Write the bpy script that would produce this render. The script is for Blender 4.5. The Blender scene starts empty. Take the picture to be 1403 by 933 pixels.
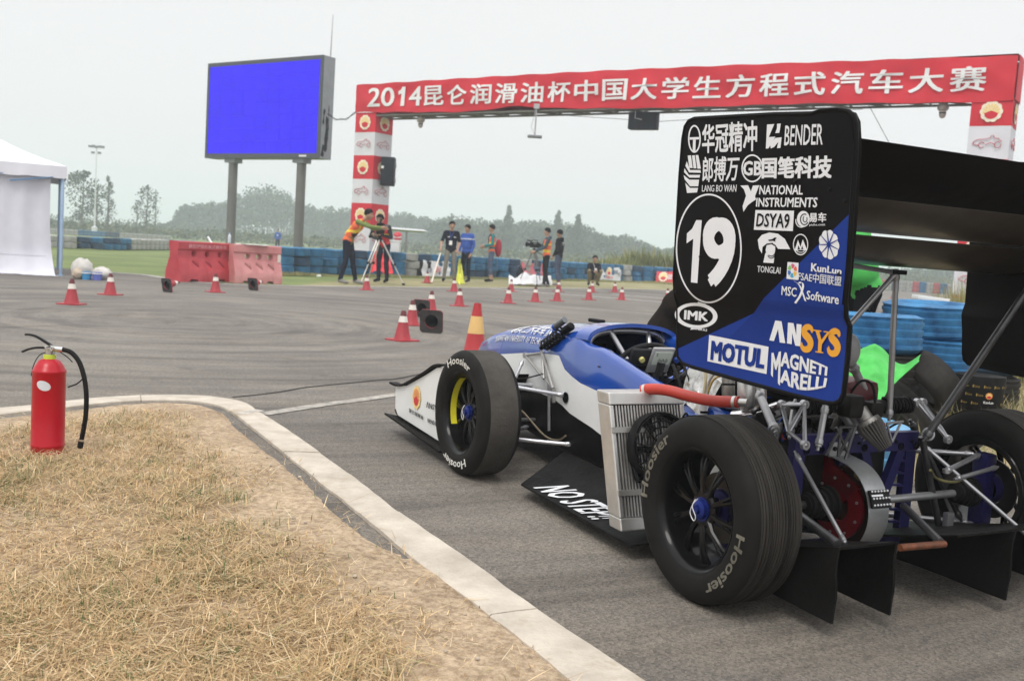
import bpy, bmesh, math, random
import numpy as np
from mathutils import Vector, Matrix, noise
random.seed(7); RNG = np.random.default_rng(7)
R = math.radians
sc = bpy.context.scene
COL = sc.collection
# ---------------------------------------------------------------- camera
cd = bpy.data.cameras.new('camera'); cam = bpy.data.objects.new('camera', cd); COL.objects.link(cam)
FPX, CH, PITCH, ROLL = 1365.0, .94, R(5.0), R(3.65)
fw = np.array([0, math.cos(PITCH), -math.sin(PITCH)]); rt = np.array([1., 0, 0]); up = np.cross(rt, fw)
RT = rt*math.cos(ROLL) + up*math.sin(ROLL); UP = -rt*math.sin(ROLL) + up*math.cos(ROLL)
CO = np.array([0, 0, CH])
m = Matrix([[RT[i], UP[i], -fw[i], CO[i]] for i in range(3)] + [[0, 0, 0, 1]])
cam.matrix_world = m
cd.sensor_width = 36; cd.lens = FPX/1403*36; cd.clip_start = .05; cd.clip_end = 6000
cd.dof.use_dof = True; cd.dof.focus_distance = 3.1; cd.dof.aperture_fstop = 7.0
sc.camera = cam
# ---------------------------------------------------------------- sky, sun, exposure
SUN_EL, SUN_AZ = R(58), R(200)      # azimuth clockwise from +Y
w = bpy.data.worlds.new('World'); sc.world = w; w.use_nodes = True
nt = w.node_tree; nt.nodes.clear()
out = nt.nodes.new('ShaderNodeOutputWorld'); bg = nt.nodes.new('ShaderNodeBackground'); bg.inputs[1].default_value = .1
sky = nt.nodes.new('ShaderNodeTexSky'); sky.sky_type = 'NISHITA'; sky.sun_disc = False
sky.sun_elevation = SUN_EL; sky.sun_rotation = SUN_AZ; sky.dust_density = 6; sky.air_density = 1.5
tc = nt.nodes.new('ShaderNodeTexCoord'); sx = nt.nodes.new('ShaderNodeSeparateXYZ')
rp = nt.nodes.new('ShaderNodeValToRGB')      # overcast: brighter towards the zenith
rp.color_ramp.elements[0].position = 0; rp.color_ramp.elements[0].color = (.50, .496, .50, 1)
rp.color_ramp.elements[1].position = 1.0; rp.color_ramp.elements[1].color = (1., 1., 1., 1)
e_ = rp.color_ramp.elements.new(.3); e_.color = (.512, .507, .507, 1)
scl = nt.nodes.new('ShaderNodeVectorMath'); scl.operation = 'SCALE'; scl.inputs[3].default_value = 16.8
mx = nt.nodes.new('ShaderNodeMix'); mx.data_type = 'RGBA'; mx.inputs[0].default_value = .93
nt.links.new(tc.outputs['Generated'], sx.inputs[0]); nt.links.new(sx.outputs[2], rp.inputs[0])
nt.links.new(rp.outputs[0], scl.inputs[0]); nt.links.new(sky.outputs[0], mx.inputs[6]); nt.links.new(scl.outputs[0], mx.inputs[7])
nt.links.new(mx.outputs[2], bg.inputs[0]); nt.links.new(bg.outputs[0], out.inputs[0])
ld = bpy.data.lights.new('sun', 'SUN'); ld.energy = 1.5; ld.angle = R(25); ld.color = (1, .965, .91)
sun = bpy.data.objects.new('sun', ld); COL.objects.link(sun)
sd = Vector((math.sin(SUN_AZ)*math.cos(SUN_EL), math.cos(SUN_AZ)*math.cos(SUN_EL), math.sin(SUN_EL)))
sun.rotation_euler = sd.to_track_quat('Z', 'Y').to_euler()
sc.view_settings.view_transform = 'Standard'; sc.view_settings.look = 'None'
sc.view_settings.exposure = .2; sc.view_settings.gamma = 1
sc.cycles.max_bounces = 6; sc.cycles.transparent_max_bounces = 8; sc.cycles.volume_bounces = 2
sc.cycles.use_denoising = True

# ---------------------------------------------------------------- surveying helpers: sight line -> point on a real plane
def ray(px, py): return CO, fw + RT*(px-701.5)/FPX - UP*(py-466.5)/FPX
def G(px, py, z=0.0):
    o, d = ray(px, py); return Vector(o + d*(z-o[2])/d[2])
def D(px, py, Y):
    o, d = ray(px, py); return Vector(o + d*(Y-o[1])/d[1])
def PL(px, py, p, n):
    o, d = ray(px, py); p = np.array(p); n = np.array(n); return Vector(o + d*((p-o)@n)/(d@n))
CYAW = R(117.1)
CF = np.array([math.cos(CYAW), math.sin(CYAW), 0]); CL = np.array([-math.sin(CYAW), math.cos(CYAW), 0])
CORG = np.array([.6045, 2.761, 0]) - CL*.5815
def K(px, py, ax, v):               # car frame: x forward, y left, z up, origin under the rear axle
    o, d = ray(px, py); n = (CF, CL, np.array([0, 0, 1.]))[ax]; q = o - CORG
    p = o + d*(v-q@n)/(d@n) - CORG
    return Vector((p@CF, p@CL, p[2]))

# ---------------------------------------------------------------- materials
MATS = {}
def mat(name, c, rough=.6, metal=0., var=.12, vs=6., bump=0., bs=60., coat=0., emis=0., c2=None, spec=None, stretch=None):
    if name in MATS: return MATS[name]
    M = bpy.data.materials.new(name); M.use_nodes = True; n = M.node_tree; b = n.nodes['Principled BSDF']; L = n.links.new
    if max(c) <= .05 and not emis: c = tuple(x*.58 for x in c); c2 = tuple(x*.7 for x in c2) if c2 else None
    b.inputs['Roughness'].default_value = rough; b.inputs['Metallic'].default_value = metal
    if coat: b.inputs['Coat Weight'].default_value = coat; b.inputs['Coat Roughness'].default_value = .08
    t = n.nodes.new('ShaderNodeTexCoord')
    nz = n.nodes.new('ShaderNodeTexNoise'); nz.inputs['Scale'].default_value = vs; nz.inputs['Detail'].default_value = 6; nz.inputs['Roughness'].default_value = .65
    if stretch:
        mp = n.nodes.new('ShaderNodeMapping'); mp.inputs['Scale'].default_value = stretch; L(t.outputs['Object'], mp.inputs[0]); L(mp.outputs[0], nz.inputs['Vector'])
    else: L(t.outputs['Object'], nz.inputs['Vector'])
    r = n.nodes.new('ShaderNodeValToRGB'); r.color_ramp.elements[0].position = .3; r.color_ramp.elements[1].position = .7
    a = [min(1, x*(1-var)) for x in c]; bb = c2 if c2 else [min(1, x*(1+var)) for x in c]
    r.color_ramp.elements[0].color = (*a, 1); r.color_ramp.elements[1].color = (*bb, 1)
    L(nz.outputs['Fac'], r.inputs[0]); L(r.outputs[0], b.inputs['Base Color'])
    mr = n.nodes.new('ShaderNodeMapRange'); mr.inputs[3].default_value = max(0, rough-.08); mr.inputs[4].default_value = min(1, rough+.1)
    n2 = n.nodes.new('ShaderNodeTexNoise'); n2.inputs['Scale'].default_value = vs*3.1; n2.inputs['Detail'].default_value = 5
    L(t.outputs['Object'], n2.inputs['Vector']); L(n2.outputs['Fac'], mr.inputs[0]); L(mr.outputs[0], b.inputs['Roughness'])
    if bump:
        n3 = n.nodes.new('ShaderNodeTexNoise'); n3.inputs['Scale'].default_value = bs; n3.inputs['Detail'].default_value = 4
        bp = n.nodes.new('ShaderNodeBump'); bp.inputs['Strength'].default_value = min(1, bump); bp.inputs['Distance'].default_value = .01
        L(t.outputs['Object'], n3.inputs['Vector']); L(n3.outputs['Fac'], bp.inputs['Height']); L(bp.outputs[0], b.inputs['Normal'])
    if emis:
        L(r.outputs[0], b.inputs['Emission Color']); b.inputs['Emission Strength'].default_value = emis
    if spec is None: spec = .5 if max(c) > .07 else .09
    b.inputs['Specular IOR Level'].default_value = spec
    MATS[name] = M; return M
def vcol_mat(name, rough=.9, tl=0.25):
    if name in MATS: return MATS[name]
    M = bpy.data.materials.new(name); M.use_nodes = True; n = M.node_tree; b = n.nodes['Principled BSDF']; b.inputs['Roughness'].default_value = rough
    a = n.nodes.new('ShaderNodeAttribute'); a.attribute_name = 'Col'
    n.links.new(a.outputs['Color'], b.inputs['Base Color'])
    if tl:
        tr = n.nodes.new('ShaderNodeBsdfTranslucent'); mxs = n.nodes.new('ShaderNodeMixShader'); mxs.inputs[0].default_value = tl
        n.links.new(a.outputs['Color'], tr.inputs[0]); n.links.new(b.outputs[0], mxs.inputs[1]); n.links.new(tr.outputs[0], mxs.inputs[2])
        n.links.new(mxs.outputs[0], n.nodes['Material Output'].inputs[0])
    MATS[name] = M; return M

# ---------------------------------------------------------------- mesh helpers
V = Vector
class MB:
    def __init__(s): s.v = []; s.f = []; s.m = []
    def add(s, vs, fs, m=0):
        o = len(s.v); s.v += [tuple(p) for p in vs]; s.f += [tuple(i+o for i in f) for f in fs]; s.m += [m]*len(fs); return s
    def box(s, c, d, rot=None, m=0, bev=0.0):
        hx, hy, hz = d[0]/2, d[1]/2, d[2]/2; c = V(c)
        if bev <= 0:
            P = [V((x*hx, y*hy, z*hz)) for x in (-1, 1) for y in (-1, 1) for z in (-1, 1)]
            F = [(0, 1, 3, 2), (4, 6, 7, 5), (0, 4, 5, 1), (2, 3, 7, 6), (0, 2, 6, 4), (1, 5, 7, 3)]
        else:
            bm = bmesh.new(); bmesh.ops.create_cube(bm, size=1)
            for v in bm.verts: v.co = V((v.co.x*d[0], v.co.y*d[1], v.co.z*d[2]))
            bmesh.ops.bevel(bm, geom=list(bm.edges), offset=bev, segments=2, affect='EDGES', profile=.6)
            P = [v.co.copy() for v in bm.verts]; F = [[v.index for v in f.verts] for f in bm.faces]; bm.free()
        if rot is not None: P = [rot @ p for p in P]
        return s.add([p+c for p in P], F, m)
    def tube(s, pts, r, n=8, m=0, caps=True, sx=1.0):
        pts = [V(p) for p in pts]; k = len(pts); rr = r if isinstance(r, (list, tuple)) else [r]*k
        vs = []; fs = []; ref = None
        for i, p in enumerate(pts):
            t = (pts[min(i+1, k-1)]-pts[max(i-1, 0)]).normalized()
            if ref is None:
                ref = V((0, 0, 1)) if abs(t.z) < .9 else V((1, 0, 0))
            a = (ref - t*ref.dot(t)).normalized(); ref = a; b = t.cross(a)
            for j in range(n):
                th = 2*math.pi*j/n; vs.append(p + a*math.cos(th)*rr[i] + b*math.sin(th)*rr[i]*sx)
        for i in range(k-1):
            for j in range(n): fs.append((i*n+j, i*n+(j+1) % n, (i+1)*n+(j+1) % n, (i+1)*n+j))
        if caps: fs.append(tuple(range(n-1, -1, -1))); fs.append(tuple((k-1)*n+j for j in range(n)))
        return s.add(vs, fs, m)
    def lathe(s, prof, o=(0, 0, 0), axis=(0, 0, 1), n=24, m=0, closed=False, a0=0, a1=2*math.pi, mats=None):
        o = V(o); ax = V(axis).normalized(); a = (V((1, 0, 0)) if abs(ax.x) < .8 else V((0, 0, 1))); a = (a-ax*a.dot(ax)).normalized(); b = ax.cross(a)
        full = abs(a1-a0-2*math.pi) < 1e-6; N = n if full else n+1; vs = []; k = len(prof)
        for r, h in prof:
            for j in range(N):
                th = a0+(a1-a0)*j/n; vs.append(o+ax*h+(a*math.cos(th)+b*math.sin(th))*r)
        rng = range(k if closed else k-1)
        for i in rng:
            i2 = (i+1) % k; fs = []
            for j in range(n): j2 = (j+1) % N; fs.append((i*N+j, i*N+j2, i2*N+j2, i2*N+j))
            if i == 0: base = len(s.v); s.v += [tuple(p) for p in vs]
            s.f += [tuple(q+base for q in f) for f in fs]; s.m += [mats[i] if mats else m]*len(fs)
        return s
    def prism(s, poly, n, t, m=0):      # poly: 3-D outline, extruded by n*t
        k = len(poly); n = V(n)*t; P = [V(p) for p in poly]
        F = [tuple(range(k-1, -1, -1)), tuple(range(k, 2*k))] + [(i, (i+1) % k, k+(i+1) % k, k+i) for i in range(k)]
        return s.add(P+[p+n for p in P], F, m)
    def grid(s, rows, m=0, thick=None, flip=False):
        a = len(rows); b = len(rows[0]); vs = [V(p) for r in rows for p in r]
        fs = [(i*b+j, i*b+j+1, (i+1)*b+j+1, (i+1)*b+j) for i in range(a-1) for j in range(b-1)]
        if flip: fs = [f[::-1] for f in fs]
        if thick is None: return s.add(vs, fs, m)
        t = V(thick); o = len(vs); vs = vs+[p+t for p in vs]; fs = fs+[tuple(q+o for q in f[::-1]) for f in fs]
        edge = [i for i in range(b)]+[i*b+b-1 for i in range(1, a)]+[(a-1)*b+j for j in range(b-2, -1, -1)]+[i*b for i in range(a-2, 0, -1)]
        fs += [(edge[i], edge[(i+1) % len(edge)], edge[(i+1) % len(edge)]+o, edge[i]+o) for i in range(len(edge))]
        return s.add(vs, fs, m)
    def sphere(s, c, r, n=12, k=8, m=0, sc=(1, 1, 1)):
        c = V(c); pr = [(max(1e-4, math.sin(math.pi*i/k))*r, -math.cos(math.pi*i/k)*r) for i in range(k+1)]
        b = len(s.v); s.lathe(pr, (0, 0, 0), (0, 0, 1), n, m)
        for i in range(b, len(s.v)): p = s.v[i]; s.v[i] = (p[0]*sc[0]+c.x, p[1]*sc[1]+c.y, p[2]*sc[2]+c.z)
        return s
    def mesh(s, name, mats, smooth=38):
        me = bpy.data.meshes.new(name); me.from_pydata([tuple(v) for v in s.v], [], s.f)
        for M in (mats if isinstance(mats, (list, tuple)) else [mats]): me.materials.append(M)
        me.polygons.foreach_set('material_index', s.m)
        bm = bmesh.new(); bm.from_mesh(me); bmesh.ops.remove_doubles(bm, verts=bm.verts, dist=1e-5)
        bmesh.ops.recalc_face_normals(bm, faces=bm.faces); bm.to_mesh(me); bm.free()
        if smooth:
            me.polygons.foreach_set('use_smooth', [True]*len(me.polygons))
            me.set_sharp_from_angle(angle=R(smooth))
        me.update(); return me
    def obj(s, name, mats, parent=None, smooth=38, loc=None, **kw):
        o = bpy.data.objects.new(name, s.mesh(name, mats, smooth)); COL.objects.link(o)
        if parent: o.parent = parent
        if loc is not None: o.location = loc
        for k, v in kw.items(): o[k] = v
        return o
def thing(name, label, cat, loc=(0, 0, 0), rz=0., group=None):
    o = bpy.data.objects.new(name, None); COL.objects.link(o); o.location = loc; o.rotation_euler = (0, 0, rz); o.empty_display_size = .1
    o['label'] = label; o['category'] = cat
    if group: o['group'] = group
    return o
def dup(src, loc, rot, label, group=None):
    r = src.copy(); COL.objects.link(r); r.location = loc; r.rotation_euler = rot; r['label'] = label
    if group: r['group'] = group
    for ch in list(src.children):
        c = ch.copy(); COL.objects.link(c); c.parent = r
        for g in ch.children:
            d = g.copy(); COL.objects.link(d); d.parent = c
    return r
def arc(c, a, b, a0, a1, n): # ellipse points around c with axis vectors a, b
    return [V(c)+V(a)*math.cos(a0+(a1-a0)*i/n)+V(b)*math.sin(a0+(a1-a0)*i/n) for i in range(n+1)]
def spline(pts, k=6):
    P = [V(p) for p in pts]; P = [2*P[0]-P[1]]+P+[2*P[-1]-P[-2]]; o = []
    for i in range(1, len(P)-2):
        for j in range(k):
            t = j/k; a, b, c, d = P[i-1:i+3]
            o.append(.5*((2*b)+(c-a)*t+(2*a-5*b+4*c-d)*t*t+(3*b-a-3*c+d)*t**3))
    return o+[P[-2]]
# lettering: glyph outlines of the built-in font, as flat faces mapped by f(u, v), u, v in 0..1 of the text's own box
_tc = {}
def glyphs(body, bold=0., res=2):
    key = (body, bold, res)
    if key in _tc: return _tc[key]
    c = bpy.data.curves.new('t', 'FONT'); c.body = body; c.offset = bold; c.resolution_u = res; c.fill_mode = 'FRONT'
    o = bpy.data.objects.new('t', c); COL.objects.link(o); dg = bpy.context.evaluated_depsgraph_get()
    me = o.evaluated_get(dg).to_mesh(); vs = [v.co.copy() for v in me.vertices]; fs = [tuple(p.vertices) for p in me.polygons]
    o.evaluated_get(dg).to_mesh_clear(); bpy.data.objects.remove(o); bpy.data.curves.remove(c)
    x0 = min(v.x for v in vs); x1 = max(v.x for v in vs); y0 = min(v.y for v in vs); y1 = max(v.y for v in vs)
    _tc[key] = ([((v.x-x0)/(x1-x0), (v.y-y0)/(y1-y0)) for v in vs], fs, (x1-x0)/(y1-y0)); return _tc[key]
def letter(mb, body, f, bold=0., m=0, res=2, lift=None):
    uv, fs, asp = glyphs(body, 0., res) if body != '1' else ([(.48, 0), (1, 0), (1, 1), (.62, 1), (.36, .86), (0, .78), (0, .62), (.48, .70)], [(0, 1, 2, 3), (0, 3, 4, 7), (4, 5, 6, 7)], .45)
    c = f(.5, .5); n = (f(.6, .5)-c).cross(f(.5, .6)-c).normalized(); n = n if lift is None else V(lift).normalized()
    if n.dot(V(lift) if lift is not None else n) < 0: n = -n
    sh = [(0, 0)]+([(i, j) for i in (-1, 1) for j in (-.6, .6)] if bold else [])
    for k, (i, j) in enumerate(sh):
        mb.add([f(u+i*bold/asp, v+j*bold)+n*k*.00025 for u, v in uv], fs, m)
    return mb
def quadmap(TL, TR, BR, BL, bulge_t=0., bulge_b=0.):
    TL, TR, BR, BL = map(V, (TL, TR, BR, BL)); H = (TL-BL)
    def f(u, v):
        t = TL.lerp(TR, u)+H*bulge_t*math.sin(math.pi*u); b = BL.lerp(BR, u)+H*bulge_b*math.sin(math.pi*u); return b.lerp(t, v)
    return f
M_white = mat('white_paint', (.8, .8, .8), .45, var=.03)
M_black = mat('black_rubber', (.022, .021, .021), .62, var=.3, vs=9, bump=.15, bs=90)
M_red = mat('red_paint', (.55, .02, .03), .35)
M_steel = mat('bare_steel', (.33, .33, .34), .32, .9, var=.2, vs=18)
M_alu = mat('raw_aluminium', (.62, .61, .59), .35, .85, var=.12, vs=14)
M_blackmetal = mat('black_metal', (.025, .025, .027), .45, .2, var=.3)
# ================================================================ ground, road, kerb
def asphalt_mat():
    M = bpy.data.materials.new('asphalt'); M.use_nodes = True; n = M.node_tree; L = n.links.new; b = n.nodes['Principled BSDF']
    t = n.nodes.new('ShaderNodeTexCoord'); b.inputs['Roughness'].default_value = .85; b.inputs['Specular IOR Level'].default_value = .35
    def nz(s, d, r=.6, vec=None):
        k = n.nodes.new('ShaderNodeTexNoise'); k.inputs['Scale'].default_value = s; k.inputs['Detail'].default_value = d; k.inputs['Roughness'].default_value = r
        L(vec or t.outputs['Object'], k.inputs['Vector']); return k.outputs['Fac']
    def ramp(f, p0, c0, p1, c1):
        r = n.nodes.new('ShaderNodeValToRGB'); r.color_ramp.elements[0].position = p0; r.color_ramp.elements[1].position = p1
        r.color_ramp.elements[0].color = (*c0, 1); r.color_ramp.elements[1].color = (*c1, 1); L(f, r.inputs[0]); return r.outputs[0]
    def mul(a, b_, f=1.):
        k = n.nodes.new('ShaderNodeMix'); k.data_type = 'RGBA'; k.blend_type = 'MULTIPLY'; k.inputs[0].default_value = f; L(a, k.inputs[6]); L(b_, k.inputs[7]); return k.outputs[2]
    base = ramp(nz(.45, 8), .28, (.116, .108, .101), .74, (.212, .199, .182))
    vo = n.nodes.new('ShaderNodeTexVoronoi'); vo.inputs['Scale'].default_value = 150; L(t.outputs['Object'], vo.inputs['Vector'])
    stones = ramp(vo.outputs['Color'], .1, (.64, .64, .65), .9, (1.42, 1.39, 1.34))
    fine = ramp(nz(320, 3), .35, (.72, .72, .72), .68, (1.27, 1.26, 1.23))
    col = mul(mul(base, stones), fine)
    # tyre marks laid in circles round the manoeuvring area
    mp = n.nodes.new('ShaderNodeVectorMath'); mp.operation = 'SUBTRACT'; mp.inputs[1].default_value = (-3.6, 10.6, 0); L(t.outputs['Object'], mp.inputs[0])
    ln = n.nodes.new('ShaderNodeVectorMath'); ln.operation = 'LENGTH'; L(mp.outputs[0], ln.inputs[0])
    cb = n.nodes.new('ShaderNodeCombineXYZ'); L(ln.outputs['Value'], cb.inputs[0])
    sp = n.nodes.new('ShaderNodeSeparateXYZ'); L(mp.outputs[0], sp.inputs[0]); at = n.nodes.new('ShaderNodeMath'); at.operation = 'ARCTAN2'; L(sp.outputs[1], at.inputs[0]); L(sp.outputs[0], at.inputs[1])
    a2 = n.nodes.new('ShaderNodeMath'); a2.operation = 'MULTIPLY'; a2.inputs[1].default_value = .35; L(at.outputs[0], a2.inputs[0]); L(a2.outputs[0], cb.inputs[1])
    marks = ramp(nz(3.2, 5, .7, cb.outputs[0]), .36, (.60, .59, .60), .56, (1.06, 1.06, 1.06))
    col = mul(col, marks, .9)
    cb2 = n.nodes.new('ShaderNodeMapping'); cb2.inputs['Rotation'].default_value = (0, 0, .3); cb2.inputs['Scale'].default_value = (.25, 2.2, 1); L(t.outputs['Object'], cb2.inputs[0])
    dust = ramp(nz(1.3, 6, .65, cb2.outputs[0]), .45, (1, 1, 1), .75, (1.45, 1.38, 1.25))
    col = mul(col, dust, .55)
    so = n.nodes.new('ShaderNodeSeparateXYZ'); L(t.outputs['Object'], so.inputs[0]); my = n.nodes.new('ShaderNodeMapRange'); my.inputs[1].default_value = 2.5; my.inputs[2].default_value = 8; L(so.outputs[1], my.inputs[0])
    col = mul(col, ramp(my.outputs[0], 0, (.93, .905, .875), 1, (1.06, 1.06, 1.06)))        # the paddock surface beyond is dustier
    oil = ramp(nz(2.1, 4, .75), .30, (.62, .61, .60), .40, (1, 1, 1)); col = mul(col, oil, .8)
    L(col, b.inputs['Base Color'])
    bp = n.nodes.new('ShaderNodeBump'); bp.inputs['Strength'].default_value = .6; bp.inputs['Distance'].default_value = .004
    L(vo.outputs['Distance'], bp.inputs['Height']); L(bp.outputs[0], b.inputs['Normal'])
    return M
M_asph = asphalt_mat()
def ring_poly(name, pts, z, M):
    bm = bmesh.new(); f = bm.faces.new([bm.verts.new((p[0], p[1], z)) for p in pts]); bmesh.ops.triangulate(bm, faces=[f])
    bmesh.ops.recalc_face_normals(bm, faces=bm.faces); me = bpy.data.meshes.new(name)
    if bm.faces and sum(q.normal.z for q in bm.faces) < 0: bmesh.ops.reverse_faces(bm, faces=bm.faces)
    bm.to_mesh(me); bm.free(); me.materials.append(M); o = bpy.data.objects.new(name, me); COL.objects.link(o); o['kind'] = 'structure'; return o
M_field = mat('field_grass', (.10, .155, .035), .95, var=.25, vs=.35, bump=.5, bs=6, c2=(.20, .24, .07))
M_verge = mat('verge_grass', (.17, .17, .07), .95, vs=.9, c2=(.33, .29, .15), bump=.5, bs=12)
ring_poly('ground', [(-2500, -60), (2500, -60), (2500, 3500), (-2500, 3500)], -.03, M_field)
edge = [G(-200, 366), G(130, 371), G(200, 376), G(235, 381), G(300, 388), G(400, 391), G(480, 392), G(560, 393), G(660, 394), G(740, 394.5), G(800, 395), G(870, 396), G(930, 397.5)]
far_e = [V((9, 41, 0)), V((16, 54, 0)), V((27, 71, 0)), V((45, 92, 0)), V((90, 120, 0)), V((120, 60, 0)), V((60, -20, 0)), V((-60, -20, 0)), V((-60, 30, 0)), V((-26, 24.5, 0))]
edge = edge[1:]
ring_poly('asphalt', [(p.x, p.y) for p in edge+far_e], 0, M_asph)
wall_line = [G(385, 375.5), G(455, 376.5), G(520, 377.5), G(570, 378.5), G(650, 380), G(700, 381.5), G(760, 383), G(830, 384.5), G(880, 386.5), G(935, 389.5)]
off = V((.6, 1.6, 0))
ring_poly('verge', [(p.x, p.y) for p in edge[4:]]+[(p.x+2.0, p.y+1.2) for p in reversed(wall_line)], -.012, M_verge)
M_line = mat('road_paint', (.42, .41, .39), .8, var=.25, vs=6, c2=(.62, .61, .58), bump=.3, bs=60)
M_oldline = mat('worn_road_paint', (.24, .22, .2), .85, var=.3, vs=14, c2=(.5, .47, .42), bump=.3, bs=60)
def stripe(name, px, w, z, M, worldpts=None):
    p = worldpts or [G(*q) for q in px]; p = spline(p, 4); mb = MB(); rows = []
    for i, q in enumerate(p):
        t = (p[min(i+1, len(p)-1)]-p[max(i-1, 0)]).normalized(); n_ = V((-t.y, t.x, 0))*w/2; rows.append([q+n_+V((0, 0, z)), q-n_+V((0, 0, z))])
    o = mb.grid(rows, flip=True).obj(name, M, smooth=0); o['kind'] = 'structure'; return o
stripe('road_edge_line', None, .13, .004, M_line, worldpts=[p*1.0 - V((0, .25, 0)) for p in edge])
stripe('painted_line', [(671, 395.6), (740, 401), (830, 407.8), (917, 415), (1000, 422)], .22, .004, M_line)
stripe('painted_line', [(837, 403), (880, 406.5), (921, 410), (1000, 417)], .2, .004, M_line)
stripe('painted_line', [(789, 422), (835, 425.5), (880, 429.5), (960, 437)], .1, .004, M_oldline)
stripe('painted_line', [(360, 568), (410, 560), (450, 554), (500, 547.5), (545, 541), (600, 534), (680, 524), (760, 515), (860, 503)], .085, .004, M_oldline)
KZ0 = .016
M_crack = mat('tar_seam', (.03, .028, .027), .8)
stripe('painted_line', [(328, 571), (343, 568.3), (357, 566)], .06, KZ0+.002, mat('faded_kerb_line', (.36, .33, .29), .9, var=.2, vs=20, c2=(.55, .51, .46)))
stripe('tar_seam', [(318, 544.5), (350, 541.5), (385, 537), (420, 531), (470, 526), (520, 521), (545, 519), (600, 509), (680, 503), (760, 492)], .018, .003, M_crack)
stripe('tar_seam', [(0, 449), (120, 446), (240, 452)], .012, .003, M_crack)
# kerb
KO = [(-60, 562), (0, 557.5), (42, 554), (88, 548.5), (140, 543.5), (200, 540.3), (260, 540.3), (294, 542.5), (335, 550), (359, 565), (398, 590), (447, 624), (495, 658), (550, 700.6), (642, 763), (721, 820), (792, 868), (892, 933), (990, 1000), (1100, 1080)]
KI = [(-60, 572), (0, 566.6), (42, 561.5), (88, 557), (140, 551), (200, 547), (245, 547), (272, 549), (296, 553), (316, 562), (345, 584), (395, 623), (442, 661), (492, 700), (576, 770), (655, 828), (721, 879), (810, 952), (905, 1025), (1010, 1110)]
KZ = .016
ko = spline([G(*p, KZ) for p in KO], 8); ki = spline([G(*p, KZ) for p in KI], 8)
def kerb_mat():
    M = mat('kerb_concrete', (.44, .385, .32), .85, var=.12, vs=6, c2=(.60, .54, .46), bump=.35, bs=70); n = M.node_tree; L = n.links.new
    b = n.nodes['Principled BSDF']; src = b.inputs['Base Color'].links[0].from_socket
    k = n.nodes.new('ShaderNodeTexNoise'); k.inputs['Scale'].default_value = 2.6; k.inputs['Detail'].default_value = 9; k.inputs['Roughness'].default_value = .75
    t = n.nodes['Texture Coordinate']; L(t.outputs['Object'], k.inputs['Vector'])
    r = n.nodes.new('ShaderNodeValToRGB'); r.color_ramp.elements[0].position = .56; r.color_ramp.elements[1].position = .72; L(k.outputs['Fac'], r.inputs[0])
    mxx = n.nodes.new('ShaderNodeMix'); mxx.data_type = 'RGBA'; L(r.outputs[0], mxx.inputs[0]); L(src, mxx.inputs[6]); mxx.inputs[7].default_value = (.34, .27, .19, 1); L(mxx.outputs[2], b.inputs['Base Color'])
    return M
M_kerb = kerb_mat()
kerb = bpy.data.objects.new('kerb', None); COL.objects.link(kerb); kerb['kind'] = 'structure'
acc = 0; start = 0; cuts = [0]
for i in range(1, len(ko)):
    acc += (ko[i]-ko[i-1]).length
    if acc > .98: cuts.append(i); acc = 0
cuts.append(len(ko)-1)
for a, b_ in zip(cuts[:-1], cuts[1:]):
    if b_-a < 1: continue
    o_ = [p.copy() for p in ko[a:b_+1]]; i_ = [p.copy() for p in ki[a:b_+1]]
    for L_ in (o_, i_):
        d0 = (L_[1]-L_[0]).normalized()*.0022; L_[0] += d0; d1 = (L_[-1]-L_[-2]).normalized()*.0022; L_[-1] -= d1
    jj = random.uniform(-.0025, .0025); mb = MB(); rows = []
    # fill short stretches so that the chipped edges read
    oo = []; ii = []
    for q in range(len(o_)-1):
        for s_ in range(4): oo.append(o_[q].lerp(o_[q+1], s_/4)); ii.append(i_[q].lerp(i_[q+1], s_/4))
    oo.append(o_[-1]); ii.append(i_[-1])
    for po, pi in zip(oo, ii):
        d = (pi-po).normalized(); n1 = noise.noise(po*9)*.004; n2 = noise.noise(pi*9+V((3, 0, 0)))*.005; zz = V((0, 0, jj))
        po = po+d*(.002+n1)+zz; pi = pi+d*n2+zz; e = V((0, 0, .004)); dn = V((0, 0, .06))
        rows.append([po-dn, po-e, po+d*.006, po.lerp(pi, .5)+V((0, 0, .001)), pi-d*.006, pi-e, pi-dn])
    mb.grid(rows); k = len(rows[0])
    mb.f.append(tuple(range(k))); mb.m.append(0); mb.f.append(tuple(range((len(rows)-1)*k, len(rows)*k))); mb.m.append(0)
    mb.obj('kerb_stone', M_kerb, kerb, smooth=30)
# dry lawn inside the kerb
poly_in = [(p.x, p.y) for p in ki]
lawn_poly = poly_in + [(1.9, .3), (1.2, -1.0), (-9, -1.0), (-9, poly_in[0][1])]
LP = np.array(lawn_poly)
def inside(x, y):
    c = np.zeros(len(x), bool); n_ = len(LP)
    for i in range(n_):
        x1, y1 = LP[i]; x2, y2 = LP[(i+1) % n_]
        if y1 == y2: continue
        k = ((y1 > y) != (y2 > y)) & (x < (x2-x1)*(y-y1)/(y2-y1)+x1); c ^= k
    return c
KI_np = np.array(poly_in)
def edge_dist(x, y):
    d = np.full(len(x), 9.)
    for i in range(len(KI_np)-1):
        a = KI_np[i]; b = KI_np[i+1]; ab = b-a; t = np.clip(((x-a[0])*ab[0]+(y-a[1])*ab[1])/(ab@ab+1e-9), 0, 1)
        d = np.minimum(d, np.hypot(x-a[0]-t*ab[0], y-a[1]-t*ab[1]))
    return d
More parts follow.
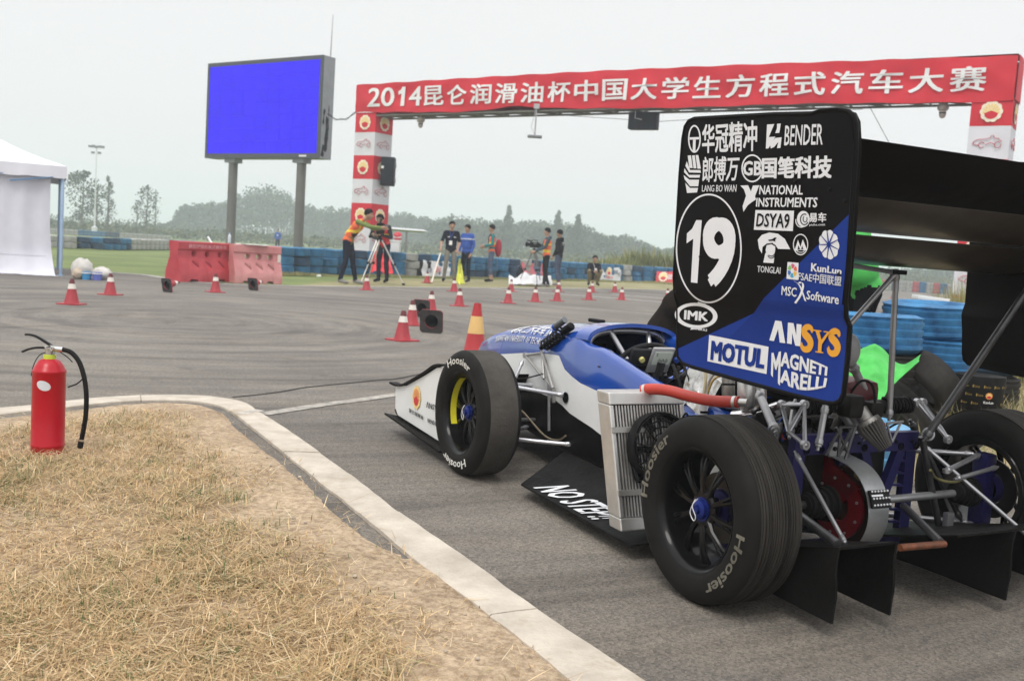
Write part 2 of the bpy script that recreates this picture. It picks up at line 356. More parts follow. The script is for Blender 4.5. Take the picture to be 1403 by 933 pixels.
def soil_mat():
    M = mat('sandy_soil', (.38, .285, .185), .95, var=.2, vs=1.6, c2=(.58, .46, .33), bump=1, bs=45)
    n = M.node_tree; b = n.nodes['Principled BSDF']; src = b.inputs['Base Color'].links[0].from_socket; L = n.links.new; t = n.nodes['Texture Coordinate']
    k = n.nodes.new('ShaderNodeTexNoise'); k.inputs['Scale'].default_value = 38; k.inputs['Detail'].default_value = 8; k.inputs['Roughness'].default_value = .8; L(t.outputs['Object'], k.inputs['Vector'])
    r = n.nodes.new('ShaderNodeValToRGB'); r.color_ramp.elements[0].position = .4; r.color_ramp.elements[0].color = (.55, .5, .45, 1); r.color_ramp.elements[1].position = .6; r.color_ramp.elements[1].color = (1.12, 1.1, 1.08, 1)
    L(k.outputs['Fac'], r.inputs[0]); mm = n.nodes.new('ShaderNodeMix'); mm.data_type = 'RGBA'; mm.blend_type = 'MULTIPLY'; mm.inputs[0].default_value = 1; L(src, mm.inputs[6]); L(r.outputs[0], mm.inputs[7]); L(mm.outputs[2], b.inputs['Base Color'])
    return M
M_soil = soil_mat()
def lawn_sheet():
    xs = np.arange(-6.2, 2.0, .04); ys = np.arange(-.4, 5.6, .04); X, Y = np.meshgrid(xs, ys); X = X.ravel(); Y = Y.ravel()
    ins = inside(X, Y); ed = edge_dist(X, Y); keep = ins | (ed < .1)
    Zv = np.array([noise.noise(V((x*2.2, y*2.2, 0)))*.012+noise.noise(V((x*9, y*9, 4)))*.004 for x, y in zip(X, Y)])
    Zv = .012+Zv*np.clip(ed/.25, 0, 1); Zv[~ins] = .004; th_ = (.055+.06*np.array([noise.noise(V((x*3, y*3, 9)))+.4*noise.noise(V((x*11, y*11, 9))) for x, y in zip(X, Y)]))*.4*np.clip((Y-2.6)/.5, 0, 1)-.12*np.clip((3.1-Y)/.5, 0, 1); Zv = np.where(ed < .12+th_, -.014+.026*np.clip((ed-th_)/.07, 0, 1), Zv)
    nx = len(xs); ny = len(ys); idx = np.arange(nx*ny).reshape(ny, nx)
    q = np.stack([idx[:-1, :-1], idx[:-1, 1:], idx[1:, 1:], idx[1:, :-1]], -1).reshape(-1, 4); q = q[keep[q].all(1)]
    me = bpy.data.meshes.new('dry_lawn'); me.from_pydata(np.stack([X, Y, Zv], 1).tolist(), [], q.tolist()); me.materials.append(M_soil)
    bm = bmesh.new(); bm.from_mesh(me); bmesh.ops.delete(bm, geom=[v for v in bm.verts if not v.link_faces], context='VERTS'); bm.to_mesh(me); bm.free()
    me.polygons.foreach_set('use_smooth', [True]*len(me.polygons)); o = bpy.data.objects.new('dry_lawn', me); COL.objects.link(o); o['kind'] = 'structure'
lawn_sheet()
def blades(name, X, Y, Z0, ln, wd, lean, az, cols, M, curl=.35):
    n = len(X); dx = np.cos(az); dy = np.sin(az); px = -dy; py = dx
    ch = np.cos(lean); sh = np.sin(lean); vs = np.zeros((n, 5, 3))
    def pt(s, side, bend): 
        h = ln*s*ch*(1-bend*s); r = ln*s*sh+ln*bend*.6*s*s*ch
        return np.stack([X+dx*r+px*wd*side, Y+dy*r+py*wd*side, Z0+np.maximum(h, 0)], 1)
    bend = RNG.uniform(0, curl, n)
    vs[:, 0] = pt(0., .5, bend); vs[:, 1] = pt(0., -.5, bend); vs[:, 2] = pt(.55, -.4, bend); vs[:, 3] = pt(.55, .4, bend); vs[:, 4] = pt(1., 0, bend)
    me = bpy.data.meshes.new(name); me.vertices.add(5*n); me.vertices.foreach_set('co', vs.ravel())
    b = (np.arange(n)*5)[:, None]; loops = np.concatenate([b+np.array([[0, 1, 2, 3]]), b+np.array([[3, 2, 4]])], 1).ravel()
    me.loops.add(7*n); me.loops.foreach_set('vertex_index', loops); me.polygons.add(2*n)
    st = (np.arange(n)*7)[:, None]+np.array([[0, 4]]); me.polygons.foreach_set('loop_start', st.ravel()); me.polygons.foreach_set('loop_total', np.tile([4, 3], n))
    me.update(calc_edges=True); ca = me.color_attributes.new('Col', 'FLOAT_COLOR', 'POINT')
    cc = np.repeat(np.concatenate([cols, np.ones((n, 1))], 1), 5, 0); ca.data.foreach_set('color', cc.ravel().astype(np.float32)); me.materials.append(M)
    o = bpy.data.objects.new(name, me); COL.objects.link(o); o['kind'] = 'stuff'; return o
M_blade = vcol_mat('grass_blades', .85, .2)
def nz2(X, Y, s, k=0.): return np.array([noise.noise(V((x*s, y*s, k))) for x, y in zip(X, Y)])
def dry_grass():
    N = 330000; dist = 1.0+4.4*RNG.random(N)**1.35; ang = RNG.uniform(R(-34), R(36), N); X = dist*np.sin(ang)*1.0; Y = dist*np.cos(ang)
    k = inside(X, Y); X = X[k]; Y = Y[k]; ed = edge_dist(X, Y)
    pn = nz2(X, Y, 1.9); pn2 = nz2(X, Y, 6., 3.)
    dens = np.clip((ed-.24-.24*pn)/.22, 0, 1)*np.clip(.95+pn2*.9, .25, 1)+.03; k = RNG.random(len(X)) < dens
    X = X[k]; Y = Y[k]; ed = ed[k]; pn = pn[k]; pn2 = pn2[k]; n = len(X)
    flat = RNG.random(n) < .68
    lean = np.where(flat, RNG.uniform(1.2, 1.55, n), RNG.uniform(.15, 1.1, n)); ln = np.where(flat, RNG.uniform(.03, .12, n), RNG.uniform(.015, .058, n))
    ln *= np.clip(.75+pn*.7, .4, 1.4)
    Z0 = .012+.006*RNG.random(n)+np.where(flat, RNG.random(n)*.014, 0)
    g = RNG.random(n); green = (g < .10+.75*np.clip(pn2*.8+pn+.12*(-X-.6), 0, .9)) & (~flat | (RNG.random(n) < .25))
    straw = np.array([[.64, .45, .24], [.76, .58, .35], [.48, .32, .16], [.38, .26, .13], [.68, .52, .29]])[RNG.integers(0, 5, n)]
    gr = np.array([[.13, .16, .05], [.20, .22, .08], [.09, .13, .04]])[RNG.integers(0, 3, n)]
    c = np.where(green[:, None], gr, straw)*RNG.uniform(.75, 1.15, (n, 1))
    wd = np.where(flat, RNG.uniform(.0012, .0024, n), RNG.uniform(.0016, .003, n))*(1+Y*.08)
    blades('dry_grass', X, Y, Z0, ln, wd, lean, RNG.uniform(0, 6.283, n), c, M_blade)
    N = 5200; X = RNG.uniform(-3.2, 1.3, N); Y = RNG.uniform(1.1, 4.9, N); k = inside(X, Y) & (edge_dist(X, Y) > .16+.12*nz2(X, Y, 2.5, 8.)); X = X[k]; Y = Y[k]; n = len(X)
    c = np.array([[.68, .54, .34], [.78, .66, .46], [.45, .33, .19], [.55, .5, .24]])[RNG.integers(0, 4, n)]*RNG.uniform(.8, 1.1, (n, 1))
    blades('straw_litter', X, Y, .024+.02*RNG.random(n), RNG.uniform(.05, .12, n), RNG.uniform(.0014, .0026, n), RNG.uniform(1.3, 1.6, n), RNG.uniform(0, 6.283, n), c, M_blade)
    # taller green tufts
    tx = RNG.uniform(-3, .6, 260); ty = RNG.uniform(1.4, 4.6, 260); kk = inside(tx, ty) & (edge_dist(tx, ty) > .3); tx = tx[kk]; ty = ty[kk]
    rep = RNG.integers(14, 46, len(tx)); X = np.repeat(tx, rep)+RNG.normal(0, .028, rep.sum()); Y = np.repeat(ty, rep)+RNG.normal(0, .028, rep.sum()); n = len(X)
    c = np.array([[.13, .17, .05], [.2, .23, .08], [.3, .28, .12], [.42, .36, .2]])[RNG.integers(0, 4, n)]*RNG.uniform(.75, 1.1, (n, 1))
    blades('grass_tufts', X, Y, np.full(n, .012), RNG.uniform(.02, .065, n), RNG.uniform(.0014, .0026, n), RNG.uniform(.05, .9, n), RNG.uniform(0, 6.283, n), c, M_blade)
dry_grass()
peb = MB()
for i in range(260):
    x = random.uniform(-2.6, 1.2); y = random.uniform(1.3, 4.4)
    if inside(np.array([x]), np.array([y]))[0]:
        r_ = random.uniform(.003, .009); peb.sphere((x, y, .016), r_, 6, 4, sc=(1, random.uniform(.6, 1), .6))
peb.obj('pebbles', mat('pebble_stone', (.4, .34, .27), .8, var=.3, vs=20), kind='stuff')
for px, py, s_, c_, lab in ((314, 712, .011, (.62, .55, .42), 'small pale stone lying in the dry grass below the fire extinguisher, upper one'), (265, 799, .016, (.60, .47, .33), 'larger buff stone lying in the dry grass, lower one'), (399, 741, .014, (.02, .022, .018), 'small blackened leaf or chip lying in the dry grass near the kerb')):
    p_ = G(px, py, .015); o_ = MB(); o_.sphere((0, 0, 0), 1, 14, 9); o_.v = [(x*s_*1.3*(1+.25*noise.noise(V((x, y, z))*1.7)), y*s_*(1+.25*noise.noise(V((x, y, z))*1.7)), z*s_*.5) for x, y, z in o_.v]
    o_ = o_.obj('stone', mat('stone%d' % px, c_, .85, var=.25, vs=40, bump=.3), loc=(p_.x, p_.y, .014 if px < 800 else .008)); o_['label'] = lab; o_['category'] = 'stone'
def roadside_grass():
    # straw caught along the far verge, tall weeds behind the tyre wall and reeds beyond the near tyres
    X = []; Y = []
    wl = spline(wall_line, 12)
    for (off0, off1, N, l0, l1, cset, nm) in ((-2.2, -.4, 26000, .03, .1, [[.34, .31, .14], [.27, .28, .1], [.42, .37, .2]], 'verge_tufts'), (.9, 6.5, 46000, .5, 1.25, [[.2, .24, .07], [.3, .31, .1], [.14, .19, .055], [.36, .33, .15]], 'tall_weeds')):
        ii = RNG.integers(0, len(wl)-1, N); t = RNG.random(N); P = np.array([(p.x, p.y) for p in wl]); p = P[ii]*(1-t[:, None])+P[ii+1]*t[:, None]
        d = RNG.uniform(off0, off1, N); X = p[:, 0]+d*.25+RNG.normal(0, .1, N); Y = p[:, 1]+d+RNG.normal(0, .1, N)
        pn = nz2(X, Y, .55); ln = RNG.uniform(l0, l1, N)*np.clip(1+pn*1.2, .3, 1.6)
        if nm == 'tall_weeds': ln *= np.clip((X+1.5)/6, .22, 1.0)
        c = np.array(cset)[RNG.integers(0, len(cset), N)]*RNG.uniform(.75, 1.15, (N, 1))
        blades(nm, X, Y, np.full(N, -.01), ln, ln*.05+.008, RNG.uniform(.05, .7, N), RNG.uniform(0, 6.283, N), c, M_blade)
    N = 30000; X = np.concatenate([RNG.normal(5.75, .62, N//2), RNG.uniform(3.9, 8.5, N-N//2)]); Y = np.concatenate([RNG.normal(12.4, .7, N//2), RNG.uniform(9.2, 13, N-N//2)])
    ln = RNG.uniform(.35, 1.15, N)*np.clip((X/Y-.36)/.09, .15, 1.); c = np.array([[.28, .27, .09], [.2, .24, .07], [.4, .36, .18], [.45, .4, .22]])[RNG.integers(0, 4, N)]*RNG.uniform(.7, 1.15, (N, 1))
    blades('reeds', X, Y, np.full(N, 0.), ln, RNG.uniform(.008, .02, N), RNG.uniform(.05, .5, N), RNG.uniform(0, 6.283, N), c, M_blade)
    N = 16000; Y = RNG.uniform(4.4, 9.2, N); X = 1.75+.18*np.maximum(0, Y-5.5)+(5.2-1.75)*RNG.random(N); lw = np.where(Y < 5, .35, 1.); c = np.array([[.5, .42, .26], [.3, .28, .12], [.42, .34, .19], [.2, .22, .08]])[RNG.integers(0, 4, N)]*RNG.uniform(.7, 1.1, (N, 1))
    blades('straw_round_tyres', X, Y, np.full(N, .01), RNG.uniform(.05, .28, N)*lw, RNG.uniform(.003, .006, N), RNG.uniform(.3, 1.45, N), RNG.uniform(0, 6.283, N), c, M_blade)
roadside_grass()
M_straw = mat('straw_ground', (.34, .27, .16), .95, vs=5, c2=(.5, .42, .27), bump=1, bs=40)
sb = spline([V((x, y, 0)) for x, y in [(1.75, 5.3), (1.75, 4.75), (2.6, 4.35), (4.5, 4.35), (6.5, 4.2), (9, 6), (9, 11.5), (5.2, 11.2), (4.0, 9.9), (3.1, 8.9), (2.4, 8.2), (1.95, 6.6), (1.75, 5.3)]], 14)[:-1]
ring_poly('straw_bank', [(p.x+.09*noise.noise(p*5), p.y+.09*noise.noise(p*5+V((7, 0, 0)))) for p in sb], .006, M_straw)

# ================================================================ far woods, trees, lamp mast
def leaf_cloud(mb, c, rad, n, size, shape=(1, 1, 1), holes=.0, seed=0.):
    c = V(c)
    for _ in range(n):
        for _t in range(6):
            d = V((random.gauss(0, 1), random.gauss(0, 1), random.gauss(0, 1))).normalized()*(random.random()**.45)
            if noise.noise(V((d.x*2.4+seed, d.y*2.4, d.z*2.4))) > holes-.35: break
        p = c+V((d.x*rad*shape[0], d.y*rad*shape[1], d.z*rad*shape[2])); s = size*random.uniform(.5, 1.3)
        a = V((random.gauss(0, 1), random.gauss(0, 1), random.gauss(0, 1))).normalized(); b = a.orthogonal().normalized()
        mb.add([p+a*s, p+b*s*.7, p-a*s*.8, p-b*s*.6], [(0, 1, 2, 3)], random.choice((0, 0, 1, 2)))
M_leaf = [mat('leaf_a', (.042, .07, .04), .8, var=.3, vs=.5), mat('leaf_b', (.06, .09, .045), .8, var=.3, vs=.5), mat('leaf_c', (.03, .05, .025), .8, var=.3, vs=.5)]
M_bark = mat('bark', (.10, .085, .07), .9, var=.3, vs=4)
def tree(name, x, y, h, cr, label, dens=900, shape='oval', group='trees beyond the track', bare=.25, leaf=.0):
    t = thing(name, label, 'tree', (x, y, -.02), 0, group); tr = MB(); rx = random.uniform(-.03, .03)*h
    tr.tube([(0, 0, 0), (rx*.4, 0, h*.35), (rx, 0, h*.7), (rx*.8, 0, h*.97)], [h*.016+.05, h*.013+.03, h*.007+.02, .02], 7)
    cw = MB(); k = 15
    for i in range(k):
        f = bare+(1-bare)*i/(k-1); az = random.uniform(0, 6.283)
        wr = {'oval': math.sin(math.pi*min(1, (f-bare)/(1-bare)*.86+.14))**.8, 'spire': (1.12-f)*.8+.05, 'round': math.sin(math.pi*min(.97, (f-bare)/(1-bare)*.75+.2))}[shape]*cr
        tip = V((rx*f+math.cos(az)*wr*.75, math.sin(az)*wr*.75, h*f+wr*.25)); tr.tube([(rx*f, 0, h*f*.85), tip*.5+V((rx*f*.5, 0, h*f*.45)), tip], [h*.005+.02, h*.003+.015, .012], 4, caps=False)
        leaf_cloud(cw, tip*.8+V((0, 0, h*f*.2)), wr*.55+.15, dens//k, leaf or cr*.05+.05, (1, 1, .85), .22, i*3.7+x)
    if shape == 'spire' and cr > 2.4:
        cw = MB()
        for i in range(34):
            f = .12+.86*i/33; wr = cr*(1.06-f)**.9*random.uniform(.6, 1.1); leaf_cloud(cw, (random.uniform(-.3, .3)*wr, 0, h*f), wr, int(30+70*wr), .20, (1, 1, .45), -.2, i*2.1)
    tr.obj('trunk', M_bark, t); cw.obj('crown', M_leaf, t, smooth=0); return t
def far_ground(px, dist):        # a point `dist` metres off in the direction of the column px
    o, d = ray(px, 330); d = V((d[0], d[1], 0)).normalized(); return d*dist
def hz(px): return 349.6+(px-701.5)*math.tan(ROLL)*1.0-0.0
for (px, top, dist, cr, shp, lab, dens) in (
    (111, 245, 150, 2.9, 'oval', 'hazy broad poplar at the far left, nearest to the tent, tallest of the left trees', 1300),
    (132, 262, 165, 1.4, 'spire', 'thin sparse tree just right of the broad poplar, behind the lamp mast', 260),
    (147, 252, 150, 1.6, 'spire', 'slender hazy poplar standing alone right of the lamp mast', 620),
    (187, 284, 160, 1.2, 'oval', 'low thin sapling between the slender poplar and the feathery tree', 200),
    (199, 262, 150, 2.0, 'oval', 'feathery hazy tree left of the big screen', 600),
    (212, 275, 165, 1.2, 'spire', 'faint sparse tree at the right side of the feathery tree', 220)):
    g = far_ground(px, dist); h = (hz(px)-top)*dist/FPX+.94; tree('poplar_tree', g.x, g.y, h, cr, lab, dens, shp)
for (px, top, dist, cr, lab) in ((695, 284, 190, 2.6, 'pointed conifer rising above the woods behind the teal jacketed man'),
                                 (763, 291, 190, 2.7, 'pointed conifer above the woods behind the black hooded man'),
                                 (790, 297, 190, 3.3, 'broad pointed conifer right of the other two above the woods')):
    g = far_ground(px, dist); tree('conifer_tree', g.x, g.y, (hz(px)-top)*dist/FPX+.94, cr, lab, 900, 'spire', 'conifers above the woods')
def woods():
    mb = MB(); prof = [(60, 318), (215, 312), (236, 305), (243, 290), (262, 286), (285, 283), (300, 284), (330, 268), (352, 256), (372, 255), (392, 262), (402, 284), (430, 289), (470, 291), (510, 295), (560, 297), (585, 303), (605, 298), (625, 296), (650, 302), (672, 301), (700, 305), (730, 302), (770, 306), (800, 310), (812, 318), (838, 326), (856, 324), (880, 332), (910, 345), (930, 338), (1000, 352), (1080, 360), (1160, 368), (1230, 373), (1300, 371), (1403, 378), (1500, 380)]
    def top(px):
        for (a, ya), (b, yb) in zip(prof[:-1], prof[1:]):
            if a <= px <= b: return ya+(yb-ya)*(px-a)/(b-a)
        return prof[-1][1]
    px = 60.
    while px < 1480:
        near = px > 590; pole = 236 < px < 585 and not (322 < px < 396)
        for row in range(3):
            dist = (205 if near else 250)+row*22+random.uniform(-8, 8); hh = max(1.5, (hz(px)-top(px))*dist/FPX+.94)*random.uniform(.84, 1.03)*(1-.0*row)
            g = far_ground(px+random.uniform(-3, 3), dist); cw = hh*(.14 if pole else .3)+.6
            if hh > 4: mb.tube([(g.x, g.y, 0), (g.x, g.y, hh*.8)], [.16, .06], 4, 3, caps=False)
            if pole:
                for q in range(6): leaf_cloud(mb, (g.x, g.y, hh*(.2+.15*q)), cw*(1.15-.14*q), 34, .36, (1, 1, 1.2), 0, px)
            else:
                for q in range(4): leaf_cloud(mb, (g.x+random.uniform(-1, 1)*cw*.55, g.y, hh*random.uniform(.35, .8)), cw*random.uniform(.5, .75), 42, .42, (1, 1, .85), .05, px+q)
                leaf_cloud(mb, (g.x, g.y, hh*.86), cw*.42, 30, .36, (1, 1, .8), .05, px)
            leaf_cloud(mb, (g.x, g.y-3, 1.3), 2.6, 22, .42, (1.3, 1, .7))
        px += 5.2 if pole else (7.5 if hh > 3 else 9)
    mb.obj('far_woods', M_leaf+[M_bark], smooth=0, kind='stuff')
    hb = MB(); px = 40.
    while px < 1480:                                         # low scrub in front of the woods
        d = 150+random.uniform(-12, 12); g = far_ground(px, d); leaf_cloud(hb, (g.x, g.y, .7), random.uniform(1., 1.7), 46, .26, (1.6, 1, .75)); px += 4.6
    hb.obj('scrub', [mat('scrub_a', (.07, .085, .035), .85, var=.3, vs=.5), mat('scrub_b', (.11, .12, .05), .85, var=.3, vs=.5), M_leaf[0]], smooth=0, kind='stuff')
woods()
def lamp_mast():
    g = far_ground(129, 120); h = (hz(132)-214)*120/FPX+.94
    LS = .33; t = thing('floodlight_mast', 'tall thin floodlight mast with a crown of lamps in the hazy field', 'lamp mast', (g.x, g.y, -.03))
    p = MB(); p.lathe([(.3, 0), (.3, .9), (.09, 1.0), (.06, h*.6), (.035, h)], n=10); p.obj('pole', mat('mast_paint', (.6, .62, .64), .5), t)
    for dx, dz in ((-2.1, 0), (-.9, .15), (0, -.1), (1.2, .1), (2.2, 0), (-1.1, -2.), (1.1, -2.)):
        q = MB(); q.box((dx*LS, -.1, h+dz*LS), (.34, .2, .24), bev=.03); q.obj('lamp', mat('lamp_housing', (.16, .17, .19), .5), t)
    q = MB(); q.box((0, .1, h-.1), (1.6, .05, .05)); q.box((0, .1, h-.75), (.9, .05, .05)); q.obj('crossbar', mat('mast_paint', (.6, .62, .64)), t)
lamp_mast()

# ================================================================ tyre walls
def tyre_profile(R0=.31, w=.21, ri=.185, groove=True):
    h = w/2; p = [(ri, -h*.72), (ri+.03, -h*.98), (R0-.05, -h), (R0-.012, -h*.82)]
    if groove:
        for i in range(4):
            z0 = -h*.7+i*h*.4; p += [(R0, z0), (R0, z0+h*.15), (R0-.01, z0+h*.17), (R0-.01, z0+h*.24)]
        p += [(R0, h*.86)]
    else: p += [(R0, -h*.6), (R0, h*.6)]
    p += [(R0-.012, h*.88), (R0-.05, h), (ri+.03, h*.98), (ri, h*.72)]; return p
def tyre_mesh(M, n=26, **k):
    prof = tyre_profile(**k); mb = MB(); mb.lathe(prof+[(prof[-1][0]+.012, 0)], n=n, closed=True); return mb.mesh('tyre', M)
M_tb = mat('blue_painted_tyre', (.012, .115, .25), .6, var=.35, vs=4, c2=(.045, .22, .42), bump=.2, bs=30)
M_tb2 = mat('dark_blue_tyre', (.022, .06, .12), .65, var=.35, vs=4, bump=.2, bs=30)
M_tw = mat('white_painted_tyre', (.33, .33, .32), .65, var=.3, vs=4, c2=(.5, .5, .48), bump=.2, bs=30)
M_tk = mat('old_black_tyre', (.03, .029, .03), .75, var=.4, vs=5, c2=(.07, .066, .062), bump=.3, bs=30)
M_tp = mat('red_painted_tyre', (.42, .1, .12), .65, var=.3, vs=4)
TM = {k: tyre_mesh(m_, 20, w=.235) for k, m_ in dict(blue=M_tb, dark=M_tb2, white=M_tw, black=M_tk, red=M_tp).items()}
TN = dict(blue='bright blue painted', dark='dark blue painted', white='greyish white painted', black='unpainted black', red='faded red painted')
def tyre_at(kind, p, z, tilt, label, group, rz=0.):
    o = bpy.data.objects.new('tyre', TM[kind]); COL.objects.link(o); o.location = (p.x, p.y, z); o.rotation_euler = (tilt[0], tilt[1], rz); o['label'] = label; o['category'] = 'tyre'; o['group'] = group
rown = ('bottom', 'middle', 'top')
wl = spline(wall_line, 40); acc = 0; last = None; i_col = 0
def nth(i): return str(i)+('th' if 10 < i % 100 < 14 else {1: 'st', 2: 'nd', 3: 'rd'}.get(i % 10, 'th'))
def seg_name(px):
    for a, nm in ((455, 'between the screen posts and the arch'), (548, 'behind the camera crew under the arch'), (625, 'behind the man in the navy shirt'), (690, 'between the blue jacketed and the teal jacketed man'), (765, 'behind the second tripod'), (815, 'right of the black hooded man'), (862, 'beside the white banner')):
        if px < a: return nm
    return 'at the right end of the long wall'
for i, p in enumerate(wl):
    if last is not None and (p-last).length < .66: continue
    last = p; d = np.array([p.x, p.y, 0.])-CO; px = 701.5+FPX*(d@RT)/(d@fw); i_col += 1
    z = .12
    for r_ in range(3):
        k = 'blue' if random.random() < .78 else 'dark'
        if 545 < px < 572: k = 'white'
        elif 572 < px < 583: k = 'black' if r_ < 2 else 'dark'
        elif 706 < px < 718 or 852 < px < 862: k = 'white'
        q = p+V((random.uniform(-.04, .04), random.uniform(-.05, .05), 0))
        tyre_at(k, q, z, (random.uniform(-.05, .05), random.uniform(-.06, .06)), f'{TN[k]} tyre, {rown[r_]} row, {nth(i_col)} stack from the left of the long wall', 'tyres of the long wall behind the people', random.uniform(0, 6))
        z += .243
i_col = 0
ll = spline([G(70, 339), G(90, 340), G(150, 342), G(200, 342), G(237, 342), G(262, 342.2)], 60); last = None
for p in ll:
    if last is not None and (p-last).length < .66: continue
    last = p; d = np.array([p.x, p.y, 0.])-CO; px = 701.5+FPX*(d@RT)/(d@fw); i_col += 1
    for r_ in range(2):
        k = 'white' if px < 107 or 170 < px < 226 else ('blue' if random.random() < .6 else 'dark')
        tyre_at(k, p, .12+r_*.25, (random.uniform(-.05, .05), random.uniform(-.06, .06)), f'{TN[k]} tyre, {("lower", "upper")[r_]} row, {nth(i_col)} stack from the left in the left field wall', 'tyres of the wall across the left field')
for j in range(26):
    p = far_ground(72+j*6.3, 104); k = ('white', 'white', 'blue', 'blue', 'dark', 'white', 'white')[(j//3) % 7]
    for r_ in range(2): tyre_at(k, p, .12+r_*.25, (0, 0), f'tiny {TN[k]} tyre, {("lower", "upper")[r_]} row, {nth(j+1)} from the left, distant track wall', 'tyres of the distant kart track wall')
for j in range(13):
    p = far_ground(1204+j*9.5, 76); k = ('red', 'red', 'white', 'blue', 'white', 'white', 'red', 'blue', 'white', 'red', 'blue', 'white', 'white')[j]
    for r_ in range(3): tyre_at(k, p, .12+r_*.25, (0, 0), f'small {TN[k]} tyre, {rown[r_]} row, {nth(j+1)} from the left, far wall below the wing', 'tyres of the far coloured wall below the wing')
# the big tyres right behind the car
def big_tyre(M, p, z, tilt, label, R0=.315, w=.245, rz=0., name='tyre', groove=True):
    o = bpy.data.objects.new(name, tyre_mesh(M, 48, R0=R0, w=w, ri=R0*.63, groove=groove)); COL.objects.link(o); o.location = (p[0], p[1], z); o.rotation_euler = (*tilt, rz)
    o['label'] = label; o['category'] = 'tyre'; o['group'] = 'tyres piled behind the car'
M_cb = mat('near_blue_tyre', (.012, .11, .30), .6, var=.4, vs=7, c2=(.04, .23, .48), bump=.25, bs=40)
M_lb = mat('pale_blue_tyre', (.10, .30, .52), .5, var=.2, vs=6, c2=(.16, .38, .6), bump=.2, bs=40)
for k_, (px, dep, z, M, lab) in enumerate((
    (1204, 6.7, .585, M_cb, 'big blue painted tyre, topmost of the stack nearest to the number panel'),
    (1204, 6.7, .345, M_tk, 'worn black treaded tyre under the topmost blue tyre nearest to the number panel'),
    (1206, 6.6, .12, M_tk, 'black tyre at the foot of the stack nearest to the number panel'),
    (1283, 7.6, .66, M_cb, 'big blue tyre topping the stack below the wing, with a white board on it'),
    (1286, 7.6, .42, M_cb, 'blue treaded tyre second from the top of the stack with the white board'),
    (1284, 7.6, .15, M_tb2, 'blue tyre half buried in straw at the foot of the stack with the white board'),
    (1356, 8.4, .38, M_tb2, 'dull blue tyre behind the black drum, right of the stacks, upper one'),
    (1356, 8.4, .13, M_tk, 'dull blackish tyre behind the black drum, right of the stacks, lower one'))):
    p = far_ground(px, dep); big_tyre(M, p, z, (random.uniform(-.04, .04), random.uniform(-.04, .04)), lab)
p = far_ground(1176, 5.0); big_tyre(M_lb, p, .135, (.0, .0), 'pale blue tyre lying flat just behind the rear suspension', .31, .24)
tl_ = V((.72, .12, .66)).to_track_quat('Z', 'Y').to_euler()
p = D(1274, 522, 6.2); big_tyre(mat('grey_slick', (.04, .038, .036), .85, var=.2, vs=5, c2=(.07, .066, .062)), p, p.z, (tl_.x, tl_.y), 'smooth grey slick leaning tilted between the green cloth and the drum', .19, .2, rz=tl_.z, groove=False)
p = D(1234, 570, 5.6); big_tyre(M_tk, p, p.z, (tl_.x, tl_.y), 'black treaded tyre lying tilted under the green cloth', .25, .2, rz=tl_.z)
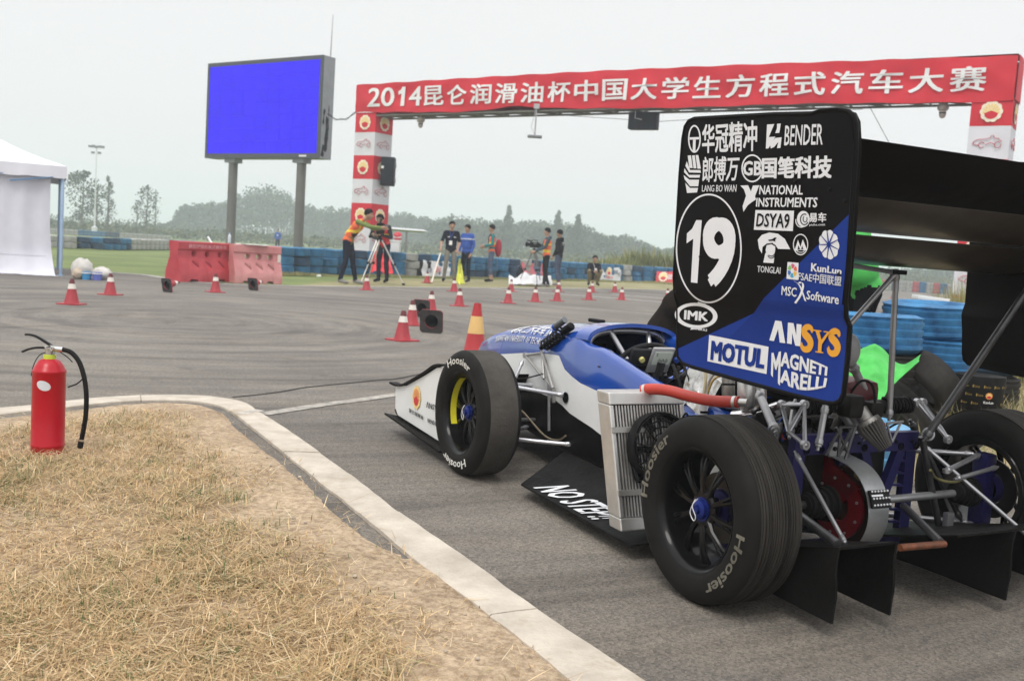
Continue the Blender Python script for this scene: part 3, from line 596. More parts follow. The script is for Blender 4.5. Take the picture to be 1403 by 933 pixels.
# ================================================================ tent
M_tent = mat('tent_fabric', (.72, .72, .78), .75, var=.05, vs=3, bump=.25, bs=6)
M_tentw = mat('tent_wall_fabric', (.66, .66, .73), .8, var=.06, vs=3, bump=.35, bs=5)
def wav(x, z, s): return math.sin(x*s)*.5+math.sin(x*s*2.3+z*1.3+1)*.3+math.sin(x*s*.6+z*.7+2)*.3
def tent():
    p0 = G(83, 378); ex = V((-.9, -.43, 0)).normalized(); ey = V((-.43, .9, 0)).normalized()
    t = thing('canopy_tent', 'white peaked canopy tent with one side wall at the left edge', 'tent', p0)
    S = 3.1; ze = 1.985; zv = 1.775; c = [V((0, 0, 0)), ex*S, ex*S+ey*S, ey*S]; pk = ex*S/2+ey*S/2+V((0, 0, 2.72))
    out_ = [V(q)+(q-(ex+ey)*S/2).normalized()*.09 for q in c]
    mb = MB()
    for i in range(4):
        a, b = out_[i]+V((0, 0, ze)), out_[(i+1) % 4]+V((0, 0, ze)); rows = []
        for j in range(9):
            f = j/8; r = []
            for k in range(9):
                g = k/8; q = a.lerp(b, g).lerp(pk, f); q.z -= math.sin(math.pi*f)*.07; r.append(q)
            rows.append(r)
        mb.grid(rows)
    mb.obj('roof', M_tent, t)
    for i in range(4):
        a, b = out_[i], out_[(i+1) % 4]; n = (b-a).cross(V((0, 0, 1))).normalized(); mb = MB(); rows = []
        for j in range(4):
            z = ze-(ze-zv)*j/3; rows.append([a.lerp(b, k/40)+n*(.012*wav(k*.5, z*5, 1.)*j/3)+V((0, 0, z-.02*(j == 3)*abs(wav(k*.4, 0, 1)))) for k in range(41)])
        mb.grid(rows).obj('valance', M_tent, t)
    M_leg = mat('tent_frame_paint', (.35, .48, .66), .4, .2)
    for q in c:
        l = MB(); l.box(q+V((0, 0, .95)), (.045, .045, 1.9), bev=.006); l.box(q+V((0, 0, .01)), (.09, .09, .02)); l.obj('leg', M_leg, t)
    br = MB(); a = c[0]+V((0, 0, 1.78)); 
    for i in range(4):
        s_ = ex*(.16+i*.7); br.tube([a+s_-ey*.05, a+s_+ex*.7+V((0, 0, -.12 if i % 2 == 0 else .0))-ey*.05], .014, 6)
    br.obj('truss_bar', mat('tent_truss_paint', (.12, .25, .45), .4), t)
    # side wall hangs inside, spills on the ground
    wl_ = MB(); rows = []
    for j in range(26):
        f = j/25; z = 1.82*(1-f); r = []
        for k in range(80):
            g = k/79; x = .2+g*3.9; fl = max(0, f-.72)/.28; sw = -.22*(max(0, f-.35)**2)*(1-min(1, g*3.2))*1.0
            q = ex*(x+sw*1.2)+ey*(.06+.055*wav(g*30+.6*f, z, 1.)-.10*fl*fl*max(0, 1-g*2.5)*3)+V((0, 0, max(.006, z-.02)))
            r.append(q)
        rows.append(r)
    # skirt spilled on the ground
    for s_ in (1, 2, 3): rows.append([rows[25][k]+V(ey)*(-.07*s_*max(.25, 1-k/22))-ex*.02*s_*max(0, 1-k/14)+V((0, 0, .012*abs(wav(k*.6, s_, 1)))) for k in range(80)])
    wl_.grid(rows).obj('side_wall', M_tentw, t, smooth=80)
    hm = MB(); hm.tube([rows[20][k]-V(ey)*.004 for k in range(2, 80)], .003, 4); hm.obj('hem_seam', mat('seam_thread', (.42, .42, .5)), t)
    mk = MB(); q = pk.lerp(out_[0]+V((0, 0, ze)), .28); mk.sphere(pk.lerp(out_[0].lerp(out_[1], .42)+V((0, 0, ze)), .42)-ey*.01, .07, 8, 6); mk.obj('roof_logo', M_red, t)
tent()
def bags():
    M_sack = mat('white_sack', (.55, .53, .5), .8, var=.25, vs=5, bump=.6, bs=12); p = G(112, 382)
    def lump(name, lab, q, s, M, cat='sack', sd=0.):
        mb = MB(); mb.sphere((0, 0, 0), 1, 22, 14)
        mb.v = [((x*(1+.22*noise.noise(V((x*2, y*2, z*2+sd)))))*s[0], y*(1+.2*noise.noise(V((x*2+5, y*2, z*2+sd))))*s[1], max(-.95, z*(1+.25*noise.noise(V((x*2.5, y*2+9, z*2+sd)))))*s[2]) for x, y, z in mb.v]
        o = mb.obj(name, M, loc=(q.x, q.y, s[2]*.94)); o['label'] = lab; o['category'] = cat
    lump('plastic_sack', 'large crumpled white plastic sack heaped beside the tent leg', p, (.19, .16, .19), M_sack, sd=1)
    lump('plastic_sack', 'smaller tan and white sack in front of the large sack by the tent', p+V((.02, -.22, 0)), (.10, .1, .1), mat('tan_sack', (.45, .37, .29), .8, var=.25, vs=6, bump=.5, bs=14), sd=4)
    lump('plastic_sack', 'long flat white sack at the right of the heap by the tent', p+V((.33, .05, 0)), (.18, .13, .12), M_sack, sd=7)
    for dx, c_, lab in ((.17, (.05, .28, .55), 'small bright blue tub at the foot of the sacks by the tent'), (.36, (.12, .16, .5), 'dark blue and white packet at the right end of the sacks by the tent')):
        mb = MB(); mb.lathe([(.001, 0), (.075, .002), (.085, .13), (.088, .14), (.08, .142), (.07, .02)], n=18); mb.lathe([(.089, .11), (.091, .12), (.089, .13)], n=18, m=1)
        o = mb.obj('tub', [mat('tub_plastic'+str(dx), c_, .35), M_white], loc=(p.x+dx, p.y-.2, 0)); o['label'] = lab; o['category'] = 'tub'
bags()
# ================================================================ LED screen
def led_screen():
    B_ = D(443, 75, 36.); A_ = D(285, 88, 39.4); zt = (A_.z+B_.z)/2; u = V((B_.x-A_.x, B_.y-A_.y, 0)); W_ = u.length; u.normalize(); bk = V((-u.y, u.x, 0)); bk = bk if bk.y > 0 else -bk
    H_ = 3.62; o0 = V((A_.x, A_.y, 0)); t = thing('led_screen', 'large outdoor video screen on two posts showing plain blue', 'video screen', o0)
    zb = zt-H_; print('LED', W_, zt, zb)
    M_cab = mat('cabinet_grey', (.26, .27, .29), .5, .3, var=.15, vs=2); M_dk = mat('cabinet_dark', (.06, .065, .075), .5)
    mb = MB(); dpt = .62
    def bx(mb_, u0, u1, d0, d1, z0, z1, m=0):
        P = [u*a+bk*b+V((0, 0, c)) for a in (u0, u1) for b in (d0, d1) for c in (z0, z1)]; mb_.add(P, [(0, 1, 3, 2), (4, 6, 7, 5), (0, 4, 5, 1), (2, 3, 7, 6), (0, 2, 6, 4), (1, 5, 7, 3)], m)
    bx(mb, 0, W_, .06, dpt, zb, zt); mb.obj('cabinet', M_cab, t)
    for a in ((0, W_, 0, .058, zt-.14, zt+.003), (0, W_, 0, .058, zb-.003, zb+.17), (0, .12, 0, .058, zb+.172, zt-.142), (W_-.12, W_+.003, 0, .058, zb+.172, zt-.142)):
        mb = MB(); bx(mb, *a); mb.obj('frame', M_dk, t)
    M = bpy.data.materials.new('led_panel'); M.use_nodes = True; n = M.node_tree; L = n.links.new; b = n.nodes['Principled BSDF']; b.inputs['Base Color'].default_value = (.01, .01, .04, 1); b.inputs['Roughness'].default_value = .7
    tcx = n.nodes.new('ShaderNodeTexCoord'); vo = n.nodes.new('ShaderNodeTexNoise'); vo.inputs['Scale'].default_value = 1.3; vo.inputs['Detail'].default_value = 12; vo.inputs['Roughness'].default_value = .8
    L(tcx.outputs['Object'], vo.inputs['Vector']); r = n.nodes.new('ShaderNodeValToRGB'); r.color_ramp.elements[0].position = .3; r.color_ramp.elements[0].color = (.018, .0, .8, 1); r.color_ramp.elements[1].position = .62; r.color_ramp.elements[1].color = (.024, .0, .98, 1)
    L(vo.outputs['Fac'], r.inputs[0]); L(r.outputs[0], b.inputs['Emission Color']); b.inputs['Emission Strength'].default_value = .92; b.inputs['Specular IOR Level'].default_value = .1
    # the screen is built of tile modules
    nx_, nz_ = 9, 7; x0, x1, z0, z1 = .12, W_-.12, zb+.17, zt-.14
    for i in range(nx_):
        for j in range(nz_):
            mb = MB(); e = .004; jit = random.uniform(0, .006)
            bx(mb, x0+(x1-x0)*i/nx_+e, x0+(x1-x0)*(i+1)/nx_-e, .012+jit, .055, z0+(z1-z0)*j/nz_+e, z0+(z1-z0)*(j+1)/nz_-e); mb.obj('panel', M, t)
    for f in (.215, .815):
        mb = MB(); q = u*W_*f+bk*.3; mb.lathe([(.175, -.05), (.175, zb-.12)], o=q, n=16); mb.obj('post', mat('post_steel', (.17, .165, .16), .55, .4, var=.15, vs=1.5), t)
        mb = MB(); bx(mb, W_*f-.28, W_*f+.28, .1, .5, zb-.16, zb-.004); mb.obj('bracket', M_cab, t)
    # torn side sheet on the right flank
    mb = MB(); 
    for (a, z, w_, h_) in ((.12, 1.45, .1, .5), (.24, 1.0, .16, .7), (.2, .5, .2, .55), (.36, 1.2, .08, .9), (.1, .3, .16, .4)):
        P = [u*(W_+.006)+bk*(a+random.uniform(-.03, .03)+x*w_)+V((0, 0, zb+z+y*h_-.2)) for x, y in ((0, 0), (.5, -.12), (1, .1), (.8, .5), (1, .9), (.45, 1.05), (.1, .8), (.25, .45))]
        mb.add(P, [tuple(range(8))])
    mb.obj('torn_vent', mat('dark_opening', (.015, .015, .018), .9), t, smooth=0)
    mb = MB(); mb.tube([u*W_*1.01+bk*.3+V((0, 0, zt)), u*W_*1.01+bk*.3+V((.02, 0, zt+1.45))], [.022, .008], 6); mb.obj('antenna', M_cab, t)
    mb = MB(); bx(mb, W_*.84, W_*.9, -.006, -.002, zb+.05, zb+.11); mb.obj('name_plate', M_white, t)
    return o0+u*W_+bk*.35, zb, zt
ledp = led_screen()
# ================================================================ banner arch
M_bred = mat('banner_red', (.60, .012, .03), .65, var=.1, vs=1.2, bump=.5, bs=3.5); M_bwhite = mat('banner_white', (.66, .66, .7), .7, var=.05, vs=1.5, bump=.4, bs=3)
M_gold = mat('emblem_gold', (.85, .62, .25), .6, var=.12, vs=20); M_cream = mat('emblem_cream', (.85, .76, .6), .6); M_line_red = mat('print_red', (.5, .12, .15), .6)
def emblem(f, r, mbs, light=True):
    # ten-petal blossom with a half sun; f(x, y) -> point
    g, rd, cr = mbs; k = 40; out_ = []
    for i in range(k*2):
        th = math.pi*i/k; rr = r*(.9+.1*abs(math.cos(th*5))); out_.append((math.cos(th)*rr, math.sin(th)*rr))
    cr.add([f(x, y, 0) for x, y in out_], [tuple(range(len(out_)))])
    for i in range(9):
        a0 = math.pi*(i+.12)/9*1.2-.33; a1 = math.pi*(i+.88)/9*1.2-.33
        P = [(0, -.18*r)]+[(math.cos(a)*r*.74, math.sin(a)*r*.74) for a in (a0, (a0+a1)/2, a1)]; g.add([f(x, y, 1) for x, y in P], [(0, 1, 2, 3)])
    P = [(-.6*r, -.16*r), (0, .08*r), (.6*r, -.16*r), (.5*r, -.46*r), (.24*r, -.65*r), (0, -.7*r), (-.24*r, -.65*r), (-.5*r, -.46*r)]
    rd.add([f(x, y, 2) for x, y in P], [(0, 1, 7), (1, 2, 3), (1, 3, 7), (3, 4, 6, 7), (4, 5, 6)])
def arch():
    A_ = V((D(488, 150, 33.).x, 33., 0)); B_ = V((D(1391, 120, 22.5).x, 22.5, 0)); u = (B_-A_); W_ = u.length; u.normalize(); bk = V((-u.y, u.x, 0)); bk = bk if bk.y > 0 else -bk
    t = thing('banner_arch', 'red cloth covered truss arch spanning the track with white Chinese title', 'arch', A_); cw = .86; zb, zt = 5.02, 6.0
    print('ARCH', A_, B_, W_)
    def F(p, z, n=0): return u*p-bk*n+V((0, 0, z))              # on the front face
    def S(p, z, n=0, x=cw): return u*(x+n)+bk*p+V((0, 0, z))
    def tpt(p): return 6.05+.09*math.sin(math.pi*p/W_)-.08*p/W_+.012*math.sin(p*5)
    def bpt(p): return 5.145-.0077*p+.02*math.sin(p*.9+1)+.012*math.sin(p*4.3)+.10*math.exp(-((p-6.2)/1.0)**2)
    mb = MB(); rows = []
    nn = 220
    def wr(p, v): return .022*math.sin(p*1.3+v*3)+.012*math.sin(p*3.3-v*5+1)+.004*math.sin(p*8.1+v*9)
    for j in range(13):
        v = j/12; rows.append([F(W_*i/nn, bpt(W_*i/nn)+(tpt(W_*i/nn)-bpt(W_*i/nn))*v, .03+wr(W_*i/nn, v)*(.35+math.sin(math.pi*v))) for i in range(nn+1)])
    mb.grid(rows); mb.grid([[S(0-.03, zb+.0+(zt-zb)*j/4, .03, W_), S(cw*.5, zb+(zt-zb)*j/4, .05, W_), S(cw, zb+(zt-zb)*j/4, .03, W_)] for j in range(5)]); mb.grid([[F(W_*i/40, zt+.02, 0), F(W_*i/40, zt+.02, -cw)] for i in range(41)])
    mb.grid([[F(W_*i/40, zb+.1, -cw), F(W_*i/40, zt, -cw)] for i in range(41)]); mb.obj('beam_cover', M_bred, t, smooth=60)
    # truss inside
    tr = MB()
    for (z, n) in ((zb+.04, 0), (zb+.04, -cw), (zt-.04, 0), (zt-.04, -cw)): tr.tube([F(.02, z, n-.03 if n == 0 else n+.03), F(W_-.02, z, n-.03 if n == 0 else n+.03)], .03, 6)
    k = int(W_/.9)
    for i in range(k):
        a = W_*i/k; b = W_*(i+1)/k; tr.tube([F(a, zb+.04, -.04), F(b, zb+.04, -cw+.04)], .02, 5); tr.tube([F(b, zb+.04, -.04), F(b, zb+.04, -cw+.04)], .02, 5)
    tr.obj('truss', mat('truss_steel', (.2, .19, .17), .5, .5), t)
    pl = MB(); rows = [[F(W_*i/60, zb+.09+.02*math.sin(i*1.7), -.06), F(W_*i/60, zb+.085, -cw+.06)] for i in range(61)]; pl.grid(rows).obj('underside_cloth', mat('grey_cloth', (.13, .11, .1), .8, var=.4, vs=2), t)
    # columns: bands of cloth
    zs = [5.19, 4.56, 3.82, 3.06, 2.28, 1.5, .74, .0]
    for ci, x0 in enumerate((0, W_-cw)):
        for bi in range(7):
            z1, z0 = [max(0, q-(.11 if ci else .03)*(1 if q > 0 else 0)) for q in zs[bi:bi+2]]; red = bi % 2 == 0; mb = MB()
            def wv(p, z): return .012*math.sin(p*6+z*5)+.008*math.sin(p*3-z*9)
            e = .002 if red else 0
            for fn in (0, 1, 2, 3):
                rows = []
                for j in range(7):
                    z = z0+(z1-z0)*j/6; r = []
                    for i in range(9):
                        p = cw*i/8
                        if fn == 0: r.append(F(x0+p, z, .0+wv(p, z)*math.sin(math.pi*i/8)+e))
                        elif fn == 1: r.append(S(p, z, wv(p, z+1)*math.sin(math.pi*i/8)+e, x0+cw))
                        elif fn == 2: r.append(F(x0+p, z, -cw))
                        else: r.append(S(p, z, 0, x0))
                    rows.append(r)
                mb.grid(rows)
            mb.obj('column_band', M_bred if red else M_bwhite, t, smooth=60, label=('red' if red else 'white')+' cloth band of the '+('left' if ci == 0 else 'right')+' column')
            zc = (z0+z1)/2
            for side in (0, 1):
                g = MB(); rd = MB(); cr = MB(); ln = MB()
                def f(x, y, lv, s=side, zc=zc): return F(x0+cw*.5+x, zc+y, .022+lv*.003) if s == 0 else S(cw*.5+x, zc+y, .022+lv*.003, x0+cw)
                if red:
                    emblem(f, .24, (g, rd, cr)); em = MB(); 
                    for q, mi in ((cr, 0), (g, 1), (rd, 2)): em.add(q.v, q.f, mi)
                    em.obj('emblem', [M_cream, M_gold, M_bred], t, smooth=0)
                else:
                    def cir(cx, cy, r, a0=0, a1=6.283): return [f(cx+math.cos(a0+(a1-a0)*i/16)*r, cy+math.sin(a0+(a1-a0)*i/16)*r, 1) for i in range(17)]
                    for pth in (cir(-.13, -.05, .06, .4, 5.6), cir(.2, -.05, .065, .8, 6.6), [f(x, y, 1) for x, y in ((-.32, -.03), (-.3, .03), (-.22, .07), (-.05, .08), (.03, .1), (.05, .15), (.1, .16), (.12, .09), (.2, .09), (.27, .02))], [f(x, y, 1) for x, y in ((-.32, -.03), (-.22, -.06), (-.19, -.05))], [f(x, y, 1) for x, y in ((-.06, -.05), (.05, 0), (.13, -.04))]):
                        ln.tube(pth, .009, 4, caps=False)
                    ln.obj('car_drawing', M_line_red, t)
    # title lettering
    T = '2014昆仑润滑油杯中国大学生方程式汽车大赛'
    def on(px, py): return PL(px, py, A_, np.array([-u.y, u.x, 0]))-A_
    def pz(p): return p.dot(u), p.z
    a0, zA = pz(on(505, 147)); a1, _ = pz(on(1355, 125)); _, zT = pz(on(1355, 92)); _, zT0 = pz(on(505, 122)); _, zB1 = pz(on(1355, 125)); print('title', a0, a1, zA, zT0, zB1, zT)
    n_ = 4*.62+len(T)-4; step = (a1-a0)/n_; cur = a0; asp_ = {'2': .62, '0': .62, '1': .36, '4': .64}
    for ch in T:
        wch = step*.62 if ch in '2014' else step; mb = MB(); gap = step*(.04 if ch in '204' else .17 if ch == '1' else .09)
        fr = (cur-a0)/(a1-a0); z0_ = zA+(zB1-zA)*fr; z1_ = zT0+(zT-zT0)*fr
        def f(x, y, c=cur, ww=wch, g=gap, z0_=z0_, z1_=z1_):
            p = c+g+(ww-2*g)*x; z = z0_+(z1_-z0_)*y; v = (z-bpt(p))/(tpt(p)-bpt(p)); return F(p, z, .062+wr(p, v)*(.35+math.sin(math.pi*min(1, max(0, v)))))
        letter(mb, ch, f, .022, 0, 3, -bk).obj('title_character', M_bwhite if False else mat('print_white', (.78, .78, .78), .6, var=.03), t, smooth=0); cur += wch
    # things hung from the beam
    def bl(px): p = on(px, 140); return p.dot(u)
    M_cam = mat('camera_housing', (.42, .36, .33), .45); 
    for px, lab in ((571, 'small beige dome camera hung under the left end of the arch'), (1290, 'beige dome camera hung under the right end of the arch')):
        q = A_+F(bl(px), zb+.04, -.25); o = MB(); s_ = 1.0
        o.tube([(0, 0, .04), (0, 0, -.04)], .03, 8); o.lathe([(.001, -.03), (.1, -.05), (.125, -.1), (.125, -.17), (.105, -.2), (.08, -.21), (.075, -.32), (.05, -.37), (.001, -.39)], n=20)
        t2 = thing('dome_camera', lab, 'camera', q, 0, 'dome cameras under the arch'); o.obj('housing', M_cam, t2); g_ = MB(); g_.lathe([(.078, -.215), (.078, -.27), (.076, -.29)], n=20); g_.obj('lens_ring', M_blackmetal, t2)
    q = A_+F(bl(737), zb+.16, .05); t2 = thing('hanging_lamp', 'small lamp on a drop rod hanging under the arch banner', 'lamp', q)
    o = MB(); o.box((0, 0, 0), (.16, .1, .14)); o.tube([(0, 0, 0), (0, 0, -.82)], .022, 8); o.tube([(-.01, 0, 0), (-.12, 0, -.6), (0, 0, -.82)], .008, 5); o.obj('drop_rod', mat('pale_steel', (.45, .45, .46), .4, .4), t2)
    o = MB(); o.box((0, 0, -.86), (.42, .26, .07), bev=.02); o.obj('lamp_head', mat('lamp_grey', (.2, .21, .22), .5), t2)
    q = A_+F(bl(876), zb-.0, -.35); t2 = thing('hanging_speaker', 'black flat box hung under the middle of the arch banner', 'speaker', q); yawu = math.atan2(u.y, u.x)
    o = MB(); rz = Matrix.Rotation(yawu+.12, 3, 'Z'); o.box((0, 0, -.26), (.8, .3, .46), rz, bev=.015); o.obj('cabinet', mat('speaker_black', (.03, .035, .045), .5), t2); o = MB(); fr = rz @ V((-.02, -.17, 0))
    o.tube([rz @ V((-.2, -.16, .0)), rz @ V((-.2, -.16, -.2)), rz @ V((0, -.16, -.24))], .012, 5); o.obj('bracket', mat('pale_steel', (.45, .45, .46)), t2)
    # loudspeaker clamped to the left column (right side)
    q = A_+u*(cw+.02)+bk*.35+V((0, 0, 0)); t2 = thing('column_loudspeaker', 'black loudspeaker cabinet clamped to the inner side of the left column', 'speaker', q)
    zc = 3.32; o = MB(); o.box((.24, -.0, zc), (.44, .42, .92), bev=.03); o.obj('cabinet', mat('speaker_black', (.03, .035, .045), .5), t2); o = MB(); o.box((.08, -.215, zc+.12), (.08, .012, .08)); o.obj('badge', M_white, t2)
    for dz in (-.28, .2):
        o = MB(); o.lathe([(.001, 0), (.1, .01), (.12, .04), (.06, .12), (.03, .15)], o=(.5, -.0, zc+dz), axis=(-1, 0, 0), n=14); o.obj('horn', mat('horn_grey', (.16, .16, .17), .5), t2)
    # cable from the screen
    c0 = ledp[0]+V((0, 0, ledp[1]+1.6)); c1 = A_+V((0, 0, zb+.15)); P = [c0.lerp(c1, i/12)-V((0, 0, .22*math.sin(math.pi*i/12))) for i in range(13)]
    o = MB(); o.tube(P, .014, 5); o.tube([p+V((0, 0, .05*math.sin(i*1.3))) for i, p in enumerate(P)], .01, 5); o = o.obj('cable', M_blackmetal); o['label'] = 'grey cable slung between the video screen and the arch'; o['category'] = 'cable'
    o = MB(); a = A_+F(bl(1185), zb+.02, -.4); b = D(1235, 215, 20.); o.tube([a, b+V((.3, 0, -.6))], .007, 5); o = o.obj('guy_wire', M_blackmetal); o['label'] = 'thin wire running down from the arch beam behind the rear wing'; o['category'] = 'wire'
    o = MB(); o.tube([A_+F(bl(760), zb-.06, -.2), A_+F(bl(900), zb-.30, -.2), A_+F(bl(1180), zb-.1, -.2)], .007, 5); o = o.obj('slack_wire', M_blackmetal); o['label'] = 'thin slack wire under the middle of the arch beam'; o['category'] = 'wire'
arch()
# ================================================================ water barriers
def barrier(p0, p1, cols, label, text, see=True):
    u = V((p1.x-p0.x, p1.y-p0.y, 0)); W_ = u.length; u.normalize(); yaw = math.atan2(u.y, u.x); t = thing('water_barrier', label, 'barrier', p0, yaw, 'plastic water barriers'); H_ = .76
    prof = [(-.20, .05), (-.205, .12), (-.20, .2), (-.12, .43), (-.10, .47), (-.095, .60), (-.12, .62), (-.125, .755), (-.11, .77), (.11, .77), (.125, .755), (.12, .62), (.095, .60), (.10, .47), (.12, .43), (.2, .2), (.205, .12), (.20, .05)]
    mb = MB(); ns = 36; rows = []
    for i in range(ns+1):
        x = W_*i/ns; e = .012 if i in (0, ns) else 0; r = []
        for y, z in prof:
            k = math.exp(-((x-W_*.3)/.11)**2)+math.exp(-((x-W_*.72)/.11)**2)
            yy = y*(1+.0*k); zz = z
            if z < .44 and .05 < x < W_-.05:
                yy = y*(.9+.1*abs(math.cos(x/W_*math.pi*3))**.5)
            if z <= .051: zz = .0 if not (.17 < x/W_ < .33 or .67 < x/W_ < .83) else .05
            r.append(V((x, yy*(1-e*2), zz)))
        rows.append(r)
    mb.grid(rows); k = len(prof); mb.f.append(tuple(range(k))); mb.m.append(0); mb.f.append(tuple(range(ns*k, (ns+1)*k))); mb.m.append(0)
    mb.f += [(i*k, (i+1)*k, (i+2)*k-1, (i+1)*k-1) for i in range(ns)]; mb.m += [0]*ns
    M = mat('barrier_plastic_'+cols[0], cols[1], .5, var=.12, vs=3, c2=cols[2], bump=.15, bs=12); o = mb.obj('body', M, t, smooth=30)
    cut = MB()
    for f in (.29, .53, .77): cut.tube([(W_*f, -.3, .535), (W_*f, .3, .535)], .062, 20)
    for f in (.24, .48, .72):
        c_ = Matrix.Rotation(R(38), 3, 'Y'); cut.box((W_*(f+.05), -.17, .33), (.17, .1, .016), c_)
    c = cut.obj('cutter', M, t); md = o.modifiers.new('b', 'BOOLEAN'); md.operation = 'DIFFERENCE'; md.object = c; md.solver = 'EXACT'
    dg = bpy.context.evaluated_depsgraph_get(); nm = bpy.data.meshes.new_from_object(o.evaluated_get(dg)); print('bool', len(nm.polygons)); o.modifiers.clear(); o.data = nm; bpy.data.objects.remove(c)
    if text:
        q = MB(); letter(q, text, lambda a, b: V((W_*(.17+.7*a), -.1285, .645+.075*b)), .012, 0, 1); q.obj('lettering', mat('faded_print', (.72, .35, .38), .6), t, smooth=0)
    q = MB(); q.box((W_*.95, -.131, .52), (.07, .012, .16)); q.obj('reflector', mat('reflector_white', (.72, .62, .55), .4), t)
    return t
barrier(G(236.5, 385.5), G(311, 385.8), ('pinkred', (.46, .03, .045), (.56, .075, .09)), 'strong red plastic water barrier with a line of pale lettering, left one', '襄阳梦想方程式赛车场')
barrier(G(315.5, 387), G(380, 389), ('palepink', (.58, .20, .20), (.64, .30, .29)), 'faded pale pink plastic water barrier, right one', None)
def sticks():
    M_w = mat('pole_white', (.7, .7, .72), .4)
    for (a, b, r_, lab) in ((D(285, 325, 21.2), D(293, 338, 20.6), .02, 'thin white pole leaning behind the red barrier'), (G(323, 384.5, .02), D(311, 366, 20.2), .018, 'white stick leaning in the gap between the two barriers')):
        o = MB(); o.tube([a, b], r_, 8); o = o.obj('pole', M_w); o['label'] = lab; o['category'] = 'pole'
    p = D(314, 336.5, 20.9); z = .775; t = thing('water_bottle', 'clear plastic water bottle standing on top of the barriers where they meet', 'bottle', (p.x, p.y, z))
    o = MB(); o.lathe([(.001, 0), (.032, .0), (.035, .02), (.033, .07), (.035, .12), (.03, .155), (.013, .185), (.013, .2)], n=14); o.obj('bottle_body', mat('clear_plastic', (.62, .68, .75), .15), t); o = MB(); o.lathe([(.015, .198), (.015, .22), (.001, .222)], n=12); o.obj('cap', mat('cap_blue', (.1, .3, .6)), t)
    o = MB(); rows = [[V((x, y, .772+.012*noise.noise(V((x*9, y*9, 0))))) for x in np.linspace(0, .62, 12)] for y in np.linspace(-.14, .12, 5)]
    p = G(321, 387); o.grid(rows, thick=(0, 0, .008)); o = o.obj('white_sheet', M_white, loc=(p.x+.02, p.y+.0, 0)); o.rotation_euler = (0, 0, R(22)); o['label'] = 'white board lying on top of the pale pink barrier'; o['category'] = 'board'
    o = MB(); o.lathe([(.001, 0), (.03, 0), (.03, .16), (.012, .2), (.001, .2)], n=10); p = G(435, 380); o = o.obj('litter_bottle', M_white, loc=(p.x, p.y, .03)); o.rotation_euler = (R(85), .3, .6); o['label'] = 'white plastic bottle lying in the grass by the long tyre wall'; o['category'] = 'bottle'
sticks()
# ================================================================ traffic cones
M_cone = mat('cone_red', (.36, .028, .04), .5, var=.18, vs=8); M_cb2 = mat('cone_band', (.72, .68, .62), .4, var=.08, vs=12); M_ctip = mat('cone_tip', (.14, .025, .03), .55); M_cin = mat('cone_inside', (.03, .03, .03), .8)
M_cbase = mat('cone_base_underside', (.055, .05, .05), .8, var=.3, vs=10)
def cone_proto(mats, H_=.3, b=.135, r0=.085, r1=.022, z_=(.62, .82), name='traffic_cone'):
    t = thing(name, '', 'traffic cone'); Mc, Mb, Mt = mats
    def rr(z): return r0+(r1-r0)*(z-.015)/(H_-.015)
    pl = MB(); k = 32; th = .014; outer = []; inner = []
    for i in range(k):
        a = 2*math.pi*(i+.5)/k; cc, ss = math.cos(a), math.sin(a); s_ = b/max(abs(cc), abs(ss)); s_ = min(s_, b*1.28); outer.append((cc*s_, ss*s_)); inner.append((cc*r0*.92, ss*r0*.92))
    vs = [(x, y, 0) for x, y in outer]+[(x, y, 0) for x, y in inner]+[(x, y, th) for x, y in outer]+[(x, y, th) for x, y in inner]; fs = []; ms = []
    for i in range(k):
        j = (i+1) % k; fs += [(i, j, k+j, k+i), (2*k+i, 3*k+i, 3*k+j, 2*k+j), (i, 2*k+i, 2*k+j, j), (k+i, k+j, 3*k+j, 3*k+i)]; ms += [1, 0, 0, 0]
    pl.v = vs; pl.f = fs; pl.m = ms; pl.obj('base', [Mc, M_cbase], t, smooth=30)
    o = MB(); za, zb_ = H_*z_[0], H_*z_[1]
    o.lathe([(rr(.0145)+.004, .0145), (rr(.02), .024), (rr(za), za), (rr(zb_), zb_), (rr(H_), H_), (rr(H_)*.7, H_), (rr(za)-.006, za), (r0*.9, .0145)], n=22, mats=[0, 0, 0, 1, 1, 2, 2]); o.obj('body', [Mc, Mt, M_cin], t)
    o = MB(); o.lathe([(rr(za)+.0015, za), (rr(zb_)+.0015, zb_)], n=22); o.obj('reflective_band', Mb, t); return t
c0 = cone_proto((M_cone, M_cb2, M_ctip))
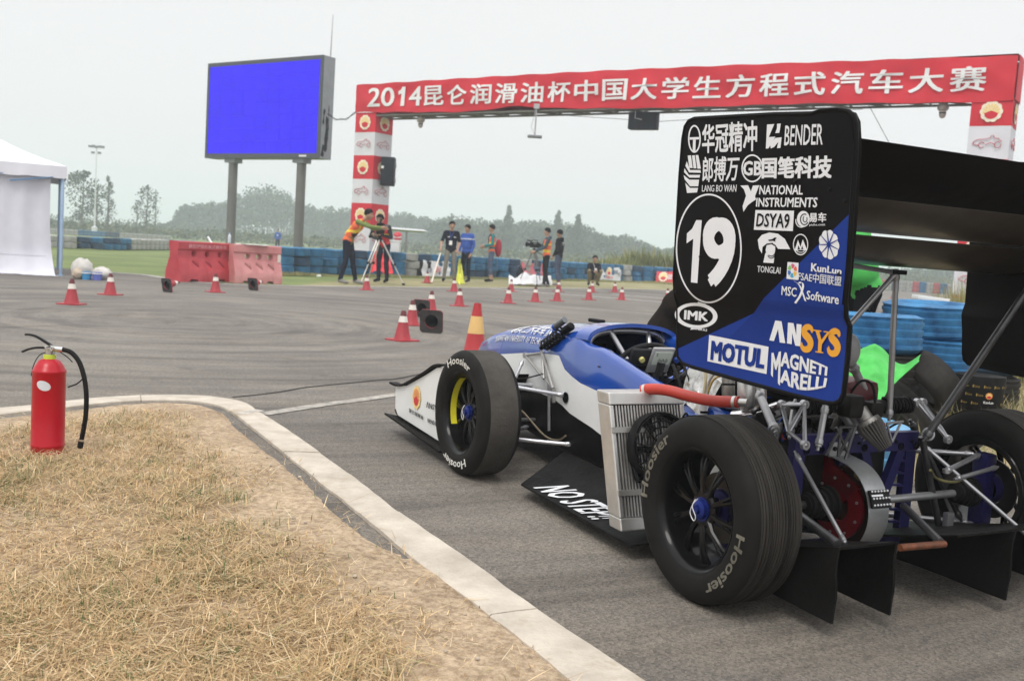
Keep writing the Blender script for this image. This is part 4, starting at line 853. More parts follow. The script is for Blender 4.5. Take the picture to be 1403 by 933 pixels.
cones = [
 (98, 417, 'red cone nearest the camera on the left, in front of the tent', 'up'), (151, 404, 'red cone standing alone in front of the sacks by the tent', 'up'),
 (295, 400.5, 'red cone standing right in front of the strong red barrier', 'up'), (502, 397.5, 'red cone in front of the big tripod under the arch', 'up'),
 (585, 387.5, 'red cone on the grass by the white banner, left of the navy shirted man', 'up'), (622, 399.5, 'red cone in front of the feet of the navy shirted man', 'up'),
 (629, 419.5, 'red cone in open asphalt between the yellow banded cone and the blue jacketed man', 'up'), (590.5, 426.5, 'red cone behind the two toppled cones left of the yellow banded cone', 'up'),
 (564, 445.5, 'red cone close behind the nearest one, left of the toppled pair', 'up'), (551, 466.5, 'nearest red cone left of the race car, in front of the toppled pair', 'up'),
 (700, 399.5, 'further cone of the overlapping pair in front of the teal jacketed man', 'up'), (696, 415.5, 'nearer cone of the overlapping pair in front of the teal jacketed man', 'up'),
 (733, 413.5, 'red cone in front of the second tripod', 'up'), (765, 399.5, 'further cone of the overlapping pair in front of the black hooded man', 'up'), (763, 412.5, 'nearer cone of the overlapping pair in front of the black hooded man', 'up'),
 (811, 400.5, 'further cone of the overlapping pair in front of the squatting man', 'up'), (806.5, 411, 'nearer cone of the overlapping pair in front of the squatting man', 'up'),
 (842, 400.5, 'red cone below the white banner with the red emblem', 'up'), (851.5, 411, 'red cone on the white painted line, right of the squatting man', 'up'), (914, 411.5, 'red cone beside the front edge of the number panel', 'up'),
 (1223, 409, 'tiny red cone seen under the rear wing between the struts', 'up')]
for i, (px, py, lab, _) in enumerate(cones):
    p = G(px, py); rz = random.uniform(0, 1.5)
    if i == 0: c0.location = p; c0.rotation_euler = (0, 0, rz); c0['label'] = lab; c0['group'] = 'red traffic cones'
    else: dup(c0, p, (0, 0, rz), lab, 'red traffic cones')
# toppled cones: base plate turned to the camera, lying on body and plate edge
for px, py, yaw, s_, lab in ((228, 400.5, R(150), .82, 'toppled cone left of the barriers showing its black underside'), (346, 398, R(153), .82, 'toppled cone in front of the pale pink barrier showing its black underside'),
                       (577, 434.5, R(165), .9, 'further toppled cone of the pair left of the race car, black base facing the camera'), (590, 456.5, R(170), .98, 'nearer toppled cone of the pair left of the race car, black base facing the camera')):
    p = G(px, py); tl = R(90+19); o = dup(c0, (p.x, p.y, .132*s_), (0, 0, 0), lab, 'red traffic cones')
    o.rotation_euler = (Matrix.Rotation(yaw-R(180), 4, 'Z') @ Matrix.Rotation(-R(71+8), 4, 'X')).to_euler(); o.scale = (s_, s_, s_)
bigc = cone_proto((mat('big_cone_red', (.42, .025, .03), .35, var=.1), mat('band_yellow', (.72, .46, .17), .4, var=.08), mat('big_cone_red', (.42, .025, .03))), .48, .16, .105, .032, (.44, .76), 'yellow_banded_cone')
bigc['label'] = 'larger red cone with a broad yellow band right behind the front tyre'; bigc.location = G(650, 489)
# ================================================================ fire extinguisher
def extinguisher():
    p = G(65, 620, .012); t = thing('fire_extinguisher', 'red fire extinguisher with a black hose standing in the dry grass', 'fire extinguisher', (p.x, p.y, .008), R(-3)); r_ = .0635; H_ = .375
    M_er = mat('extinguisher_red', (.42, .001, .012), .3, var=.06, vs=5, coat=.12, spec=.35)
    o = MB(); o.lathe([(.001, .004), (r_-.004, .0), (r_, .006), (r_, .035), (r_+.0012, .037), (r_+.0012, .041), (r_, .043), (r_, H_-.04), (r_+.001, H_-.038), (r_+.001, H_-.034), (r_-.002, H_-.03), (r_-.010, H_-.012), (r_*.62, H_+.008), (r_*.35, H_+.015), (.020, H_+.017)], n=48); o.obj('cylinder', M_er, t)
    o = MB(); o.lathe([(.024, H_+.014), (.024, H_+.03), (.02, H_+.032)], n=24); o.obj('collar', mat('collar_yellow', (.5, .6, .06), .4), t)
    o = MB(); o.lathe([(.017, H_+.03), (.017, H_+.05), (.021, H_+.052), (.021, H_+.062), (.012, H_+.066), (.001, H_+.067)], n=20); o.tube([(.0, -.0, H_+.055), (.055, 0, H_+.055)], [.012, .011], 12); o.obj('valve', mat('valve_chrome', (.6, .6, .6), .2, .9), t)
    o = MB(); o.lathe([(.011, 0), (.013, 0), (.013, .01), (.011, .01)], o=(.01, -.022, H_+.058), axis=(0, 1, 0), n=18, closed=True); o.tube([(.0, -.02, H_+.06), (.02, -.024, H_+.052), (.03, -.022, H_+.065)], .0022, 6); o.obj('safety_pin', mat('valve_chrome', (.6, .6, .6)), t)
    for nm, P in (('squeeze_handle', [(.005, 0, H_+.068), (-.02, 0, H_+.082), (-.055, 0, H_+.1), (-.08, 0, H_+.106), (-.1, 0, H_+.106)]), ('carry_handle', [(-.005, 0, H_+.058), (-.05, 0, H_+.056), (-.085, 0, H_+.048), (-.112, 0, H_+.036)])):
        o = MB(); P = spline(P, 6); o.tube(P, .0048, 8, sx=2.6); o.obj(nm, mat('handle_black', (.012, .012, .012), .3), t)
    P = spline([(.055, 0, H_+.055), (.09, 0, H_+.045), (.125, -.005, H_+.01), (.15, -.01, H_-.05), (.162, -.012, H_-.12), (.162, -.012, H_-.2), (.156, -.012, H_-.25), (.146, -.012, H_-.31)], 8)
    o = MB(); o.tube(P, .0095, 14); o.obj('hose', M_black, t)
    o = MB(); e = P[-1]; d = (P[-1]-P[-2]).normalized(); o.tube([e-d*.0, e+d*.004, e+d*.026, e+d*.03], [.0105, .0115, .0115, .008], 14); o.obj('nozzle', M_blackmetal, t); o = MB(); o.tube([e-d*.008, e-d*.0], .0108, 14); o.obj('hose_clip', mat('valve_chrome', (.6, .6, .6)), t)
    o = MB(); o.tube(spline([(-.02, .02, H_+.04), (-.06, .03, H_+.02), (-.077, .02, H_-.02), (-.075, .0, H_-.06)], 6), .002, 6); o.tube(spline([(.02, .03, H_+.045), (.05, .045, H_+.02), (.07, .05, H_-.0)], 6), .002, 6)
    o.obj('tether', M_blackmetal, t, kind='stuff'); o = MB(); o.tube(spline([(.068, .02, H_-.1), (.1, .03, H_-.085), (.125, .03, H_-.062)], 6), .0028, 6); o.obj('strap', M_blackmetal, t)
    o = MB(); an = R(-90); rows = []
    for rr in (0, .25, .5, .75, .97, 1):
        r = []
        for i in range(33):
            a = 2*math.pi*i/32; du = (math.cos(a)*.0285*.94+math.sin(a)*.019*.34)*rr; dz = (-math.cos(a)*.0285*.34+math.sin(a)*.019*.94)*rr; th = an+(.010+du)/r_; k = r_+(.0007 if rr < 1 else .0001); r.append(V((math.cos(th)*k, math.sin(th)*k, H_-.088+dz)))
        rows.append(r)
    o.grid(rows); o.obj('sticker', mat('sticker_white', (.60, .62, .67), .4), t)
extinguisher()
# ================================================================ banners, flags and small gear by the tyre wall
def cloth(name, corners, M, label, cat, nu=16, nv=10, amp=.03, parent=None, sag=.03, print_=None):
    a, b, c, d = corners; nrm = (b-a).cross(d-a).normalized(); mb = MB(); rows = []
    for j in range(nv+1):
        r = []
        for i in range(nu+1):
            u_, v_ = i/nu, j/nv; q = a.lerp(b, u_).lerp(d.lerp(c, u_), v_); q = q+nrm*amp*(noise.noise(V((u_*4, v_*2.5, a.x)))+.5*noise.noise(V((u_*9, v_*4, a.x+4))))-V((0, 0, sag*math.sin(math.pi*u_)*(1-v_))); r.append(q)
        rows.append(r)
    o = mb.grid(rows, thick=nrm*.006).obj(name, M, smooth=60); o['label'] = label; o['category'] = cat
    return o, nrm
def wallpt(px, dy=-.45): # a point standing `dy` in front of the tyre wall
    best = min(wl, key=lambda p: abs((701.5+FPX*((np.array(p)-CO)@RT)/((np.array(p)-CO)@fw))-px)); return best+V((0, dy, 0))
def banner(px0, px1, yt0, yt1, yb0, yb1, *a, **k):
    p0, p1 = wallpt(px0), wallpt(px1); C_ = [D(px0, yt0, p0.y), D(px1, yt1, p1.y), D(px1-2, yb1, p1.y-.25), D(px0-2, yb0, p0.y-.25)]
    for q in C_: q.z = max(.02, q.z)
    return cloth('banner', C_, *a, **k), C_
M_fw = mat('flag_white', (.68, .68, .7), .75, var=.05, vs=2); M_fr = mat('flag_red', (.62, .045, .06), .7, var=.1, vs=2); M_fp = mat('flag_pink', (.62, .15, .19), .7, var=.12, vs=2)
def on_c(C_, u_, v_, n, e): return C_[3].lerp(C_[2], u_).lerp(C_[0].lerp(C_[1], u_), v_)-n*e
(b1, n1), C1 = banner(821, 852, 364.5, 366.5, 384.5, 387, M_fw, 'white banner with a red and gold emblem hung right of the squatting man', 'banner', amp=.02)
def bprint(b, n, C_, items):
    s_ = -1 if n.y > 0 else 1; n = n*(-s_)
    for it in items:
        if it[0] == 'em':
            w_ = (C_[1]-C_[0]).length; h_ = (C_[0]-C_[3]).length; g, rd, cr = MB(), MB(), MB()
            emblem(lambda x, y, lv: on_c(C_, it[1]+x/w_, it[2]+y/h_, n, .04+lv*.004), it[3], (g, rd, cr)); em = MB()
            for q, mi in ((cr, 0), (g, 1), (rd, 2)): em.add(q.v, q.f, mi)
            em.obj('emblem', [M_cream, M_gold, it[4]], b, smooth=0)
        else:
            q = MB(); letter(q, it[1], lambda a, c: on_c(C_, it[2]+(it[3]-it[2])*a, it[4]+(it[5]-it[4])*c, n, .045), .02, 0, 1); q.obj('lettering', it[6], b, smooth=0)
bprint(b1, n1, C1, [('em', .42, .62, .22, M_fr), ('tx', '中国石油', .3, .6, .14, .3, M_fr), ('tx', '昆', .68, .82, .5, .75, mat('print_dark', (.08, .08, .12))), ('tx', '仑', .82, .95, .35, .6, mat('print_dark', (.08, .08, .12)))])
(b2, n2), C2 = banner(900, 930, 372, 371, 391.5, 390, M_fr, 'red banner with gold emblem and white print on the wall beside the number panel', 'banner', amp=.03)
bprint(b2, n2, C2, [('em', .3, .5, .24, M_fr), ('tx', '昆仑', .52, .95, .3, .7, M_white)])
(b3, n3), C3 = banner(580, 618, 356, 357.5, 380.5, 382.5, M_fw, 'creased white banner with red strokes behind the man in the navy shirt', 'banner', amp=.05)
bprint(b3, n3, C3, [('tx', '昆仑', .42, .62, .25, .6, M_fr), ('tx', '润滑', .1, .3, .2, .5, mat('print_dark', (.08, .08, .12)))])
banner(715, 752, 359.5, 361, 378, 381, M_fp, 'pinkish red banner draped on the tyre wall behind the second tripod', 'banner', amp=.06)
def crumple(name, pts, M, label, cat, z0=.02):
    a, b, c, d = pts; cloth(name, pts, M, label, cat, 22, 12, .16, sag=0)
crumple('plastic_sheet', [D(697, 377, 31.), D(754, 377, 31.), G(757, 391, .05), G(697, 388, .05)], M_fw, 'crumpled white plastic sheeting on the grass below the pinkish banner', 'plastic sheet')
crumple('red_cloth', [D(512, 347, 27.8), D(533, 350, 27.8), D(539, 374, 27.2), D(507, 372, 27.2)], M_fr, 'bright red cloth slung over the tyre wall beside the grey white tyres', 'cloth')
crumple('yellow_flag', [D(628.5, 355, 28.2), D(630.5, 355.5, 28.2), G(637, 389, .02), G(624.5, 387.5, .02)], mat('flag_yellow', (.72, .74, .12), .6, var=.1, vs=4), 'bright yellow flag drooping to the ground between the navy and blue clad men', 'flag')
def gear():
    # shelter sign: pale bar on posts beyond the wall
    a, b = D(531, 313.5, 40.), D(580, 317, 43.); t = thing('bar_shelter', 'pale thin roof bar on grey posts beyond the wall right of the arch column', 'shelter', (a.x, a.y, 0)); o = MB(); A2 = V((0, 0, a.z)); B2 = b-V((a.x, a.y, 0)); o.tube([A2, B2], .07, 4, sx=3.5); o.obj('roof_bar', mat('pale_roof', (.55, .56, .58)), t)
    for f in (.0, .5):
        q = A2.lerp(B2, f+.02); o = MB(); o.tube([(q.x, q.y, -.02), q], .05, 8); o.obj('post', M_steel, t)
    p = wallpt(529, .1); t = thing('white_crate', 'white crate standing on the wall between the arch column and the grey tyres', 'crate', (p.x, p.y, .74)); o = MB(); o.box((0, 0, .16), (.75, .4, .32), bev=.03); o.obj('box', M_fw, t); o = MB(); o.box((0, 0, .34), (.78, .43, .05), bev=.01); o.obj('lid', M_white, t)
    p2 = p+V((.28, -.0, .0)); t = thing('red_helmet', 'small red and white helmet resting on the white crate', 'helmet', (p2.x, p2.y, 1.1)); o = MB(); o.sphere((0, 0, .13), .14, 16, 10, sc=(1, 1.1, 1)); o.obj('shell', mat('helmet_red', (.55, .03, .05), .3), t); o = MB(); o.lathe([(.145, .08), (.147, .11), (.145, .14)], n=16, a0=-2.6, a1=-.5); o.obj('visor', M_fw, t)
    q = wallpt(520, .2); o = MB(); o.sphere((0, 0, .1), 1, 16, 8, sc=(.34, .2, .14)); o = o.obj('dark_bag', mat('bag_grey', (.06, .065, .06), .8), loc=(q.x-.05, q.y, 1.1)); o['label'] = 'dark grey bag lying on the white crate beside the arch column'; o['category'] = 'bag'
    # white pole with flag held by the navy man
    a = G(591, 387.5, .0); b = D(603.5, 347, 28.6); o = MB(); o.tube([a, b], .022, 8); o = o.obj('flag_pole', mat('pole_wood_white', (.66, .6, .52), .5)); o['label'] = 'pale wooden flag pole slanting from the ground into the hand of the navy shirted man'; o['category'] = 'pole'
    # backpack by the second tripod
    p = G(712, 387.5); t = thing('backpack', 'black backpack standing on the ground left of the second tripod', 'backpack', (p.x, p.y, 0)); o = MB(); o.sphere((0, 0, .24), 1, 16, 12, sc=(.13, .11, .25)); o.obj('bag', mat('backpack_black', (.018, .018, .022), .7), t); o = MB(); o.sphere((0, -.1, .16), 1, 12, 8, sc=(.1, .04, .12)); o.obj('pocket', mat('backpack_dark', (.03, .03, .035), .7), t); o = MB(); o.tube(spline([(-.05, 0, .47), (0, 0, .55), (.05, 0, .47)], 5), .012, 6); o.obj('strap', mat('backpack_black', (.018,)*3), t)
gear()
def camera_tripod(px, py, H_, spread, label, glabel, big=True, yaw=0., legm=None):
    p = G(px, py); t = thing('tripod', label, 'tripod', (p.x, p.y, 0), yaw, 'camera tripods'); Mw = legm
    for k in range(3):
        a = R(90+120*k)+.35; dx, dy = math.cos(a), math.sin(a); 
        l = MB(); top = V((dx*.05, dy*.05, H_)); ft = V((dx*spread, dy*spread, .04)); s_ = V((-dy, dx, 0))*.035
        mid = top.lerp(ft, .55); l.tube([top+s_, mid+s_], .014, 8); l.tube([top-s_, mid-s_], .014, 8); l.tube([mid, ft], .013, 8); l.box(mid, (.1, .04, .06), m=1); l.sphere(ft, .035, 10, 6, m=1, sc=(1.3, 1.3, .8)); l.obj('leg', [Mw, M_blackmetal], t)
    o = MB(); o.lathe([(.05, H_-.05), (.075, H_-.02), (.075, H_+.03), (.045, H_+.05), (.05, H_+.1), (.001, H_+.11)], n=16); o.tube([(0, 0, H_+.06), (.2, .25, H_-.12)], .011, 6); o.obj('head', M_blackmetal, t)
    c = thing('video_camera', glabel, 'camera', (p.x, p.y, H_+.1), yaw, 'cameras on tripods'); o = MB(); k = 1.35 if big else .85
    o.box((0, 0, .12*k), (.14*k, .34*k, .19*k), bev=.015); o.box((.0, .2*k, .1*k), (.11*k, .12*k, .15*k), bev=.01); o.obj('body', M_blackmetal, c)
    o = MB(); o.lathe([(.05*k, 0), (.055*k, .06*k), (.07*k, .14*k), (.09*k, .17*k), (.085*k, .18*k), (.001, .15*k)], o=(0, -.16*k, .13*k), axis=(0, -1, 0), n=18); o.obj('lens', mat('lens_black', (.012, .012, .014), .25), c)
    o = MB(); o.tube([(0, .12*k, .21*k), (0, .1*k, .29*k), (0, -.1*k, .29*k), (0, -.13*k, .22*k)], .012, 6); o.tube([(0, -.15*k, .25*k), (0, -.32*k, .27*k)], .02, 8); o.obj('handle', M_blackmetal, c)
    o = MB(); o.box((.1*k, -.05*k, .17*k), (.07*k, .1*k, .06*k), bev=.008); o.obj('viewfinder', mat('viewfinder_grey', (.12, .12, .13), .4), c); return t
camera_tripod(517, 389.5, 1.05, .62, 'big silver legged tripod under the arch between the two camera men', 'large black broadcast camera on the silver legged tripod', True, R(10), mat('tripod_silver', (.6, .58, .56), .35, .5))
camera_tripod(729, 391.5, 1.02, .42, 'slim dark tripod in front of the pinkish banner', 'black camera with a microphone on the slim dark tripod', False, R(-60), mat('tripod_grey', (.2, .2, .21), .4, .5))
# ================================================================ race car
car = thing('race_car', 'blue, white and black open wheel race car with a huge rear wing numbered 19', 'race car', tuple(CORG), CYAW)
M_blue = mat('body_blue', (.008, .06, .34), .22, var=.1, vs=3, coat=1.); M_bwht = mat('body_white', (.76, .77, .76), .38, var=.06, vs=5, coat=.3); M_bblk = mat('body_black', (.008, .008, .009), .4, var=.3, vs=6, coat=.1)
M_carb = mat('black_composite', (.009, .0075, .0065), .55, var=.35, vs=7); M_carbs = mat('black_composite_rough', (.018, .018, .018), .6, var=.5, vs=9, bump=.25, bs=60)
M_tubes = mat('grey_tube', (.42, .42, .44), .3, .75, var=.15, vs=12); M_dtube = mat('dark_steel_tube', (.10, .10, .105), .35, .8, var=.3, vs=14); M_purple = mat('anodised_blue', (.016, .014, .095), .42, .3, var=.25, vs=9); M_dred = mat('anodised_red', (.20, .006, .012), .35, .45, var=.2, vs=10)
M_int = mat('cockpit_black', (.006, .006, .007), .8); M_ink = mat('ink_black', (.012, .012, .014), .5); M_pwhite = mat('decal_white', (.72, .73, .76), .5, var=.03); M_epblk = mat('panel_black', (.0095, .0085, .0095), .5, var=.25, vs=5); M_epblue = mat('panel_blue', (.006, .033, .235), .5, var=.12, vs=4, spec=.2)
def cobj(mb, name, M, parent=None, **k): return mb.obj(name, M, parent or car, **k)
# ---- body loft: bottom, black, white, blue bands on either flank
ST = [ # x, halfwidth, z bottom, black/white, white/blue, shoulder, top centre
 (2.76, .03, .34, .35, .36, .38, .39), (2.70, .085, .28, .29, .345, .41, .43), (2.58, .13, .22, .25, .36, .455, .475), (2.4, .172, .17, .26, .40, .50, .527), (2.2, .198, .14, .28, .44, .54, .578), (1.95, .215, .12, .30, .475, .56, .617), (1.75, .225, .105, .322, .50, .57, .640),
 (1.6, .235, .10, .322, .51, .57, .65), (1.54, .24, .10, .315, .512, .585, .66), (1.475, .245, .10, .305, .461, .595, .668), (1.4, .25, .10, .285, .44, .60, .672), (1.32, .255, .10, .275, .424, .575, None), (1.2, .26, .10, .26, .415, .571, None), (1.07, .265, .10, .235, .408, .546, None), (.96, .27, .10, .215, .40, .522, None), (.87, .27, .10, .2, .40, .503, None), (.70, .265, .10, .18, .39, .475, None), (.5, .25, .10, .16, .37, .455, None), (.32, .235, .11, .16, .34, .43, None)]
for sgn in (1, -1):
    mb = MB(); 
    def sec(s):
        x, w_, zb, zbw, zwb, zs, zt = s; q = sgn
        return [V((x, 0, zb)), V((x, q*w_*.8, zb)), V((x, q*w_*.97, zb+.02)), V((x, q*w_, zb+.05)), V((x, q*w_, zbw)), V((x, q*w_, zwb)), V((x, q*w_*.985, zs-.025)), V((x, q*w_*.93, zs))]
    dense = []
    for a, b in zip(ST[:-1], ST[1:]):
        for k in range(4):
            t_ = k/4; dense.append([None if (a[i] is None or b[i] is None) else a[i]*(1-t_)+b[i]*t_ for i in range(7)])
    dense.append(list(ST[-1])); rows = [sec(s) for s in dense]; n_ = len(rows[0])
    mats_ = [0, 0, 0, 0, 1, 2, 2]
    for c in range(n_-1): mb.grid([[r[c], r[c+1]] for r in rows], mats_[c])
    if sgn == 1: mbL = mb
    else: mbL.add(mb.v, mb.f, 0); mbL.m[-len(mb.f):] = mb.m
# top deck ahead of the cockpit, and the bow
top = [s for s in dense if s[6] is not None and s[0] > 1.38]; rows = []
for s in top:
    x, w_, zs, zt = s[0], s[1], s[5], s[6]; rows.append([V((x, w_*.93*math.cos(a), zs+(zt-zs)*math.sin(a)**.9)) for a in np.linspace(0, math.pi, 15)])
mbL.grid(rows, 2); cobj(mbL, 'body', [M_bblk, M_bwht, M_blue], smooth=50)
# cockpit rim and tub
rim = MB(); rr_ = []
for s in [s for s in dense if s[0] < 1.41]: rr_.append(s)
for sgn in (1, -1):
    o_ = []
    for s in rr_:
        w_ = s[1]*.93; z = s[5]+(.045*max(0, 1-abs(s[0]-1.25)/.5) if sgn < 0 else 0); o_.append([V((s[0], sgn*w_, s[5])), V((s[0], sgn*(w_-.012), z+.012)), V((s[0], sgn*(w_-.035), z+.010)), V((s[0], sgn*(w_-.05), z-.015)), V((s[0], sgn*(w_-.052), z-.04))])
    rim.grid(o_)
cobj(rim, 'cockpit_rim', M_blue, smooth=60)
hoodp = [V((1.42, .235*math.cos(a), .60+.072*math.sin(a)**.8)) for a in np.linspace(0, math.pi, 21)]; hp2 = [V((1.33, .228*math.cos(a), .602+.074*math.sin(a)**.8)) for a in np.linspace(0, math.pi, 21)]; hp3 = [V((1.33, .215*math.cos(a), .59+.070*math.sin(a)**.8)) for a in np.linspace(0, math.pi, 21)]
hd = MB(); hd.grid([hoodp, hp2, hp3]); cobj(hd, 'cowl_lip', M_blue, smooth=60)
tub = MB(); tub.grid([[V((x, y, z)) for y, z in ((.20, .52 if x < 1.6 else .5), (.19, .2), (.1, .12), (-.1, .12), (-.19, .2), (-.20, .55 if x < 1.6 else .5))] for x in (1.85, 1.42, 1.2, .8, .45)]); tub.grid([[V((.45, y, z)) for y in (-.2, .2)] for z in (.12, .5)])
tub.grid([[V((1.84, y, z)) for y in (-.19, .19)] for z in (.12, .54)]); cobj(tub, 'cockpit_tub', M_int)
# front hoop, dash and steering wheel
M_hoop = mat('hoop_silver', (.5, .5, .51), .28, .75, var=.1)
hp = [V((1.36, .205, .45)), V((1.37, .205, .545)), V((1.38, .185, .60)), V((1.38, .13, .632)), V((1.38, .0, .642)), V((1.38, -.13, .632)), V((1.38, -.185, .60)), V((1.37, -.205, .545)), V((1.36, -.205, .45))]
o = MB(); o.tube(spline(hp, 8), .0135, 14); cobj(o, 'front_hoop', M_hoop)
for y0, y1 in ((.09, .03), (-.10, -.075)):
    o = MB(); o.tube([(1.375, y0, .635), (1.30, y1, .50)], .0115, 12); cobj(o, 'hoop_brace', M_hoop)
o = MB(); dc = V((1.15, .02, .555)); rot = Matrix.Rotation(R(-24), 3, 'Y'); o.box(dc, (.02, .23, .08), rot, bev=.012); cobj(o, 'dashboard', mat('dash_grey', (.045, .046, .05), .45))
o = MB(); o.box(dc+rot @ V((-.021, -.02, .0)), (.014, .105, .115), rot, bev=.006); ds = cobj(o, 'display', mat('display_body', (.33, .33, .33), .45, .2))
o = MB(); o.box(dc+rot @ V((-.029, -.02, .012)), (.004, .085, .058), rot); cobj(o, 'screen_glass', mat('lcd_green', (.50, .54, .46), .3), ds)
def dq(a, b): return dc+rot @ V((-.0318, -.02-a, .012+b))
o = MB()
for txt, x0, x1, z0, z1 in (('000', -.02, .028, -.022, .0), ('5', -.035, -.026, .01, .024)): letter(o, txt, lambda u_, v_, a=x0, b=x1, c=z0, d=z1: dq(a+(b-a)*u_, c+(d-c)*v_), 0, 0, 1)
cobj(o, 'lcd_digits', M_ink, ds, smooth=0)
for y_, c_ in ((-.1, (.02, .06, .3)), (.07, (.6, .55, .2))):
    o = MB(); o.lathe([(.001, .012), (.011, .012), (.012, 0)], o=dc+rot @ V((-.016, y_, .0)), axis=rot @ V((-1, 0, 0)), n=14); cobj(o, 'knob', mat('knob'+str(y_), c_, .35))
wh = dc+V((.035, .01, -.02)); o = MB(); P = [wh+rot @ V((0, math.cos(a)*.13, math.sin(a)*.085+(.0 if math.sin(a) < .3 else -.01))) for a in np.linspace(0, 2*math.pi, 33)]; o.tube(P, .0115, 10, caps=False); o.tube([wh+rot @ V((0, -.12, 0)), wh+rot @ V((0, .12, 0))], .009, 8); cobj(o, 'steering_wheel', M_blackmetal)
for k, (a, b) in enumerate((((1.15, -.13, .55), (1.05, -.2, .47)), ((1.12, .08, .5), (.98, .16, .42)), ((1.13, .1, .48), (1.0, .14, .38)))):
    o = MB(); mid = (V(a)+V(b))/2+V((0, 0, .035)); o.tube(spline([a, mid, b], 6), .004, 6); cobj(o, 'cable', mat('cable_white', (.6, .6, .6), .4) if k == 2 else M_black)
# driver's harness, foil heat shield and seat back behind the cockpit
def foil(rows, name, M, seed=0, amp=.012):
    a = []; nj = 22; ni = 18; r0 = [V(p) for p in rows[0]]; 
    for j in range(nj+1):
        f = j/nj*(len(rows)-1); k = min(int(f), len(rows)-2); t_ = f-k; ra = [V(p) for p in rows[k]]; rb = [V(p) for p in rows[k+1]]; line = [p.lerp(q, t_) for p, q in zip(ra, rb)]; r = []
        for i in range(ni+1):
            g = i/ni*(len(line)-1); kk = min(int(g), len(line)-2); p = line[kk].lerp(line[kk+1], g-kk); d = noise.noise(V((f*4+seed, g*4, 1)))+.7*abs(noise.noise(V((f*9, g*9+seed, 2)))); r.append(p+V((-1, .4, .3)).normalized()*amp*d)
        a.append(r)
    o = MB(); o.grid(a); return cobj(o, name, M, smooth=22)
M_foil = mat('crumpled_foil', (.6, .59, .57), .3, .8, var=.25, vs=25, bump=.6, bs=45); M_cl = mat('white_cloth', (.62, .62, .66), .8, var=.08, vs=9, bump=.4, bs=25)
foil([[(.95, .22, .47), (.95, .0, .45), (.95, -.2, .5)], [(.80, .22, .49), (.80, .02, .56), (.80, -.2, .62)], [(.62, .2, .60), (.62, .0, .75), (.62, -.18, .80)]], 'seat_cover', M_cl, 1, .02)
foil([[(.66, .25, .42), (.6, .26, .46), (.5, .26, .42)], [(.66, .22, .56), (.56, .22, .6), (.46, .22, .56)], [(.62, .15, .74), (.52, .16, .76), (.42, .16, .72)]], 'heat_shield', M_foil, 5, .02)
o = MB(); o.tube(spline([(1.0, .12, .46), (.93, .08, .50), (.9, .0, .56), (.86, -.06, .6)], 6), .009, 8, sx=2.2); cobj(o, 'harness_strap', M_blue)
o = MB(); o.tube(spline([(.88, .21, .47), (.86, .2, .52), (.85, .195, .57)], 6), .012, 8, sx=1.5); cobj(o, 'buckle', M_blackmetal)
# mirrors / small fittings on the far rim
o = MB(); o.box((1.72, -.05, .655), (.10, .035, .018), bev=.006); cobj(o, 'antenna_mount', M_blackmetal)
o = MB(); o.sphere((1.25, -.27, .66), 1, 12, 8, sc=(.05, .025, .03)); o.tube([(1.25, -.24, .6), (1.25, -.27, .65)], .007, 6); cobj(o, 'mirror', M_blackmetal)
for px_, py_, y_ in ((805, 447.5, .12), (813.5, 447.5, .10), (794, 455, .19), (700, 459, .12), (838, 449, .06), (775, 505, .243), (820, 502, .262)):
    o = MB(); c_ = K(px_, py_, 1, y_); o.sphere(c_, .0045, 8, 6, sc=(1, 1, .8)); cobj(o, 'fastener', mat('fastener_dark', (.06, .06, .07), .4, .6))
# lettering on the nose flank
nb = MB(); q = [K(672+40, 473, 1, .232), K(775, 458, 1, .232), K(772, 470, 1, .236), K(706, 479, 1, .236)]
def nose_map(x0, x1, z0, z1, dz=0.0):
    def f(u_, v_):
        x = x0+(x1-x0)*u_; z = z0+(z1-z0)*v_
        for a, b in zip(dense[:-1], dense[1:]):
            if a[0] >= x >= b[0] and b[6]: 
                t_ = (a[0]-x)/(a[0]-b[0]+1e-9); w_ = a[1]+(b[1]-a[1])*t_; zs = a[5]+(b[5]-a[5])*t_; zt = a[6]+(b[6]-a[6])*t_; zz = zs+z
                if z <= 0: return V((x, w_*(.985+.06*z/.03*-.0)+.004, zz-.0)) if z < -.025 else V((x, w_*(.985+(-.055)*(z+.025)/.025)+.004, zz))
                s_ = min(.98, (z/(zt-zs)))**(1/.9); return V((x, w_*.93*math.sqrt(1-s_*s_)+.003, zz+.0015))
        return V((x, .24, .5+z))
    return f
letter(nb, '襄樊工大学车队', nose_map(2.12, 1.68, .008, .05), .02, 0, 1, (0, 1, .3)); cobj(nb, 'lettering', M_pwhite, smooth=0)
nb = MB(); letter(nb, 'XIANGFAN UNIVERSITY OF TECHNOLOGY', nose_map(2.28, 1.62, -.032, -.004), .03, 0, 1, (0, 1, .1)); cobj(nb, 'lettering', M_pwhite, smooth=0)
# hole in the flank with rod end
o = MB(); o.lathe([(.001, .0), (.022, .0), (.024, .003)], o=(1.44, .2495, .345), axis=(0, 1, 0), n=20); cobj(o, 'rod_port', M_int)
